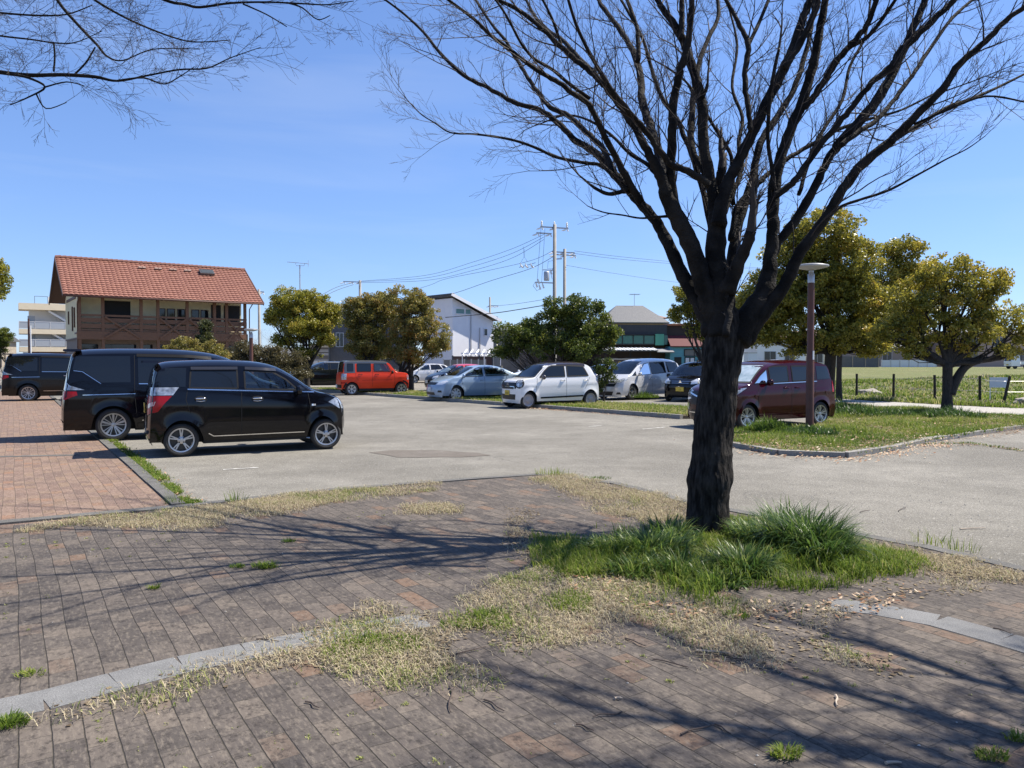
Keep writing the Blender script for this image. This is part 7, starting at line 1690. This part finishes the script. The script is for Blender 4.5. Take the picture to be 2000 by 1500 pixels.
tuft(563, 1058, .05, 120, .035, 'dark green weed spot in the branch shadow lines', 203, tone=(0, .4))
tuft(300, 1150, .035, 80, .04, 'small brownish weed below the left branch shadows', 204, tone=(.4, 1))
tuft(15, 1416, .07, 260, .05, 'green weed clump at the lower left frame edge', 205)
tuft(60, 1318, .06, 110, .03, 'flat straw weed near the left end of the granite band', 206, tone=(.6, 1))
tuft(1535, 1476, .05, 160, .05, 'spiky tuft near the bottom edge right of centre', 207, tone=(.4, 1))
tuft(1938, 1480, .05, 150, .04, 'low tuft in the lower right corner', 208, tone=(.3, 1))
tuft(1985, 1445, .035, 90, .04, 'tuft against the right frame edge above the corner one', 209, tone=(.4, 1))
tuft(460, 985, .10, 46, .16, 'upright grass sprig at the asphalt edge left of centre', 210, wd=.006, lean=(.2, .8), z=.0)
tuft(590, 975, .14, 110, .10, 'broad weed clump at the asphalt edge left of the tree shadow', 211, z=.01)
tuft(345, 985, .12, 46, .14, 'thin grass sprig on the kerb corner', 212, lean=(.2, .8), z=.01)
tuft(1085, 930, .22, 150, .13, 'dry grass sprig at the plaza corner', 213, tone=(.5, 1), lean=(.3, .9), z=.01)
tuft(1162, 935, .18, 260, .04, 'flat dark green weed on the asphalt beyond the plaza corner', 214, z=.0, tone=(.1, .6))
tuft(1820, 1062, .16, 40, .14, 'sparse sprig at the asphalt edge on the right', 215, lean=(.2, .8), z=.0, tone=(.3, 1)); tuft(1875, 1078, .14, 36, .13, 'sparse sprig at the asphalt edge beside the right kerb', 216, lean=(.2, .8), z=0, tone=(.3, 1))
tuft(1440, 1205, .07, 90, .05, 'small green weed in the dry grass right of the wide ring', 217); tuft(955, 1005+200, .08, 140, .07, 'green weed clump at the left of the wide dry ring', 218)
# green weeds along the left kerb of the parking bay
def weed_row():
    g = np.random.default_rng(77); a = k0+DN*.22; n = 13000; L = 18*g.random(n)**1.3; x = a.x+DX.x*L+g.normal(0, .07, n)*DN.x; y = a.y+DX.y*L+g.normal(0, .07, n)*DN.y
    m = vnoise(x, y, 2.2, 12)+.5*vnoise(x, y, 8, 14); k = m > .55; x, y = x[k], y[k]; n = len(x)
    V, F, A = blades(x, y, .01, .03+.05*g.random(n), .010, .7+1.0*g.random(n), np.clip(g.normal(.55, .25, n), 0, 1), 9, 3); stuff(np_mesh('kerb_weeds', V, F, M_ggreen, A), 'green weeds filling the gap along the left kerb', 'weeds')
    n = 500; L = 14*g.random(n)**1.2; x = a.x+DX.x*L+g.normal(0, .16, n)*DN.x; y = a.y+DX.y*L+g.normal(0, .16, n)*DN.y; litter('fallen_leaves', x, y, .012, .05, 'pale dead leaves caught along the left kerb weeds', 19)
def litter(name, x, y, z, size, label, seed):
    g = np.random.default_rng(seed); n = len(x); a = g.random(n)*6.28; l = size*(.5+.8*g.random(n)); w_ = l*.45; z0 = z+.004+.012*g.random(n)
    tx = np.cos(a); ty = np.sin(a); dz = g.normal(0, .35, n)*l
    V = np.stack([np.stack([x-tx*l/2, y-ty*l/2, z0], 1), np.stack([x-ty*w_/2, y+tx*w_/2, z0+abs(dz)*.3], 1), np.stack([x+tx*l/2, y+ty*l/2, z0+abs(dz)*.6], 1), np.stack([x+ty*w_/2, y-tx*w_/2, z0+.002], 1)], 1).reshape(-1, 3)
    return stuff(np_mesh(name, V, np.arange(n*4).reshape(-1, 4), M_leaf, np.repeat(g.random(n), 4)), label, 'leaf litter')
weed_row()
# ---- lush tuft round the big trunk
def lush():
    g = np.random.default_rng(404); parts = []; dark = []
    # long arching leaves in clumps (px, py, radius m, count, height)
    for (px, py, r, n, h) in ((1270, 1085, .30, 900, .42), (1190, 1085, .20, 420, .34), (1330, 1062, .16, 260, .30), (1330, 1120, .24, 520, .30), (1450, 1118, .22, 620, .40), (1500, 1060, .26, 700, .42), (1575, 1075, .30, 1150, .47), (1610, 1095, .20, 500, .40), (1450, 1046, .16, 240, .32), (1400, 1140, .22, 380, .22), (1240, 1120, .2, 300, .26), (1530, 1040, .2, 360, .40), (1300, 1050, .2, 330, .38)):
        c = G(px, py, ZP); rr = r*g.random(n)**.7; a = g.random(n)*6.283; x = c.x+rr*np.cos(a); y = c.y+rr*np.sin(a)*.8; az = np.arctan2(y-c.y, x-c.x)+g.normal(0, .6, n)
        big = px in (1575, 1610, 1530); hh = h*(.5+.6*g.random(n))*(.95 if big else .68); ln = .55+1.25*g.random(n)*(rr/r*.6+.5)
        dark.append(blades(x, y, ZP-.01, hh, .0125, ln, np.clip(g.normal(.40 if big else .62, .28, n), 0, 1), int(g.integers(1e6)), 5, az=az))
    V, F, A = merge(dark); stuff(np_mesh('long_grass', V, F, M_gdark, A, smooth=True), 'long arching dark green leaves round the foot of the bare tree')
    poly = px_poly([(1035, 1085), (1060, 1052), (1150, 1040), (1300, 1020), (1450, 1010), (1600, 1040), (1700, 1070), (1810, 1098), (1790, 1120), (1680, 1140), (1620, 1150), (1560, 1190), (1480, 1205), (1400, 1180), (1300, 1150), (1200, 1130), (1100, 1120), (1050, 1105)], ZP)
    x, y, m = scatter(poly, 13000, 405, thr=.30, soft=.45); n = len(x)
    cx = np.array([[G(px, py, ZP).x, G(px, py, ZP).y] for px, py in ((1240, 1090), (1450, 1150), (1600, 1100))]); d = np.min(np.hypot(x[:, None]-cx[None, :, 0], (y[:, None]-cx[None, :, 1])*1.3), 1)
    hh = (.07+.11*np.clip(1-d/.9, 0, 1))*(.4+.9*g.random(n)); parts.append(blades(x, y, ZP-.005, hh, .0055, .35+1.0*g.random(n), np.clip(g.normal(.68, .2, n)-.25*np.clip(1-d/.6, 0, 1), 0, 1), 406, 3))
    V, F, A = merge(parts); stuff(np_mesh('short_grass', V, F, M_ggreen, A), 'bright short green grass ringing the long leaves')
    poly = px_poly([(1060, 1120), (1200, 1130), (1400, 1190), (1600, 1180), (1780, 1140), (1800, 1165), (1600, 1220), (1400, 1220), (1150, 1170)], ZP)
    x, y, m = scatter(poly, 500, 407, thr=.3); litter('fallen_leaves', x, y, ZP, .04, 'scattered brown dead leaves in front of the green tuft', 408)
lush()
def patch_green(px, dens, h, label, seed, thr=.3, lean=1.0, z=ZP):
    x, y, m = scatter(px_poly(px, z), dens, seed, thr=thr); g = np.random.default_rng(seed); n = len(x)
    V, F, A = blades(x, y, z-.004, h*(.5+.8*g.random(n)), .005, .4+lean*g.random(n), np.clip(g.normal(.62, .22, n), 0, 1), seed+1, 3); stuff(np_mesh('short_grass', V, F, M_ggreen, A), label)
patch_green([(640, 1262), (700, 1245), (760, 1240), (830, 1262), (800, 1280), (700, 1285), (640, 1278)], 9000, .05, 'yellow-green grass streak on the foreground dry tongue', 501)
patch_green([(1060, 1170), (1120, 1158), (1160, 1180), (1130, 1200), (1070, 1196)], 9000, .06, 'green grass spot left of the wide dry ring', 502)
patch_green([(860, 1215), (960, 1195), (1000, 1210), (960, 1232), (880, 1230)], 8000, .05, 'green grass strip where the granite band meets the dry ring', 503)
patch_green([(1045, 1110), (1085, 1100), (1110, 1120), (1080, 1140), (1050, 1132)], 12000, .06, 'shaded green patch left of the lush tuft', 504)
# ---- island, median, field tufts
def area(poly, dens, z, h, wd, m, label, seed, thr=.3, soft=.25, tone=(.55, .25), lean=1.0, zf_=None, ns=(.5, 2.5), name='short_grass', hn=None):
    g = np.random.default_rng(seed); x, y, mm = scatter(poly, dens, seed, ns=ns, thr=thr, soft=soft); n = len(x)
    zz = z if zf_ is None else zf_(x, y); hm = 1.0 if hn is None else .5+1.6*np.clip(vnoise(x, y, hn, seed+40)-.25, 0, 1)
    V, F, A = blades(x, y, 0, h*(.5+.8*g.random(n))*hm, wd, .3+lean*g.random(n), np.clip(g.normal(*tone, n)+.5*(vnoise(x, y, .6, seed+50)-.5), 0, 1), seed+1, 2)
    k = len(V)//n if n else 1; V[:, 2] += np.repeat(np.broadcast_to(zz, n), k); return stuff(np_mesh(name, V, F, m, A), label)
area(isl_poly, 2000, .053, .11, .014, M_ggreen, 'rough green grass covering the right parking island', 601, thr=.22, tone=(.62, .22), hn=1.2)
area(isl_poly, 1100, .054, .07, .012, M_gdry, 'dry blades mixed in the island grass', 602, thr=.25, tone=(.5, .25), lean=1.5, name='dry_grass')
for q, (px, py, r, h, lb) in enumerate(((1500, 842, .5, .42, 'tall green tuft before the maroon wagon'), (1690, 812, .8, .5, 'tall dark tuft right of the largest camphor trunk'), (1640, 806, .8, .6, 'tall dark tuft at the foot of the largest camphor'), (1745, 812, .6, .35, 'dark tuft between the two camphor trunks on the island'), (1860, 815, .8, .42, 'dark tuft at the foot of the low right camphor'), (1580, 846, .6, .25, 'grass tuft round the lamp post foot'), (1255, 776, .7, .35, 'weed clump in front of the silver minivan'))):
    g = np.random.default_rng(700+q); c = G(px, py, .09); n = 900; rr = r*g.random(n)**.6; a = g.random(n)*6.283; x = rr*np.cos(a); y = rr*np.sin(a)
    V, F, A = blades(x, y, 0, h*(.35+.8*g.random(n))*(1-.5*rr/r), .020, .3+1.0*g.random(n), np.clip(g.normal(.3, .2, n), 0, 1), 720+q, 3); o = np_mesh('grass_tuft', V, F, M_gdark if q != 6 and q else M_ggreen, A); o.location = c; tag(o, lb, 'grass tuft', 'tall grass tufts')
mp_ = [(p.x, p.y) for p in med]
area(mp_, 700, .083, .11, .022, M_ggreen, 'patchy green grass on the middle parking strip', 611, thr=.26, tone=(.7, .25)); area(mp_, 600, .084, .06, .02, M_gdry, 'dry blades on the middle parking strip', 612, thr=.2, tone=(.5, .25), lean=1.5, name='dry_grass')
mz = np.vectorize(lambda a, b: mound(a, b)+.0)
def fz(x, y):
    o = np.zeros(len(x))
    for i in range(len(x)):
        y0 = field_near_y(x[i]); t_ = max(0, (y[i]-y0)/(108-y0))**(1/1.4); o[i] = mound(x[i], y[i])*min(1, .1+t_*12)+.02
    return o
fp = [(9.8, 36), (17, 36), (20, 34), (26, 28), (60, 26), (70, 60), (30, 66), (12, 60)]
g_ = G(1620, 777)
fpoly = [(p[0]+.0, p[1]+.25) for p in fx[1:-1]]+[(45, 30), (60, 62), (14, 62)]
area(fpoly, 60, 0, .16, .05, M_ggreen, 'rough green grass blades in the near field', 621, thr=.15, tone=(.6, .3), zf_=fz, hn=.4)
area(fpoly, 24, 0, .15, .05, M_gdry, 'straw blades in the near field', 622, thr=.3, tone=(.55, .25), zf_=fz, name='dry_grass', hn=.4)
edgep = [(p[0], p[1]-.3) for p in fx[1:-1]]+[(p[0], p[1]+.9) for p in fx[1:-1]][::-1]
area(edgep, 320, 0.02, .20, .022, M_ggreen, 'longer weeds along the field edge by the gravel lane', 623, thr=.25, tone=(.65, .3), hn=1.0)
lanev = px_poly([(1640, 800), (1780, 815), (1900, 822), (2000, 826), (2000, 836), (1850, 826), (1650, 815)])
# leaf litter along the island kerb
def kerb_litter(pts, n, spread, label, seed, z=.0, size=.06, off=-.25):
    g = np.random.default_rng(seed); seg = [(a, b) for a, b in zip(pts[:-1], pts[1:])]; L = np.array([(b-a).length for a, b in seg]); i = g.choice(len(seg), n, p=L/L.sum()); t = g.random(n)
    A_ = np.array([list(a.xy) for a, b in seg]); B_ = np.array([list(b.xy) for a, b in seg]); p = A_[i]*(1-t[:, None])+B_[i]*t[:, None]; x = p[:, 0]+g.normal(0, spread, n); y = p[:, 1]+off+g.normal(0, spread, n)
    litter('fallen_leaves', x, y, z, size, label, seed)
kerb_litter(isl[1:], 2600, .22, 'pinkish dead leaves drifted along the island kerb', 801)
kerb_litter(isl[1:], 900, .5, 'dead leaves thinly spread beside the island kerb', 802, off=.3, z=.1)
kerb_litter([m0-mn*.3, m0+mdir*7-mn*.3], 900, .2, 'dead leaves along the middle strip kerb', 803, off=0)
x_ = np.array([p[0] for p in isl_poly]); g = np.random.default_rng(3); xx, yy, mm = scatter(isl_poly, 30, 811, thr=.2); litter('fallen_leaves', xx, yy, .1, .07, 'pale dead leaves lying on the island grass', 812)
# asphalt weeds streak on the right
cr_ = [G(1740, 868), G(1850, 872), G(1900, 868), G(1990, 880)]
kerb_litter(cr_, 220, .08, 'dead leaves caught in the asphalt crack on the right', 821, off=0)
g = np.random.default_rng(9); n = 420; t = g.random(n); xs_ = []; 
pA = np.array([list(G(1730, 872).xy), list(G(1800, 868).xy), list(G(1900, 866).xy), list(G(2000, 882).xy)]); ii = g.integers(0, 3, n); pp_ = pA[ii]*(1-t[:, None])+pA[ii+1]*t[:, None]
V, F, A = blades(pp_[:, 0]+g.normal(0, .05, n), pp_[:, 1]+g.normal(0, .05, n), 0, .05*(.5+g.random(n)), .012, .5+g.random(n), g.random(n), 10, 2); stuff(np_mesh('crack_weeds', V, F, M_ggreen, A), 'weeds growing in the asphalt crack on the right', 'weeds')
# small gravel crumbs on asphalt and paving
def crumbs(poly, n, z, smin, smax, label, seed, m):
    g = np.random.default_rng(seed); P_ = np.array(poly); lo = P_.min(0); hi = P_.max(0); x = lo[0]+(hi[0]-lo[0])*g.random(n*3); y = lo[1]+(hi[1]-lo[1])*g.random(n*3); k = in_poly(x, y, poly); x, y = x[k][:n], y[k][:n]; n = len(x)
    s = smin+(smax-smin)*g.random(n)**3; base = np.array([[1, 0, 0], [0, 1, 0], [-1, 0, 0], [0, -1, 0], [0, 0, .8]]); a = g.random(n)*6.28; V = np.zeros((n, 5, 3))
    for i, b in enumerate(base):
        jit = .7+.6*g.random(n); V[:, i, 0] = x+(b[0]*np.cos(a)-b[1]*np.sin(a))*s*jit; V[:, i, 1] = y+(b[0]*np.sin(a)+b[1]*np.cos(a))*s*jit*.8; V[:, i, 2] = z+b[2]*s
    F = np.array([[0, 1, 4], [1, 2, 4], [2, 3, 4], [3, 0, 4]])[None]+(np.arange(n)*5)[:, None, None]
    return stuff(np_mesh('grit', V.reshape(-1, 3), F.reshape(-1, 3), m), label, 'grit')
M_grit = mat('grit_stone', (.42, .40, .36), .9, c2=(.22, .2, .18), scale=3)
crumbs(px_poly([(400, 990), (1050, 925), (1340, 980), (2000, 1110), (2300, 1100), (2300, 880), (1400, 880), (400, 900)]), 6000, .0, .003, .010, 'fine loose grit on the near asphalt', 31, M_grit)
crumbs([(-4, 2), (4, 2), (6, 7), (2, 10), (-5, 8)], 900, ZP, .002, .008, 'tiny loose stones on the brick paving', 32, M_grit)
# fallen twigs: separate sticks
M_stick = mat('dead_stick', (.07, .05, .04), .85); M_stickp = mat('pale_stick', (.38, .31, .24), .8)
def stick(name, px0, px1, r, m, label, bend=.02, z=None):
    z = ZP+.006 if z is None else z; a = G(*px0, z); b_ = G(*px1, z); c = a.lerp(b_, .5); n = Vector((-(b_-a).y, (b_-a).x, 0)).normalized()
    mb = MB(); pt = catmull([a-c, (a-c)*.4+n*bend*.5, (b_-c)*.4-n*bend*.3+Vector((0, 0, .004)), b_-c], 4); mb.tube(pt, [r*(1-.5*i/12) for i in range(13)], 6); return tag(mb.build(name, m, loc=c), label, 'stick', 'fallen sticks')
SP = [((1275, 1287), (1345, 1303), 0, 'dark stick on the front rim of the wide dry ring'), ((1360, 1270), (1426, 1276), 1, 'thick pale stick just in front of the wide dry ring'), ((1365, 1280), (1470, 1289), 0, 'long dark stick beside the thick pale one'), ((1330, 1434), (1395, 1415), 0, 'curved grey stick on the lower right paving'), ((1396, 1414), (1428, 1433), 0, 'dark stick crossing the curved grey one'), ((1632, 1358), (1635, 1378), 1, 'short upright pale stick on the right paving'), ((1215, 1390), (1158, 1400), 0, 'thin pale twig on the paving below the dry tongue'), ((1125, 1414), (1160, 1426), 0, 'dark bent twig on the lower centre paving'), ((878, 1340), (880, 1390), 0, 'dark twig pointing down from the foreground dry tongue'), ((945, 1366), (985, 1388), 0, 'black bark sliver right of the dry tongue tip'), ((596, 1370), (624, 1382), 0, 'dark sliver left of the dry tongue tip'), ((990, 1240), (1060, 1250), 0, 'twig lying across the small bare paving gap'), ((880, 1282), (950, 1262), 0, 'pale branched twig on the small bare paving gap'), ((1200, 1364), (1215, 1363), 1, 'tiny pale stick left of the long shadows'), ((1730, 1490), (1760, 1489), 1, 'small pale stick on the bottom edge'), ((1880, 1125), (1948, 1134), 0, 'dark stick at the right end of the kerb grass'), ((1850, 1120), (1885, 1142), 0, 'crooked dark stick left of the kerb end stick'), ((1875, 1033), (1925, 1031), 1, 'long pale stick on the asphalt at the right'), ((1755, 998), (1770, 990), 0, 'short stick on the asphalt behind the tuft'), ((1680, 1000), (1700, 996), 0, 'small dark stick on the asphalt near the tuft'), ((1940, 1226), (1975, 1237), 0, 'dark stick on the right granite band'), ((500, 1248), (545, 1252), 0, 'dark twig on the left granite band'), ((1220, 1246), (1262, 1262), 0, 'dark stick at the left rim of the wide ring'), ((690, 1232), (720, 1226), 1, 'pale twig in the small wisp of dry grass')]
for i, (a, b_, pl, lb) in enumerate(SP): stick('fallen_stick', a, b_, .007 if pl else .0045, M_stickp if pl else M_stick, lb, bend=.01 if pl else .02, z=.006 if 950 < a[1] < 1035 and a[0] > 1600 else None)
